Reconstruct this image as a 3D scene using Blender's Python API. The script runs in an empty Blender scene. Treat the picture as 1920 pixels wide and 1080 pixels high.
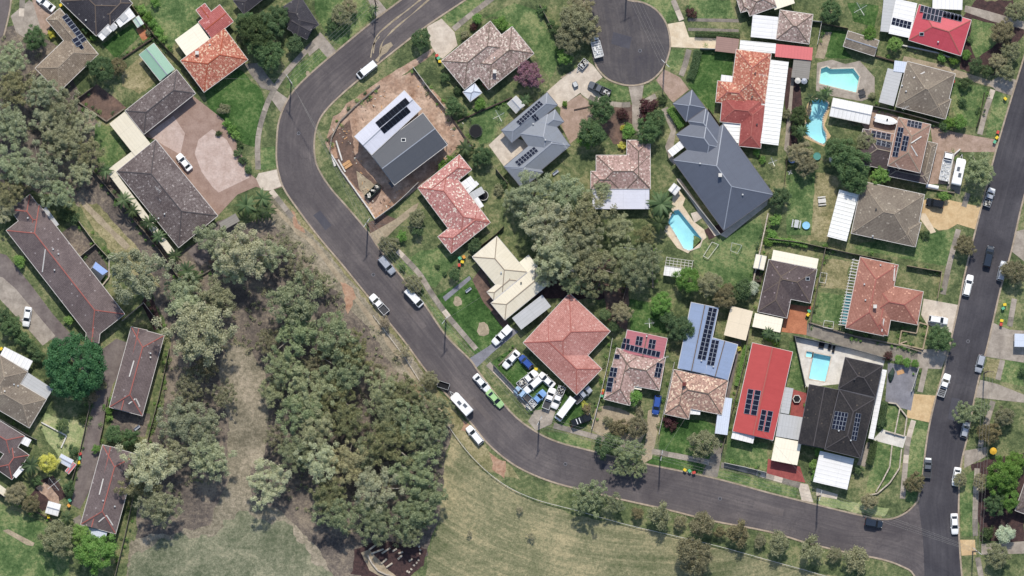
import bpy, math, random
import numpy as np
from mathutils import Vector, Matrix, noise
from mathutils.geometry import tessellate_polygon

# ------------------------------------------------------------------ camera, sky, sun, exposure
PXM = 7.8                       # photo pixels per metre on the ground
DIST = 1000.0                   # survey aircraft height
TILT = math.radians(4.0)
SUN_EL, SUN_AZ = math.radians(52), math.radians(3)      # sun in the north (top of the picture)
scene = bpy.context.scene
COL = scene.collection
cam = bpy.data.cameras.new('camera'); cam_o = bpy.data.objects.new('camera', cam); COL.objects.link(cam_o)
cam.sensor_width = 36.0; cam.lens = 36.0*DIST/(1920/PXM); cam.clip_start = 1.0; cam.clip_end = 6000.0
cam_o.location = (0, -DIST*math.sin(TILT), DIST*math.cos(TILT)); cam_o.rotation_euler = (TILT, 0, 0)
scene.camera = cam_o
world = bpy.data.worlds.new('World'); scene.world = world; world.use_nodes = True
wn = world.node_tree.nodes; wl = world.node_tree.links
bg = wn['Background']; sky = wn.new('ShaderNodeTexSky'); sky.sky_type = 'NISHITA'; sky.sun_disc = False
sky.sun_elevation = SUN_EL; sky.sun_rotation = SUN_AZ; sky.altitude = 50
wl.new(sky.outputs[0], bg.inputs[0]); bg.inputs[1].default_value = 0.15
sl = bpy.data.lights.new('sun', 'SUN'); sl.energy = 3.6; sl.angle = math.radians(2.0); sl.color = (1.0, 0.945, 0.85)
so = bpy.data.objects.new('sun', sl); COL.objects.link(so); so.location = (0, 200, 300)
sd = Vector((math.sin(SUN_AZ)*math.cos(SUN_EL), math.cos(SUN_AZ)*math.cos(SUN_EL), math.sin(SUN_EL)))
so.rotation_euler = sd.to_track_quat('Z', 'Y').to_euler()
scene.view_settings.view_transform = 'Standard'; scene.view_settings.look = 'None'
scene.view_settings.exposure = 0.0; scene.view_settings.gamma = 1.0
scene.view_settings.use_curve_mapping = False
rnd = random.Random(7)
np.random.seed(7)

# ------------------------------------------------------------------ pixels to places
_c = Vector(cam_o.location); _f = Vector((0, math.sin(TILT), -math.cos(TILT))); _u = Vector((0, math.cos(TILT), math.sin(TILT)))
def P(px, py, z=0.0):
    d = _f*DIST + Vector((1, 0, 0))*((px-960)/PXM) + _u*((540-py)/PXM)
    s = (z-_c.z)/d.z
    return Vector((_c.x+d.x*s, _c.y+d.y*s, z))
FR = {'p': (0, 0, 1), 'z1': (800, 20, 6), 'z2': (900, 160, 6), 'z3': (1240, 80, 6), 'z4': (1240, 160, 6), 'z5': (840, 420, 6),
      'z6': (1440, 620, 6), 'z7': (1440, 740, 6), 'z8': (1600, 180, 6), 'y1': (560, 120, 6), 'y2': (1260, 0, 6), 'y3': (1360, 420, 6),
      'y4': (1340, 540, 6), 'y5': (900, 630, 6), 'y6': (0, 620, 6), 'y7': (0, 760, 6), 'y8': (580, 260, 6)}
for c in range(4):
    for r in range(4): FR['%d%d' % (c, r)] = (c*480, r*270, 4)
def q(f, p):
    a = FR[f]; return (a[0]+p[0]/a[2], a[1]+p[1]/a[2])
def Q(f, p, z=0.0):
    x, y = q(f, p); return P(x, y, z)

# ------------------------------------------------------------------ materials
def lin(h, k=1.0):
    h = h.lstrip('#'); o = []
    for i in (0, 2, 4):
        c = int(h[i:i+2], 16)/255
        o.append(min(.9, (c/12.92 if c <= .04045 else ((c+.055)/1.055)**2.4)*k))
    return (*o, 1)
M = {}
class NT:
    def __init__(s, name, rough=.8, spec=.3):
        s.m = bpy.data.materials.new(name); s.m.use_nodes = True; s.t = s.m.node_tree
        s.b = s.t.nodes['Principled BSDF']; s.b.inputs['Roughness'].default_value = rough
        s.b.inputs['Specular IOR Level'].default_value = spec; M[name] = s.m
    def n(s, t, **kw):
        nd = s.t.nodes.new('ShaderNode'+t)
        for k, v in kw.items(): setattr(nd, k, v)
        return nd
    def l(s, a, b): s.t.links.new(a, b)
    def math(s, op, a, b=None, clamp=False):
        nd = s.n('Math', operation=op, use_clamp=clamp)
        for i, v in enumerate((a, b)):
            if v is None: continue
            if isinstance(v, (int, float)): nd.inputs[i].default_value = v
            else: s.l(v, nd.inputs[i])
        return nd.outputs[0]
    def noise(s, vec, scale, detail=4, rough=.55, dist=0):
        nd = s.n('TexNoise'); nd.inputs['Scale'].default_value = scale; nd.inputs['Detail'].default_value = detail
        nd.inputs['Roughness'].default_value = rough; nd.inputs['Distortion'].default_value = dist
        if vec is not None: s.l(vec, nd.inputs['Vector'])
        return nd.outputs[0]
    def mix(s, f, a, b, mode='MIX'):
        nd = s.n('MixRGB', blend_type=mode)
        for i, v in zip((0, 1, 2), (f, a, b)):
            if isinstance(v, (int, float)): nd.inputs[i].default_value = v
            elif isinstance(v, tuple): nd.inputs[i].default_value = v
            else: s.l(v, nd.inputs[i])
        return nd.outputs[0]
    def ramp(s, f, stops):
        nd = s.n('ValToRGB'); e = nd.color_ramp.elements
        while len(e) > 1: e.remove(e[-1])
        for i, (p, c) in enumerate(stops):
            el = e[0] if i == 0 else e.new(p)
            el.position = p; el.color = c if isinstance(c, tuple) else (c, c, c, 1)
        s.l(f, nd.inputs[0]); return nd.outputs[0]
    def pos(s): return s.n('NewGeometry').outputs['Position']
    def bump(s, h, strength=.5, dist=.1):
        nd = s.n('Bump'); nd.inputs['Strength'].default_value = strength; nd.inputs['Distance'].default_value = dist
        s.l(h, nd.inputs['Height']); s.l(nd.outputs[0], s.b.inputs['Normal'])
    def color(s, c): s.l(c, s.b.inputs['Base Color'])

def surf(name, col, col2=None, scale=.6, fine=6, amt=.35, rough=.85, spec=.2, bump=.3, k=1, metal=0):
    """plain worn surface: two colours mixed by a broad noise, value broken by a fine one"""
    s = NT(name, rough, spec); p = s.pos(); c1 = lin(col, k); c2 = lin(col2, k) if col2 else tuple(x*.72 for x in c1[:3])+(1,)
    a = s.ramp(s.noise(p, scale, 5, .6, .3), [(.34, 0.), (.68, 1.)])
    c = s.mix(a, c1, c2)
    f = s.ramp(s.noise(p, fine*.45, 5, .7), [(.28, 1-amt), (.72, 1+amt*.6)])
    s.color(s.mix(1, c, f, 'MULTIPLY')); s.b.inputs['Metallic'].default_value = metal
    if bump: s.bump(s.noise(p, fine*1.5, 4), bump, .04)
    return s.m
def plain(name, col, rough=.5, spec=.4, k=1, metal=0):
    s = NT(name, rough, spec); p = s.n('TexCoord').outputs['Object']
    f = s.ramp(s.noise(p, 3, 4), [(.3, .88), (.7, 1.06)])
    s.color(s.mix(1, lin(col, k), f, 'MULTIPLY')); s.b.inputs['Metallic'].default_value = metal
    return s.m
def grass(name, dark, mid, dry, bias=.5, scale=.18, stripes=None):
    s = NT(name, .95, .05); p = s.pos()
    n1 = s.noise(p, scale, 6, .62, .5); n2 = s.noise(p, 1.1, 6, .7); n3 = s.noise(p, 2.6, 4, .75)
    v = s.math('ADD', s.math('MULTIPLY', n1, .55), s.math('MULTIPLY', n2, .45))
    if stripes:      # uneven mown lanes that bend with the rail fence
        c0 = P(*stripes); sb = s.n('VectorMath', operation='SUBTRACT'); sb.inputs[1].default_value = c0; s.l(p, sb.inputs[0])
        sx = s.n('SeparateXYZ'); s.l(sb.outputs[0], sx.inputs[0]); ln = s.n('VectorMath', operation='LENGTH'); s.l(sb.outputs[0], ln.inputs[0])
        an = s.math('ARCTAN2', sx.outputs[1], sx.outputs[0]); cv = s.n('CombineXYZ'); s.l(s.math('MULTIPLY', an, 3.2), cv.inputs[0]); s.l(s.math('MULTIPLY', ln.outputs['Value'], .8), cv.inputs[1])
        w2 = s.noise(cv.outputs[0], 1.0, 4, .7, .8)
        v = s.math('ADD', s.math('MULTIPLY', v, .73), s.math('MULTIPLY', w2, .27))
    b = (bias-.5)*.3
    c = s.ramp(v, [(.4-b, lin(dark)), (.5-b, lin(mid)), (.59-b, lin(dry))])
    f = s.ramp(n3, [(.3, .66), (.7, 1.34)])
    s.color(s.mix(1, c, f, 'MULTIPLY')); s.bump(s.math('ADD', n3, n2), .8, .12)
    return s.m
def tiles(name, cols, lichen='#d8cfc0', lam=.12, k=1):
    wt = .5 if lam > .06 else (.34 if lam > .03 else .2); 
    """terracotta or concrete roof tiles, one random tone per tile, pale lichen on some; UV is metres along and up the slope"""
    s = NT(name, .85, .2); uv = s.n('UVMap').outputs[0]; sp = s.n('SeparateXYZ'); s.l(uv, sp.inputs[0])
    row = s.math('FLOOR', s.math('DIVIDE', sp.outputs[1], .36))
    uu = s.math('ADD', s.math('DIVIDE', sp.outputs[0], .34), s.math('MULTIPLY', s.math('MODULO', row, 2), .5))
    cb = s.n('CombineXYZ'); s.l(s.math('FLOOR', uu), cb.inputs[0]); s.l(row, cb.inputs[1])
    w = s.n('TexWhiteNoise', noise_dimensions='2D'); s.l(cb.outputs[0], w.inputs[0])
    p = s.pos(); big = s.noise(p, .28, 5, .6, .4)
    v = s.math('ADD', s.math('MULTIPLY', w.outputs[0], wt), s.math('MULTIPLY', big, 1.1-wt))
    st = [(.16+.62*i/(len(cols)-1), lin(c, k)) for i, c in enumerate(cols)]
    c = s.ramp(v, st)
    thr = s.math('ADD', s.math('MULTIPLY', s.ramp(s.noise(p, .45, 3), [(.3, 0.), (.7, 1.)]), lam*1.6), lam*.2)
    w2 = s.n('TexWhiteNoise', noise_dimensions='3D'); cc = s.n('CombineXYZ'); s.l(s.math('FLOOR', uu), cc.inputs[0]); s.l(row, cc.inputs[1]); cc.inputs[2].default_value = 3.7
    s.l(cc.outputs[0], w2.inputs[0])
    c = s.mix(s.math('MULTIPLY', s.math('LESS_THAN', w2.outputs[0], thr), .8), c, lin(lichen, k))
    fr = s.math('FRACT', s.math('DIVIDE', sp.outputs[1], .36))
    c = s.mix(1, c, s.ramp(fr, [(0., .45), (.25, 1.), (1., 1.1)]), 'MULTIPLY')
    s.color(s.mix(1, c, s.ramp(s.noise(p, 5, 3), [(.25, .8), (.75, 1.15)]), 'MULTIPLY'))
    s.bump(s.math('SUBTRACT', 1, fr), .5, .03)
    return s.m
def sheet(name, col, rib=.76, k=1, rough=.45, spec=.45, dirt=.25, ribamt=.16, dirtcol='#7d7565'):
    """ribbed metal sheet roof"""
    s = NT(name, rough, spec); uv = s.n('UVMap').outputs[0]; sp = s.n('SeparateXYZ'); s.l(uv, sp.inputs[0]); p = s.pos()
    fr = s.math('FRACT', s.math('DIVIDE', sp.outputs[0], rib))
    line = s.ramp(fr, [(0., 1-ribamt), (.12, 1-ribamt), (.18, 1.), (.5, 1.), (.9, 1+ribamt*.3), (1., 1+ribamt*.3)])
    mp = s.n('Mapping'); mp.inputs['Scale'].default_value = (1.2, .12, 1); s.l(uv, mp.inputs[0])
    lap = s.ramp(s.math('FRACT', s.math('DIVIDE', sp.outputs[1], 5.3)), [(0., .9), (.02, .9), (.03, 1.)])
    st = s.ramp(s.math('ADD', s.math('MULTIPLY', s.noise(mp.outputs[0], 1.0, 5, .6), .5), s.math('MULTIPLY', s.noise(p, .5, 5, .65), .5)), [(.42, 0.), (.7, 1.)])
    c = s.mix(s.math('MULTIPLY', st, dirt), lin(col, k), lin(dirtcol, k))
    c = s.mix(1, s.mix(1, c, line, 'MULTIPLY'), lap, 'MULTIPLY')
    s.color(s.mix(1, c, s.ramp(s.noise(p, 4, 3), [(.25, .93), (.75, 1.05)]), 'MULTIPLY'))
    s.bump(line, .4, .04)
    return s.m
def leaf(name, cols, k=1, trans=.35):
    s = NT(name, .6, .25); g = s.n('NewGeometry'); oi = s.n('ObjectInfo'); tc = s.n('TexCoord').outputs['Object']
    v = s.math('ADD', s.math('MULTIPLY', g.outputs['Random Per Island'], .6), s.math('ADD', s.math('MULTIPLY', s.noise(tc, .7, 3), .45), s.math('MULTIPLY', oi.outputs['Random'], .4)))
    v = s.math('DIVIDE', v, 1.34)
    st = [(.1+.7*i/(len(cols)-1), lin(c, k)) for i, c in enumerate(cols)]
    c = s.ramp(v, st)
    h = s.ramp(oi.outputs['Random'], [(0., (1.14, .98, .78, 1)), (.35, (1., 1., 1., 1)), (.7, (.92, 1.04, .9, 1)), (1., (1.05, 1., .95, 1))])
    c = s.mix(.85, c, h, 'MULTIPLY'); s.color(c)
    tr = s.n('BsdfTranslucent'); s.l(c, tr.inputs[0]); mx = s.n('MixShader'); mx.inputs[0].default_value = trans
    s.l(s.b.outputs[0], mx.inputs[1]); s.l(tr.outputs[0], mx.inputs[2])
    s.l(mx.outputs[0], s.t.nodes['Material Output'].inputs[0])
    return s.m

# ground covers
grass('grass_mixed', '#465238', '#66704c', '#8d8a66', .5)
grass('grass_lush', '#344d29', '#4a6638', '#6c7d4e', .45)
grass('grass_green', '#435a36', '#61754a', '#8a8f63', .5)
grass('grass_dry', '#6d6d4c', '#8d8663', '#aa9e7c', .5)
grass('grass_pale', '#7f8d60', '#98a072', '#b3ae84', .5)
grass('grass_park', '#5c6346', '#828062', '#ab9f7c', .5, .07, stripes=(1240, 300))
grass('grass_ashen', '#5c634d', '#7b7d66', '#9a967d', .5, .12)
grass('bush_floor', '#544e4b', '#6f665e', '#8f8373', .5, .12)
grass('clearing_grass', '#6b6657', '#8b8371', '#a99d8a', .5, .1)
surf('soil_pink', '#c3a995', '#94745f', .22, 2.5, .5)
surf('soil_brown', '#80685b', '#5c4e48', .4, 4, .4)
surf('soil_orange', '#b99a82', '#a07a62', .8, 4, .35)
surf('soil_tan', '#b3a48b', '#948671', .5, 5, .35)
surf('mulch', '#57423f', '#3d3132', .9, 6, .5)
surf('asphalt_old', '#726a68', '#5d5654', .12, 4, .16, .9, .2, .2)
surf('asphalt_new', '#55545a', '#48474f', .15, 4, .15, .85, .25, .2)
surf('asphalt_drive', '#847a74', '#665c5a', .3, 4, .2)
surf('concrete', '#b0a598', '#8d8378', .5, 5, .18)
surf('concrete_pink', '#c9b5aa', '#b39c90', .5, 5, .2)
surf('concrete_pale', '#d6c9b8', '#b9ab9b', .5, 5, .14)
surf('concrete_dark', '#948c80', '#746d66', .6, 5, .22)
surf('concrete_grey', '#8d8c92', '#77767c', .5, 5, .16)
surf('concrete_tan', '#d4b98f', '#bd9f76', .5, 5, .16)
surf('concrete_cream', '#e0d0b6', '#cbb79a', .5, 5, .14)
surf('paver_pink', '#b29a8b', '#96806f', .6, 6, .22)
surf('paver_brick', '#a58d80', '#937a6d', .5, 6, .2)
surf('paver_terracotta', '#c0805f', '#a56a4e', .5, 6, .22)
surf('paver_red', '#a55a54', '#8c4a47', .5, 6, .2)
surf('paver_white', '#dcd7cd', '#c4beb4', .5, 5, .12)
surf('kerb_stone', '#b5a592', '#968774', .5, 4, .3)
surf('brick_wall', '#9b7460', '#7f5d4d', .5, 5, .3)
surf('brick_cream', '#b9a78d', '#9d8b74', .5, 5, .3)
surf('render_white', '#dcd8d0', '#c8c3ba', .5, 5, .1)
surf('timber_grey', '#958a7c', '#746a5f', .8, 6, .35)
surf('timber_dark', '#5d5048', '#473d38', .8, 6, .3)
surf('steel_fence_grey', '#8b8a88', '#757472', .8, 5, .15)
surf('steel_fence_cream', '#c9bda2', '#b1a68d', .8, 5, .15)
surf('bark', '#8d8377', '#5f564d', 1.2, 5, .4)
surf('bark_pale', '#bdb4a6', '#8b8175', 1.2, 5, .4)
surf('stone_pale', '#cbbfae', '#a89c8b', .8, 4, .3)
# asphalt with wear running along the lanes; UV is metres across and along
def road_mat(name, base, dark, light, seed):
    s = NT(name, .9, .2); uv = s.n('UVMap').outputs[0]; p = s.pos()
    mp = s.n('Mapping'); mp.inputs['Scale'].default_value = (1.1, .045, 1); mp.inputs['Location'].default_value = (seed, seed, 0); s.l(uv, mp.inputs[0])
    st = s.noise(mp.outputs[0], 1.0, 5, .65, .3); br = s.noise(p, .1, 6, .65, .5); fn = s.noise(p, 1.9, 5, .75)
    v = s.math('ADD', s.math('MULTIPLY', st, .36), s.math('MULTIPLY', br, .64))
    c = s.ramp(v, [(.34, lin(dark)), (.5, lin(base)), (.66, lin(light))])
    c = s.mix(1, c, s.ramp(fn, [(.3, .86), (.7, 1.12)]), 'MULTIPLY')
    vo = s.n('TexVoronoi', feature='DISTANCE_TO_EDGE'); vo.inputs['Scale'].default_value = .16; w = s.n('VectorMath', operation='ADD')
    nz = s.n('TexNoise'); nz.inputs['Scale'].default_value = .5; nz.inputs['Detail'].default_value = 5; s.l(p, nz.inputs['Vector']); sc = s.n('VectorMath', operation='SCALE'); sc.inputs['Scale'].default_value = 3.5; s.l(nz.outputs['Color'], sc.inputs[0]); s.l(p, w.inputs[0]); s.l(sc.outputs[0], w.inputs[1]); s.l(w.outputs[0], vo.inputs['Vector'])
    crack = s.math('MULTIPLY', s.math('LESS_THAN', vo.outputs[0], .014), s.math('GREATER_THAN', s.noise(p, .06, 3), .5))
    s.color(s.mix(s.math('MULTIPLY', crack, .2), c, lin('#3a3738'))); s.bump(fn, .3, .03)
road_mat('road_old', '#5f5959', '#4f4a4c', '#766e6b', 0)
road_mat('road_new', '#4a484c', '#3d3b40', '#5b585b', 4)
road_mat('road_court', '#565253', '#47444a', '#6a6462', 9)
# roofs
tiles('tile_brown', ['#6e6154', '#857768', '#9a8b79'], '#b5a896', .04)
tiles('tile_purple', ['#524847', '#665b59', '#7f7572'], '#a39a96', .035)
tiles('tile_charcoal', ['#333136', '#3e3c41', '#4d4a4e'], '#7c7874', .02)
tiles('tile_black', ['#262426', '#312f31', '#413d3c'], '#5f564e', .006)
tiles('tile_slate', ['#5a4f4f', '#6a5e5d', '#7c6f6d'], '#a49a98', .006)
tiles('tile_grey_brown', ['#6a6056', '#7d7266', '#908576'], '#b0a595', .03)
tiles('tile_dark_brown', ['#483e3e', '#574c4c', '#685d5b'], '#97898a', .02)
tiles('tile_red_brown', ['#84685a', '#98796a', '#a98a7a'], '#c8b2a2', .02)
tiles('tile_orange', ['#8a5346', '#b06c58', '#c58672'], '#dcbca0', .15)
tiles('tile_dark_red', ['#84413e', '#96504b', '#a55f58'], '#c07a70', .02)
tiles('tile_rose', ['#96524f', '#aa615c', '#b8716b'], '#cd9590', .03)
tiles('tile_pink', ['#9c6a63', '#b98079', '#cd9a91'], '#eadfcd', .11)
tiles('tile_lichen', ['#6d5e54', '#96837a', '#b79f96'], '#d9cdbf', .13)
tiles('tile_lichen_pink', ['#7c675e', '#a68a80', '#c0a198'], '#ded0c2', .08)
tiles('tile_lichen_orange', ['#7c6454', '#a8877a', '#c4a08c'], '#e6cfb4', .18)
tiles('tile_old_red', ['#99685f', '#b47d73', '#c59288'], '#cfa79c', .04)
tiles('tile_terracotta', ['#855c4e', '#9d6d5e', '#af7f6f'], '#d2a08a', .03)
sheet('metal_white', '#e8e6e3', 1.0, 1, .45, .4, .25, .16, '#b5b0a4')
sheet('metal_white_rib', '#e9e8e3', .95, 1, .45, .4, .3, .4, '#c5c0ac')
sheet('metal_cream', '#dcd2bb', .76, 1, .5, .4, .25, .07, '#b7a98b')
sheet('metal_cream_pale', '#efe6d0', .76, 1, .5, .4, .15, .06, '#c8b896')
sheet('metal_grey', '#82878f', .3, 1, .38, .5, .42, .12, '#767676')
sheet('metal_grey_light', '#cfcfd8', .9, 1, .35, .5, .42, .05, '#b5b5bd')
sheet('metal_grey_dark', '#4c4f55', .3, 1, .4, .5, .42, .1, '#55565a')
sheet('metal_blue_grey', '#5d626e', .3, 1, .4, .5, .42, .12, '#50535c')
sheet('metal_blue', '#8d9db9', .3, 1, .4, .5, .42, .14, '#7a8496')
sheet('metal_red', '#b54845', .3, 1, .5, .4, .42, .1, '#9c3634')
sheet('metal_scarlet', '#c2505a', .36, 1, .5, .4, .42, .16, '#a83c42')
sheet('metal_pink_red', '#cf6d6d', .76, 1, .5, .4, .2, .1, '#a85a58')
sheet('metal_rose', '#b06a70', .76, 1, .5, .4, .2, .14, '#8f5458')
sheet('metal_brown', '#97796f', .5, 1, .6, .3, .2, .22, '#7e645b')
sheet('metal_grey_old', '#8b867f', .5, 1, .6, .3, .35, .2, '#6b655c')
sheet('metal_zinc', '#b9b9b8', .76, 1, .45, .4, .3, .12, '#97958f')
sheet('metal_green', '#8fb39b', .3, 1, .45, .4, .1, .1, '#7b9884')
sheet('metal_pale_green', '#b9cdbd', .5, 1, .45, .4, .15, .1, '#98a89a')
sheet('metal_pale_blue', '#c9d0dc', .5, 1, .4, .4, .15, .14, '#a5acb6')
sheet('sheet_teal', '#5f9093', .5, 1, .4, .4, .2, .15, '#4e7678')
sheet('sail_cream', '#e2d2b8', 3, 1, .8, .1, .15, .03, '#c7b598')
plain('ridge_red', '#a3635a', .85, .2); plain('ridge_brown', '#6f6258', .85, .2); plain('ridge_pale', '#978a7a', .85, .2)
plain('ridge_dark', '#514d4e', .85, .2); plain('ridge_steel', '#8f949e', .5, .4); plain('ridge_orange', '#a5553f', .85, .2)
plain('gutter_white', '#cfcac3', .5, .4); plain('gutter_dark', '#5e5c60', .5, .4)
plain('solar_cell', '#1c2132', .05, .4, .8); plain('solar_frame', '#9a9fa9', .6, .3, 1, 0)
plain('solar_black', '#15161d', .05, .4, .8)
plain('glass_dark', '#20262b', .08, .6); plain('tyre', '#1f1f20', .9, .1); plain('rim', '#a6a8ab', .35, .5, 1, .7)
plain('lamp_glass', '#e5e5e0', .2, .5); plain('tail_red', '#a8231f', .3, .4)
plain('galv_steel', '#c9cac8', .4, .5, 1, .3); plain('dark_steel', '#3d3d40', .5, .4); plain('black_rubber', '#1c1d20', .8, .2)
plain('timber_pole', '#6d6157', .9, .1); plain('cable', '#8f8b86', .6, .3)
plain('paint_white', '#f2f1ee', .3, .5); plain('paint_silver', '#b5b8bd', .3, .5, 1, .3); plain('paint_grey', '#6a6e73', .3, .5, 1, .3)
plain('paint_dark', '#33373d', .25, .5); plain('paint_black', '#1d2024', .2, .5); plain('paint_blue', '#35549c', .25, .5)
plain('paint_sky', '#7ba3d2', .35, .5); plain('paint_sky_pale', '#9fbcd6', .4, .5); plain('paint_green', '#a9cf8d', .35, .5); plain('paint_navy', '#28323f', .25, .5)
plain('bin_body', '#35463c', .6, .3); plain('lid_yellow', '#e5c62f', .5, .4); plain('lid_red', '#c4473c', .5, .4); plain('lid_green', '#5fae86', .5, .4); plain('lid_orange', '#dd9a3f', .5, .4)
plain('cloth_black', '#232326', .8, .2); plain('cloth_blue', '#8fa6d4', .7, .2); plain('plastic_teal', '#4e8f86', .5, .4); plain('plastic_blue', '#8fc7e6', .5, .4)
plain('rubbish', '#cfcabd', .8, .2); plain('wood_raw', '#c79c70', .8, .2); plain('pool_blue', '#3fa3d8', .5, .4); plain('yellow_cloth', '#d9ab3c', .8, .2)
# foliage
leaf('leaf_gum', ['#525a45', '#70765e', '#8c9076', '#a6a78e'], 1.5, .42)
leaf('leaf_gum_pale', ['#646b56', '#81866e', '#9a9d84', '#b2b299'], 1.55, .42)
leaf('leaf_gum_green', ['#4a5440', '#646d52', '#808668', '#9c9e80'], 1.5, .42)
leaf('leaf_olive', ['#4b4d3b', '#666650', '#827f66', '#9b967c'], 1.45, .42)
leaf('leaf_dark', ['#2c3b2a', '#3d5036', '#526646', '#6d7d58'], 1.55, .42)
leaf('leaf_lush', ['#2f5035', '#437048', '#5a8a5c', '#78a378'], 1, .42)
leaf('leaf_bright', ['#44682f', '#5f8740', '#7da354', '#9cba72'], 1.05, .42)
leaf('leaf_yellow', ['#8f9a38', '#b9bd50', '#d6d468', '#e6e389'], 1)
leaf('leaf_pink', ['#63414c', '#8f5d70', '#b08496', '#5a5a44'], 1.0)
leaf('leaf_red', ['#3a2428', '#553238', '#6d444a', '#4e4a3a'], 1)
leaf('leaf_dry', ['#5c5648', '#7d7361', '#9a8f7b', '#b3a893'], 1.4, .42)
leaf('leaf_blossom', ['#8a937a', '#b0b79c', '#ccd0ba', '#e2e3d2'], 1)
leaf('leaf_palm', ['#2c3b28', '#40553a', '#5a6e4a', '#80906a'], 1.1, .42)
s = NT('pool_water', .06, .5); tb = s.n('BsdfTransparent'); tb.inputs[0].default_value = (.78, .96, .98, 1); gl = s.n('BsdfGlossy'); gl.inputs['Roughness'].default_value = .05
mx = s.n('MixShader'); mx.inputs[0].default_value = .04; s.l(tb.outputs[0], mx.inputs[1]); s.l(gl.outputs[0], mx.inputs[2]); s.l(mx.outputs[0], s.t.nodes['Material Output'].inputs[0])
s = NT('pool_water_green', .06, .5); tb = s.n('BsdfTransparent'); tb.inputs[0].default_value = (.82, 1.0, .93, 1); gl = s.n('BsdfGlossy'); gl.inputs['Roughness'].default_value = .05
mx = s.n('MixShader'); mx.inputs[0].default_value = .04; s.l(tb.outputs[0], mx.inputs[1]); s.l(gl.outputs[0], mx.inputs[2]); s.l(mx.outputs[0], s.t.nodes['Material Output'].inputs[0])
surf('pool_shell', '#d5f0f2', '#c3e6ea', .25, 1.5, .06, bump=0)

# ------------------------------------------------------------------ mesh helpers
class MB:
    def __init__(s): s.v = []; s.f = []; s.mi = []
    def add(s, vs, fs, mi=0):
        o = len(s.v); s.v += [tuple(v) for v in vs]; s.f += [tuple(i+o for i in f) for f in fs]; s.mi += [mi]*len(fs); return s
    def box(s, c, d, rz=0.0, mi=0, tz=0.0):
        cx, cy, cz = c; a, b, h = d[0]/2, d[1]/2, d[2]/2; cs, sn = math.cos(rz), math.sin(rz); vs = []
        for z in (-h, h):
            for x, y in ((-a, -b), (a, -b), (a, b), (-a, b)): vs.append((cx+x*cs-y*sn, cy+x*sn+y*cs, cz+z+x*tz))
        return s.add(vs, [(3, 2, 1, 0), (4, 5, 6, 7), (0, 1, 5, 4), (1, 2, 6, 5), (2, 3, 7, 6), (3, 0, 4, 7)], mi)
    def prism(s, pts, z0, z1, mi=0):
        n = len(pts); vs = [(p[0], p[1], z0) for p in pts]+[(p[0], p[1], z1) for p in pts]
        tri = tessellate_polygon([[Vector((p[0], p[1], 0)) for p in pts]])
        ar = sum(pts[i][0]*pts[(i+1) % n][1]-pts[(i+1) % n][0]*pts[i][1] for i in range(n))
        fs = [(i, (i+1) % n, (i+1) % n+n, i+n) if ar > 0 else ((i+1) % n, i, i+n, (i+1) % n+n) for i in range(n)]
        for t in tri:
            fs.append(tuple(i+n for i in t)); fs.append(tuple(reversed(t)))
        return s.add(vs, fs, mi)
    def bar(s, a, b, w, h=None, mi=0):
        a, b = Vector(a), Vector(b); h = h or w; d = (b-a).normalized(); sd_ = d.cross(Vector((0, 0, 1)))
        if sd_.length < 1e-4: sd_ = Vector((1, 0, 0))
        sd_.normalize(); up = sd_.cross(d); vs = []
        for p in (a, b):
            for x, y in ((-1, -1), (1, -1), (1, 1), (-1, 1)): vs.append(p+sd_*(x*w/2)+up*(y*h/2))
        return s.add(vs, [(0, 1, 2, 3), (7, 6, 5, 4), (0, 4, 5, 1), (1, 5, 6, 2), (2, 6, 7, 3), (3, 7, 4, 0)], mi)
    def cyl(s, c, r, h, n=12, mi=0, r2=None, axis='z'):
        r2 = r if r2 is None else r2; vs = []
        for k, (rr, z) in enumerate(((r, 0), (r2, h))):
            for i in range(n):
                a = 2*math.pi*i/n; p = (rr*math.cos(a), rr*math.sin(a), z)
                if axis == 'y': p = (p[0], p[2]-h/2, p[1])
                if axis == 'x': p = (p[2]-h/2, p[0], p[1])
                vs.append((c[0]+p[0], c[1]+p[1], c[2]+p[2]))
        fs = [(i, (i+1) % n, (i+1) % n+n, i+n) for i in range(n)]+[tuple(range(n-1, -1, -1)), tuple(range(n, 2*n))]
        return s.add(vs, fs, mi)
    def tube(s, pts, rad, n=5, mi=0):
        vs = []; fs = []
        for i, p in enumerate(pts):
            p = Vector(p); d = (Vector(pts[min(i+1, len(pts)-1)])-Vector(pts[max(i-1, 0)])).normalized()
            a = d.cross(Vector((0, 0, 1))); a = Vector((1, 0, 0)) if a.length < .05 else a.normalized(); b = a.cross(d)
            r = rad[i] if isinstance(rad, (list, tuple)) else rad
            for k in range(n):
                t = 2*math.pi*k/n; vs.append(p+a*(r*math.cos(t))+b*(r*math.sin(t)))
        for i in range(len(pts)-1):
            for k in range(n): fs.append((i*n+k, i*n+(k+1) % n, (i+1)*n+(k+1) % n, (i+1)*n+k))
        fs.append(tuple(range((len(pts)-1)*n, len(pts)*n)))
        return s.add(vs, fs, mi)
    def mesh(s, name, mats, org=None, uv=False, smooth=False):
        v = s.v
        if org is not None: v = [(a[0]-org[0], a[1]-org[1], a[2]-org[2]) for a in v]
        me = bpy.data.meshes.new(name); me.from_pydata(v, [], s.f)
        for m in (mats if isinstance(mats, (list, tuple)) else [mats]): me.materials.append(M[m])
        if any(s.mi): me.polygons.foreach_set('material_index', s.mi)
        if smooth: me.polygons.foreach_set('use_smooth', [True]*len(s.f))
        if uv: slope_uv(me)
        me.update(); return me
    def build(s, name, mats, parent=None, org=None, uv=False, smooth=False):
        return link(name, s.mesh(name, mats, org, uv, smooth), parent)
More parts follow.
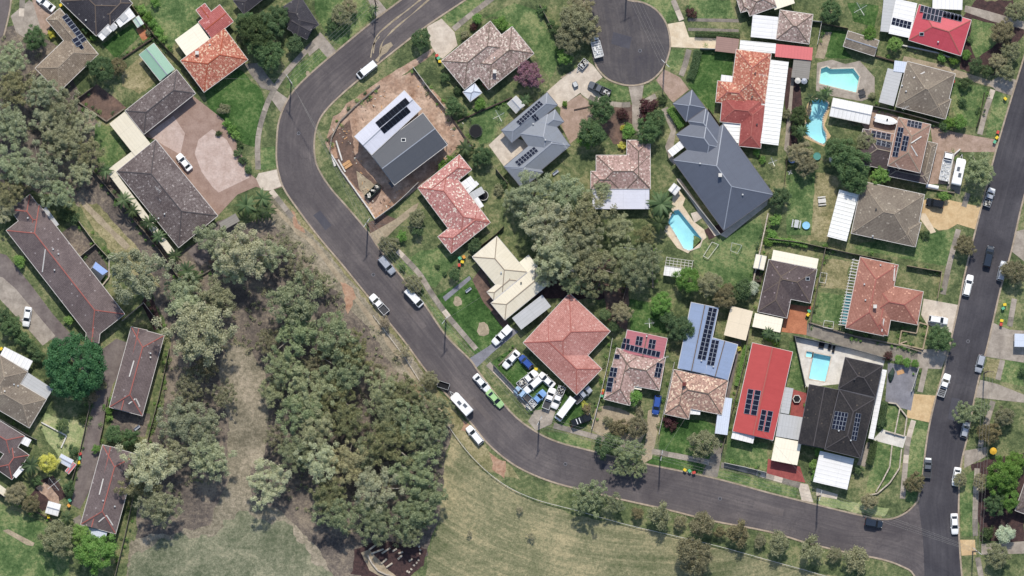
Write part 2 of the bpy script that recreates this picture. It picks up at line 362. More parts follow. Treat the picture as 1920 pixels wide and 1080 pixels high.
def slope_uv(me):
    ul = me.uv_layers.new(name='UVMap').data; me.update()
    for p in me.polygons:
        n = p.normal; h = Vector((-n.y, n.x, 0))
        h = Vector((1, 0, 0)) if h.length < 1e-3 else h.normalized()
        up = n.cross(h)
        for li in p.loop_indices:
            co = me.vertices[me.loops[li].vertex_index].co
            ul[li].uv = (co.dot(h), co.dot(up))
def link(name, data, parent=None, loc=None, rot=None, sc=None):
    o = bpy.data.objects.new(name, data); COL.objects.link(o)
    if parent is not None: o.parent = parent
    if loc is not None: o.location = loc
    if rot is not None: o.rotation_euler = rot
    if sc is not None: o.scale = sc
    return o
def tag(o, label=None, cat=None, group=None, kind=None):
    if label: o['label'] = label
    if cat: o['category'] = cat
    if group: o['group'] = group
    if kind: o['kind'] = kind
    return o
def thing(name, label, cat, loc, rz=0.0, group=None):
    return tag(link(name, None, None, loc, (0, 0, rz)), label, cat, group)
UNIT = {}
def unit(mat):
    if mat not in UNIT: UNIT[mat] = MB().box((0, 0, 0), (1, 1, 1)).mesh('unit_box', mat)
    return UNIT[mat]
def slab(name, mat, parent, c, d, rz=0.0, rx=0.0):
    return link(name, unit(mat), parent, c, (rx, 0, rz), d)

LAND = []      # (x, y, phrase) of things one can find in the picture
def mark(x, y, phrase): LAND.append((x, y, phrase))
AUTO = []      # (object, x, y, phrase) that still need a label
def autolabel():
    dirs = ['to the right of', 'above right of', 'above', 'above left of', 'to the left of', 'below left of', 'below', 'below right of']
    key = {}
    for o, x, y, ph in AUTO:
        best = min(LAND, key=lambda l: (l[0]-x)**2+(l[1]-y)**2)
        a = math.degrees(math.atan2(y-best[1], x-best[0])) % 360
        d = dirs[int((a+22.5)//45) % 8]
        key.setdefault((ph, best[2], d), []).append((math.hypot(x-best[0], y-best[1]), o))
    nth = ['nearest', 'second nearest', 'third nearest', 'fourth nearest', 'fifth nearest', 'sixth nearest', 'seventh nearest', 'eighth nearest', 'ninth nearest', 'tenth nearest', 'eleventh nearest', 'twelfth nearest', 'thirteenth nearest', 'fourteenth nearest', 'fifteenth nearest', 'sixteenth nearest']
    for (ph, lm, d), lst in key.items():
        lst.sort(key=lambda t: t[0])
        for i, (_, o) in enumerate(lst):
            o['label'] = ('%s %s %s' % (ph, d, lm)) if len(lst) == 1 else ('%s, %s %s %s' % (ph, nth[min(i, 15)], d, lm))
# ------------------------------------------------------------------ pools need holes in the ground
def smooth_line(pts, n=6, closed=False):
    out = []; N = len(pts)
    for i in range(N if closed else N-1):
        p = [Vector(pts[(i+k-1) % N] if closed else pts[min(max(i+k-1, 0), N-1)]).to_2d() for k in range(4)]
        for j in range(n):
            t = j/n
            out.append(.5*((2*p[1])+(p[2]-p[0])*t+(2*p[0]-5*p[1]+4*p[2]-p[3])*t*t+(3*p[1]-p[0]-3*p[2]+p[3])*t**3))
    if not closed: out.append(Vector(pts[-1]).to_2d())
    return out
POOLS = [
 ('green-tinted angular swimming pool between the brown shed and the tiled house', 'pool_water_green', [q('30', p) for p in [(398, 515), (440, 500), (470, 518), (640, 513), (685, 575), (660, 692), (385, 625)]], False),
 ('long curved turquoise swimming pool half hidden by palms', 'pool_water', [q('30', p) for p in [(335, 745), (440, 765), (445, 810), (410, 880), (412, 960), (432, 1010), (415, 1078), (280, 995), (300, 900), (325, 840)]], True),
 ('pale blue pool with rounded steps beside the big date palm', 'pool_water', [q('21', p) for p in [(1250, 493), (1424, 712), (1405, 768), (1328, 797), (1288, 782), (1235, 690), (1172, 590), (1188, 530), (1220, 497)]], False),
 ('rectangular turquoise pool on white paving behind the dark roofed house', 'pool_water', [q('z6', p) for p in [(512, 250), (710, 290), (642, 572), (460, 537)]], False),
 ('small shallow spa pool beside the rectangular turquoise pool', 'pool_water', [q('z6', p) for p in [(432, 230), (502, 243), (492, 300), (424, 293)]], False)]
HOLES = []
for lab, wm, pts, sm in POOLS:
    if sm: pts = [tuple(v) for v in smooth_line(pts, 5, True)]
    HOLES.append([P(x, y) for x, y in pts])
def poly_mesh(pts, z, holes=(), z_noise=0):
    loops = [[Vector((p[0], p[1], 0)) for p in pts]]+[[Vector((p[0], p[1], 0)) for p in h] for h in holes]
    flat = [p for l in loops for p in l]; tri = tessellate_polygon(loops); fs = []
    for a, b, c in tri:
        n = (flat[b]-flat[a]).cross(flat[c]-flat[a]).z
        fs.append((a, b, c) if n > 0 else (c, b, a))
    return MB().add([(p.x, p.y, z) for p in flat], fs)
def struct(name, mb, mat, **kw): return tag(mb.build(name, mat, **kw), kind='structure')
struct('ground', poly_mesh([(-1500, -1500), (1500, -1500), (1500, 1500), (-1500, 1500)], 0.0, HOLES), 'grass_mixed')
def rough_edge(pts, amp, seed):
    out = []; n = len(pts)
    for i in range(n):
        a, b = Vector(pts[i]), Vector(pts[(i+1) % n]); L = (b-a).length; k = max(1, int(L/.9))
        for j in range(k):
            p = a.lerp(b, j/k); w = noise.noise_vector(Vector((p.x*.35, p.y*.35, seed)))*.65+noise.noise_vector(Vector((p.x*1.3, p.y*1.3, seed+9)))*.45
            out.append(Vector((p.x+w.x*amp, p.y+w.y*amp)))
    return out
def patch(name, mat, pts, layer=1, rough=0.0, f='p', holes=(), smooth=False):
    px = [q(f, p) for p in pts]
    if smooth: px = [tuple(v) for v in smooth_line(px, 5, True)]
    w = [P(x, y).to_2d() for x, y in px]
    if rough: w = rough_edge(w, rough, layer*3.3+len(pts))
    return struct(name, poly_mesh(w, .006*layer, holes), mat)
def strip(name, mat, pts, width, layer=2, rough=0.0, f='p', sm=True):
    px = [q(f, p) for p in pts]; px = smooth_line(px, 5) if sm else px
    w = [P(p[0], p[1]).to_2d() for p in px]; L = []; R = []
    for i, p in enumerate(w):
        d = (w[min(i+1, len(w)-1)]-w[max(i-1, 0)]).normalized(); n = Vector((-d.y, d.x)); k = width/2
        if rough: k *= 1+rough*noise.noise(Vector((p.x*.4, p.y*.4, layer)))
        L.append(p+n*k); R.append(p-n*k)
    n = len(L); vs = [(p.x, p.y, .006*layer) for p in R]+[(p.x, p.y, .006*layer) for p in L]
    return struct(name, MB().add(vs, [(i, i+1, n+i+1, n+i) for i in range(n-1)]), mat)

# bush, park, open grass
patch('bush_floor', 'bush_floor', [(-30, 55), (60, 45), (110, 90), (150, 185), (190, 240), (200, 320), (330, 480), (420, 430), (530, 395), (640, 520), (700, 600), (765, 690), (835, 775), (850, 815), (835, 870), (828, 960), (800, 1040), (690, 1110), (230, 1110), (255, 1000), (275, 830), (300, 780), (322, 640), (290, 560), (225, 470), (190, 420), (130, 370), (60, 360), (-30, 420)], 1, 1.2)
patch('clearing', 'clearing_grass', [(425, 640), (470, 655), (497, 700), (505, 780), (500, 850), (470, 880), (470, 940), (530, 960), (590, 1020), (640, 1110), (232, 1110), (245, 1010), (330, 1000), (395, 980), (428, 900), (428, 800), (413, 700)], 2, 1.3)
patch('clearing', 'grass_ashen', [(300, 1015), (345, 1000), (400, 1010), (440, 960), (490, 975), (540, 985), (600, 1060), (640, 1115), (230, 1115), (245, 1040)], 3, 2.2)
patch('clearing', 'grass_dry', [(180, 380), (225, 430), (260, 470), (300, 540), (250, 520), (205, 470), (170, 420), (150, 385)], 2, .8)
patch('park_grass', 'grass_park', [(852, 800), (900, 880), (980, 930), (1080, 967), (1200, 990), (1330, 1022), (1440, 1050), (1560, 1080), (1700, 1130), (1500, 1300), (780, 1300), (800, 1050), (826, 960), (835, 860)], 2, .7)
patch('verge', 'grass_dry', [(535, 375), (560, 400), (600, 450), (640, 497), (675, 540), (725, 602), (800, 700), (850, 765), (880, 800), (920, 850), (960, 875), (975, 900), (900, 880), (855, 815), (800, 750), (700, 620), (610, 500), (560, 440), (520, 395)], 3, .6)
patch('verge', 'clearing_grass', [(505, 365), (545, 400), (600, 455), (660, 530), (720, 605), (800, 705), (792, 738), (740, 690), (688, 615), (640, 560), (585, 505), (545, 450), (510, 420)], 3.9, 1.0)
patch('leaf_litter', 'mulch', [(665, 1030), (700, 1015), (770, 1020), (800, 1030), (795, 1060), (770, 1080), (720, 1090), (660, 1075)], 3, .8)
strip('dirt_track', 'soil_tan', [(148, 372), (180, 405), (215, 440), (240, 465)], 1.4, 3, .6)
strip('dirt_track', 'soil_tan', [(510, 385), (560, 435), (590, 460), (640, 525), (690, 590), (740, 655), (790, 725), (845, 800)], 1.1, 4.8, .9)
for pts in ([(640, 530), (662, 540), (668, 560), (655, 585), (645, 560)], [(920, 850), (950, 865), (945, 895), (925, 880)], [(868, 785), (885, 800), (880, 815), (866, 805)], [(545, 395), (560, 415), (570, 440), (552, 425)], [(780, 720), (792, 740), (788, 750), (775, 735)]):
    patch('bare_earth', 'soil_orange', pts, 5.7, 1.1)
# lawns
LAWNS = [('grass_lush', [(192, 82), (250, 42), (268, 62), (218, 112)]), ('grass_green', [(262, 20), (300, -5), (400, -5), (367, 20), (372, 45), (328, 78), (322, 95), (290, 72)]),
 ('grass_lush', [(383, 172), (450, 130), (490, 170), (500, 200), (492, 240), (478, 275), (455, 270), (425, 240), (395, 210)]), ('grass_dry', [(232, 135), (262, 108), (295, 150), (262, 178), (230, 160)]),
 ('grass_green', [(180, 230), (210, 240), (240, 280), (205, 318), (185, 310), (175, 260)]),
 ('grass_green', [(905, 35), (965, 5), (1010, 20), (1030, 60), (1055, 100), (1040, 130), (1030, 150), (1005, 105), (990, 80), (960, 55), (930, 30)]),
 ('grass_green', [(880, 205), (950, 185), (965, 200), (935, 240), (925, 265), (900, 270), (885, 240)]),
 ('grass_lush', [(1310, 95), (1376, 100), (1372, 140), (1345, 160), (1338, 215), (1320, 195), (1290, 160), (1298, 110)]), ('grass_green', [(1115, 148), (1135, 155), (1175, 163), (1182, 188), (1150, 187), (1118, 170)]),
 ('grass_green', [(1208, 163), (1235, 150), (1242, 165), (1207, 185)]), ('grass_green', [(1252, 92), (1282, 92), (1275, 135), (1250, 128)]), ('grass_green', [(1175, 0), (1260, 0), (1276, 35), (1250, 42), (1225, 15)]),
 ('grass_green', [(1292, 0), (1370, 0), (1380, 35), (1290, 34)]), ('grass_green', [(1300, 440), (1330, 460), (1345, 450), (1425, 405), (1430, 430), (1408, 545), (1330, 545), (1300, 490)]),
 ('grass_lush', [(1540, 55), (1590, 60), (1585, 95), (1600, 110), (1550, 108), (1535, 100)]), ('grass_lush', [(1590, 5), (1648, 10), (1640, 50), (1600, 40)]),
 ('grass_green', [(1475, 320), (1530, 320), (1520, 440), (1475, 440)]), ('grass_dry', [(1525, 320), (1568, 330), (1575, 380), (1555, 455), (1512, 450), (1522, 400)]), ('grass_green', [(1720, 440), (1792, 428), (1782, 500), (1720, 490), (1650, 475), (1600, 465), (1620, 455)]),
 ('grass_green', [(1785, 150), (1850, 165), (1845, 200), (1832, 240), (1790, 232), (1785, 190)]), ('grass_green', [(1865, 170), (1892, 182), (1878, 255), (1848, 255)]), ('grass_green', [(1822, 35), (1865, 45), (1870, 80), (1830, 110), (1818, 80)]),
 ('grass_dry', [(1540, 485), (1592, 490), (1590, 545), (1538, 540)]), ('grass_green', [(1535, 548), (1588, 555), (1580, 605), (1520, 605)]), ('grass_lush', [(815, 557), (880, 515), (940, 600), (945, 625), (905, 668), (890, 665), (845, 605)]),
 ('grass_green', [(740, 500), (790, 470), (830, 465), (850, 480), (865, 480), (815, 540), (800, 530)]), ('grass_lush', [(920, 680), (960, 655), (1010, 700), (1085, 750), (1105, 770), (1100, 800), (1060, 800), (1000, 765), (950, 715)]),
 ('grass_lush', [(1180, 560), (1245, 570), (1250, 625), (1180, 620)]), ('grass_lush', [(1240, 790), (1320, 785), (1340, 800), (1332, 860), (1235, 845)]), ('grass_green', [(1365, 825), (1440, 830), (1438, 882), (1358, 865)]),
 ('grass_green', [(1648, 825), (1692, 835), (1690, 870), (1675, 900), (1645, 925), (1622, 925), (1635, 860)]), ('grass_green', [(1668, 752), (1690, 765), (1685, 815), (1648, 808)]), ('grass_green', [(1704, 780), (1742, 795), (1735, 850), (1725, 900), (1715, 945), (1698, 940), (1705, 830)]),
 ('grass_green', [(1480, 640), (1500, 640), (1508, 720), (1490, 745), (1475, 735)]), ('grass_green', [(0, 945), (90, 985), (130, 1020), (130, 1100), (-20, 1100), (-20, 940)]), ('grass_pale', [(75, 800), (85, 775), (150, 790), (165, 800), (152, 870), (115, 870)]),
 ('grass_green', [(550, 130), (610, 85), (640, 95), (585, 140), (555, 165), (535, 165)]), ('grass_green', [(590, -10), (680, -10), (700, 30), (640, 85), (620, 75), (590, 25)]), ('grass_green', [(1740, 30+540), (1800, 575), (1798, 590), (1770, 565)]),
 ('grass_green', [(1880, 560), (1900, 565), (1890, 618), (1868, 615)]), ('grass_green', [(1880, 672), (1920, 680), (1920, 725), (1878, 715)]), ('grass_dry', [(1850, 670), (1876, 672), (1868, 712), (1845, 710)]), ('grass_green', [(1800, 900), (1828, 880), (1826, 1005), (1802, 1005)]),
 ('grass_green', [(820, 10), (870, -5), (920, -5), (850, 50), (832, 45)]), ('grass_green', [(1020, 810), (1060, 812), (1108, 828), (1110, 845), (1050, 830)]), ('grass_lush', [(1215, 852), (1320, 870), (1318, 888), (1215, 870)]), ('grass_green', [(1345, 880), (1495, 915), (1492, 935), (1340, 897)]),
 ('grass_pale', [(1535, 930), (1620, 945), (1665, 955), (1660, 970), (1535, 945)]), ('grass_green', [(820, 580), (870, 650), (880, 668), (835, 620), (800, 570)]), ('grass_green', [(490, 275), (520, 275), (521, 315), (485, 320)])]
for i, (m, pts) in enumerate(LAWNS): patch('lawn', m, pts, 3 if i % 2 else 4, .9 if 'pale' in m or 'dry' in m else .5)
# soil and garden beds
BEDS = [('soil_pink', [(775, 133), (832, 190), (872, 262), (800, 338), (707, 412), (690, 395), (640, 325), (610, 268), (625, 218), (712, 162)], 6, .3), ('soil_brown', [(612, 262), (655, 225), (668, 300), (720, 355), (700, 385), (640, 320)], 7, .8), ('soil_tan', [(668, 320), (690, 335), (710, 350), (690, 372), (672, 350)], 8, .6),
 ('soil_pink', [(812, 90), (835, 78), (800, 110), (720, 165), (660, 205), (640, 235), (625, 265), (618, 262), (622, 235), (650, 195), (715, 148)], 5, .3), ('soil_brown', [(145, 187), (182, 158), (238, 202), (200, 230)], 5, .4), ('soil_brown', [(905, 500), (930, 560), (955, 610), (945, 615), (905, 565), (885, 525)], 5, .3),
 ('soil_tan', [(1118, 760), (1160, 765), (1200, 785), (1215, 800), (1200, 835), (1150, 825), (1110, 808)], 5, .8), ('paver_pink', [(1050, 200), (1088, 175), (1112, 200), (1118, 225), (1095, 250), (1070, 268), (1052, 235)], 5, .5), ('soil_brown', [(1130, 190), (1200, 200), (1200, 270), (1150, 270), (1120, 225)], 4, .5),
 ('mulch', [(1320, 430), (1395, 405), (1400, 420), (1330, 450)], 2, .5), ('mulch', [(1470, 130), (1490, 125), (1500, 165), (1505, 205), (1492, 250), (1498, 285), (1475, 270)], 4, .3), ('mulch', [(1800, 40), (1830, 0), (1900, 0), (1920, 60), (1870, 140), (1800, 130)], 2, .8), ('soil_tan', [(1540, 60), (1560, 60), (1545, 110), (1528, 108)], 5, .3),
 ('mulch', [(265, 570), (280, 540), (305, 610), (290, 620)], 5, .3), ('mulch', [(75, 900), (100, 890), (125, 930), (80, 960), (55, 930)], 4, .6), ('soil_pink', [(68, 915), (85, 905), (110, 930), (112, 945), (95, 940)], 5, .4), ('bush_floor', [(210, 770), (282, 775), (272, 820), (205, 815)], 4, .5),
 ('soil_brown', [(390, 490), (450, 440), (470, 470), (420, 510)], 4, .4), ('bush_floor', [(105, 445), (140, 420), (180, 460), (205, 510), (195, 530), (160, 520), (130, 480)], 5, .4), ('soil_tan', [(1060, 150), (1050, 145), (1100, 120), (1110, 160), (1095, 178)], 2, .4), ('mulch', [(955, 560), (1140, 560), (1160, 480), (1000, 520)], 2, .6),
 ('mulch', [(1820, 870), (1920, 850), (1920, 1015), (1838, 1015)], 2, .6), ('soil_brown', [(1130, 530), (1180, 540), (1175, 620), (1140, 600)], 3, .5), ('soil_brown', [(690, 420), (720, 400), (745, 410), (710, 450), (695, 445)], 4, .5), ('mulch', [(1660, 905-60), (1640, 860)], 0, 0)]
for m, pts, lay, rg in BEDS:
    if len(pts) > 2: patch('garden_bed', m, pts, lay, rg)
for c, r in (((858, 565), 8), ((906, 617), 12), ((577, 137), 4), ((570, 155), 3)):
    patch('garden_bed', 'soil_tan', [(c[0]+r*math.cos(a*.7)*(1+.25*math.sin(a*2.3)), c[1]+r*1.15*math.sin(a*.7)) for a in range(9)], 6, .2)
# driveways and paving
PAVE = [('driveway', 'paver_brick', [(270, 255), (300, 225), (362, 180), (375, 190), (420, 225), (440, 260), (468, 325), (480, 335), (490, 325), (520, 318), (530, 350), (505, 358), (480, 350), (445, 365), (408, 405), (400, 395), (290, 262)], 6),
 ('driveway', 'concrete_pink', [(365, 288), (372, 262), (398, 242), (425, 262), (440, 290), (468, 333), (410, 361), (398, 350), (378, 322)], 7), ('driveway', 'concrete_pink', [(278, 250), (325, 217), (347, 250), (338, 290), (312, 275), (290, 262)], 7),
 ('driveway', 'concrete_dark', [(458, 120), (485, 118), (500, 140), (520, 165), (513, 172), (490, 165), (470, 140)], 6), ('driveway', 'concrete', [(512, 165), (540, 185), (527, 212), (510, 188)], 6), ('driveway', 'concrete', [(575, 95), (600, 60), (605, 65), (630, 95), (615, 110), (598, 90), (580, 105)], 6),
 ('driveway', 'concrete', [(690, 0), (710, 0), (728, 22), (707, 35)], 6), ('driveway', 'concrete_pale', [(800, 50), (828, 35), (852, 60), (858, 85), (830, 110), (820, 105), (808, 85)], 6), ('driveway', 'concrete_pale', [(480, 335), (485, 325), (522, 317), (530, 348), (507, 357), (490, 357)], 8),
 ('driveway', 'soil_tan', [(690, 440), (740, 412), (775, 385), (785, 380), (780, 395), (745, 425), (715, 455), (705, 458)], 6), ('driveway', 'concrete_grey', [(880, 672), (915, 650), (960, 615), (972, 622), (925, 660), (893, 690)], 7), ('driveway', 'concrete', [(1002, 770), (1030, 765), (1042, 770), (1034, 795), (1005, 808), (990, 790)], 6),
 ('driveway', 'soil_tan', [(1215, 770), (1230, 765), (1238, 785), (1222, 860), (1208, 868), (1200, 862), (1210, 830)], 6), ('driveway', 'concrete_dark', [(1345, 820), (1358, 830), (1345, 895), (1315, 892), (1330, 860)], 6), ('driveway', 'paver_red', [(1440, 860), (1500, 875), (1510, 905), (1437, 892)], 7),
 ('driveway', 'concrete_pale', [(1495, 905), (1515, 908), (1525, 942), (1503, 938)], 6), ('footpath_apron', 'concrete_pale', [(1531, 915), (1571, 927), (1569, 936), (1530, 929)], 6), ('driveway', 'concrete_dark', [(1515, 605), (1530, 612), (1728, 662), (1722, 690), (1600, 655), (1510, 628)], 6), ('driveway', 'concrete', [(1722, 655), (1780, 655), (1765, 692), (1718, 690)], 7),
 ('driveway', 'paver_terracotta', [(1477, 570), (1515, 575), (1512, 628), (1465, 622)], 7), ('driveway', 'concrete_pale', [(1732, 560), (1797, 572), (1785, 625), (1738, 608), (1727, 590)], 6), ('driveway', 'concrete_tan', [(1720, 378), (1745, 372), (1780, 375), (1840, 388), (1828, 430), (1795, 420), (1778, 430), (1760, 432), (1722, 410)], 6),
 ('driveway', 'paver_pink', [(1744, 235), (1790, 248), (1868, 262), (1870, 285), (1835, 285), (1800, 285), (1783, 300), (1775, 345), (1738, 345), (1750, 280)], 6), ('driveway', 'paver_pink', [(1600, 215), (1645, 205), (1690, 220), (1680, 260), (1630, 250)], 6), ('driveway', 'concrete_dark', [(1783, 300), (1808, 300), (1800, 365), (1775, 355)], 5),
 ('driveway', 'concrete', [(1810, 10), (1850, 20), (1920, 40), (1920, 55), (1860, 40), (1808, 22)], 6), ('driveway', 'soil_tan', [(1695, 105), (1760, 120), (1870, 155), (1865, 165), (1760, 135), (1690, 120)], 6), ('driveway', 'concrete', [(1852, 155), (1880, 140), (1905, 150), (1898, 180), (1868, 170)], 6),
 ('driveway', 'concrete_tan', [(1705, 738), (1756, 742), (1747, 793), (1700, 783)], 6), ('courtyard', 'concrete_grey', [(1665, 680), (1722, 690), (1708, 770), (1690, 765), (1660, 752)], 6), ('path', 'paver_white', [(1655, 805), (1700, 818), (1693, 840), (1636, 825)], 6), ('path', 'concrete', [(1625, 830), (1640, 828), (1622, 875), (1606, 872)], 6),
 ('pool_deck', 'paver_white', [(1490, 632), (1597, 655), (1660, 672), (1655, 690), (1590, 675), (1575, 720), (1510, 726)], 6), ('pool_deck', 'concrete_cream', [(1258, 405), (1262, 360), (1272, 355), (1285, 372), (1280, 385), (1300, 415), (1320, 430), (1325, 445), (1290, 475), (1270, 465), (1245, 432)], 6),
 ('pool_deck', 'concrete', [(1532, 118), (1560, 112), (1585, 120), (1612, 114), (1640, 145), (1640, 180), (1615, 190), (1560, 180), (1530, 170)], 6), ('pool_deck', 'concrete_tan', [(1520, 180), (1552, 190), (1556, 205), (1546, 235), (1558, 255), (1545, 275), (1500, 255), (1505, 220)], 6),
 ('driveway', 'paver_pink', [(1245, 130), (1275, 145), (1292, 168), (1262, 192), (1255, 185), (1230, 150)], 6), ('driveway', 'concrete_cream', [(1252, 45), (1282, 40), (1292, 70), (1345, 72), (1342, 92), (1295, 90), (1255, 88)], 6), ('driveway', 'concrete', [(1178, 160), (1207, 160), (1202, 195), (1203, 260), (1186, 262), (1185, 195)], 6),
 ('driveway', 'concrete_pale', [(1025, 172), (1050, 150), (1080, 128), (1098, 112), (1112, 122), (1130, 145), (1112, 158), (1125, 178), (1140, 188), (1120, 196), (1088, 174), (1050, 202), (1035, 190)], 6), ('patio', 'concrete_pale', [(916, 272), (942, 248), (1002, 272), (945, 312)], 6), ('path', 'concrete', [(1240, 205), (1252, 200), (1268, 240), (1262, 280), (1265, 310), (1255, 300), (1247, 275), (1258, 245)], 6),
 ('patio', 'concrete_pale', [(1420, 350), (1442, 365), (1438, 385), (1362, 446), (1350, 440), (1400, 400), (1425, 370)], 6), ('path', 'concrete_pale', [(1268, 335), (1275, 335), (1350, 440), (1340, 443)], 6), ('path', 'concrete_pale', [(1295, 400), (1312, 395), (1318, 408), (1302, 418)], 7), ('path', 'concrete_grey', [(830, 557), (880, 517), (884, 523), (835, 565)], 7),
 ('driveway', 'asphalt_drive', [(-20, 470), (12, 478), (55, 530), (100, 590), (150, 645), (185, 660), (218, 635), (238, 642), (232, 690), (212, 720), (205, 745), (190, 820), (178, 900), (150, 955), (133, 945), (160, 815), (180, 735), (150, 690), (100, 640), (40, 590), (-20, 525)], 5), ('driveway', 'concrete', [(5, 520), (28, 540), (104, 630), (80, 648), (55, 620), (-20, 540), (-20, 515)], 6),
 ('path', 'soil_tan', [(5, 995), (15, 992), (65, 1018), (62, 1024), (50, 1022)], 6), ('patio', 'concrete_dark', [(135, 975), (150, 965), (160, 985), (155, 998)], 5), ('driveway', 'concrete', [(20, 30), (55, 0), (82, 20), (85, 60), (60, 62), (45, 70), (30, 60)], 5), ('driveway', 'paver_pink', [(60, 0), (80, 0), (105, 28), (88, 65), (80, 65)], 6),
 ('patio', 'paver_terracotta', [(255, 55), (272, 45), (288, 62), (268, 78)], 6), ('driveway', 'concrete', [(1850, 600), (1892, 618), (1920, 620), (1920, 680), (1845, 668)], 6), ('driveway', 'concrete', [(1838, 712), (1870, 720), (1920, 740), (1920, 755), (1828, 745)], 6), ('driveway', 'concrete', [(1808, 845), (1850, 838), (1850, 855), (1808, 878)], 6),
 ('driveway', 'concrete_tan', [(1800, 1012), (1828, 1012), (1830, 1040), (1803, 1042)], 6), ('driveway', 'concrete', [(1840, 1020), (1920, 1015), (1920, 1038), (1840, 1040)], 6), ('driveway', 'concrete', [(1875, 442), (1920, 430), (1920, 490), (1895, 470)], 5), ('patio', 'paver_red', [(1487, 730), (1515, 738), (1525, 800), (1480, 790)], 6), ('driveway', 'asphalt_drive', [(1368, 640), (1390, 640), (1362, 770), (1340, 820), (1345, 740)], 5),
 ('path', 'concrete_dark', [(1290, 52), (1385, 55), (1385, 60), (1290, 58)], 6), ('path', 'concrete_dark', [(1290, 34), (1385, 36), (1385, 42), (1290, 40)], 6), ('patio', 'concrete_cream', [(1718, 400), (1735, 400), (1755, 435), (1745, 438)], 7), ('path', 'concrete', [(1470, 280), (1478, 200), (1485, 130), (1490, 130), (1478, 290)], 5), ('driveway', 'asphalt_drive', [(352, 472), (408, 415), (440, 405), (450, 425), (420, 465), (375, 500)], 5)]
for i, (nm, m, pts, lay) in enumerate(PAVE):
    hl = []
    if nm == 'pool_deck':
        hl = {0: HOLES[3:5], 1: [HOLES[2]], 2: [HOLES[0]], 3: [HOLES[1]]}[[j for j, e in enumerate([e for e in PAVE if e[0] == 'pool_deck']) if e[2] is pts][0]]
    patch(nm, m, pts, lay+(i % 2)*.5, 0, 'p', hl)
# pools: shell, coping, water
for (lab, wm, pts, sm), h in zip(POOLS, HOLES):
    c = sum((Vector(p) for p in h), Vector())/len(h); t = thing('swimming_pool', lab, 'pool', (c.x, c.y, 0), 0, 'swimming pools behind the houses')
    n = len(h); mb = MB(); dp = -1.3 if n != 4 or (h[0]-h[1]).length > 14/PXM*1.2 else -.5
    mb.add([(p.x, p.y, -.002) for p in h]+[(p.x, p.y, dp) for p in h], [((i+1) % n, i, i+n, (i+1) % n+n) for i in range(n)])
    fl = poly_mesh([(p.x, p.y) for p in h], dp); mb.add(fl.v, fl.f); mb.build('pool_shell', 'pool_shell', t, c)
    poly_mesh([(p.x, p.y) for p in h], -.15).build('water', wm, t, c)
    cp = MB()
    for i in range(n):
        a, b = h[i], h[(i+1) % n]; d = (b-a); 
        if d.length < .05: continue
        d.normalize(); nn = Vector((d.y, -d.x, 0))
        ar = sum(h[k].x*h[(k+1) % n].y-h[(k+1) % n].x*h[k].y for k in range(n))
        if ar < 0: nn = -nn
        m_ = (a+b)/2+nn*.14; cp.box((m_.x, m_.y, .05), ((b-a).length+.12, .32, .07), math.atan2(d.y, d.x))
    cp.build('coping', 'concrete_pale', t, c)
    mark(*[sum(p[k] for p in pts)/len(pts) for k in (0, 1)], {0: 'the green-tinted pool', 1: 'the curved turquoise pool', 2: 'the pale blue pool', 3: 'the rectangular pool', 4: 'the rectangular pool'}[HOLES.index(h)])

# roads with kerbs
R1L = [(970, -185), (870, -98), (775, -20), (754, 0), (705, 37), (632, 97), (580, 142), (545, 180), (525, 225), (520, 270), (521, 310), (532, 350), (562, 395), (600, 445), (640, 492), (675, 535), (725, 597), (760, 640), (802, 697), (835, 735), (880, 787), (915, 830), (955, 864), (992, 885), (1035, 902), (1082, 915), (1165, 935), (1255, 955), (1335, 975), (1440, 995), (1515, 1017), (1590, 1035), (1652, 1047), (1690, 1060), (1715, 1078), (1725, 1130), (1735, 1400)]
R1R = [(1100, -160), (1000, -88), (900, -20), (870, 0), (800, 47), (735, 97), (660, 158), (615, 200), (595, 230), (588, 265), (590, 300), (600, 325), (620, 355), (655, 395), (690, 437), (712, 470), (760, 530), (795, 572), (835, 630), (880, 675), (898, 700), (955, 772), (1000, 808), (1045, 830), (1110, 847), (1190, 867), (1335, 897), (1440, 925), (1500, 940), (1615, 968), (1665, 975), (1700, 962), (1722, 940)]
R2L = [(2015, -200), (1940, 50), (1922, 105), (1875, 260), (1844, 378), (1812, 507), (1804, 545), (1795, 590), (1772, 690), (1756, 745), (1744, 797), (1737, 840), (1730, 900), (1722, 940)]
R2R = [(2105, -200), (2030, 50), (1990, 150), (1940, 300), (1916, 378), (1895, 470), (1875, 540), (1852, 640), (1830, 727), (1812, 820), (1800, 875), (1796, 950), (1797, 1010), (1802, 1080), (1806, 1130), (1820, 1400)]
R3 = [(1080, -150), (1085, -40), (1095, 0), (1104, 40), (1110, 70), (1113, 100), (1120, 125), (1142, 148), (1180, 159), (1215, 152), (1240, 130), (1253, 100), (1255, 75), (1248, 45), (1230, 20), (1205, 6), (1172, -2), (1165, -40), (1160, -150)]
def wl_(pts, n=4): return [P(p[0], p[1]).to_2d() for p in smooth_line(pts, n)]
def road(name, outline, mat, layer): return struct(name, poly_mesh(outline, .006*layer), mat)
def kerb(pts, side, w=.38, n=4):
    l = wl_(pts, n); A = []; B = []
    for i, p in enumerate(l):
        d = (l[min(i+1, len(l)-1)]-l[max(i-1, 0)]).normalized(); nn = Vector((-d.y, d.x))*side
        A.append(p-nn*.02); B.append(p+nn*w)
    k = len(A); vs = []
    for i in range(k): vs += [(A[i].x, A[i].y, 0), (A[i].x, A[i].y, .1), (B[i].x, B[i].y, .13), (B[i].x, B[i].y, 0)]
    fs = []
    for i in range(k-1):
        for j in range(3):
            f = (i*4+j, (i+1)*4+j, (i+1)*4+j+1, i*4+j+1); fs.append(f if side < 0 else f[::-1])
    return struct('kerb', MB().add(vs, fs), 'kerb_stone')
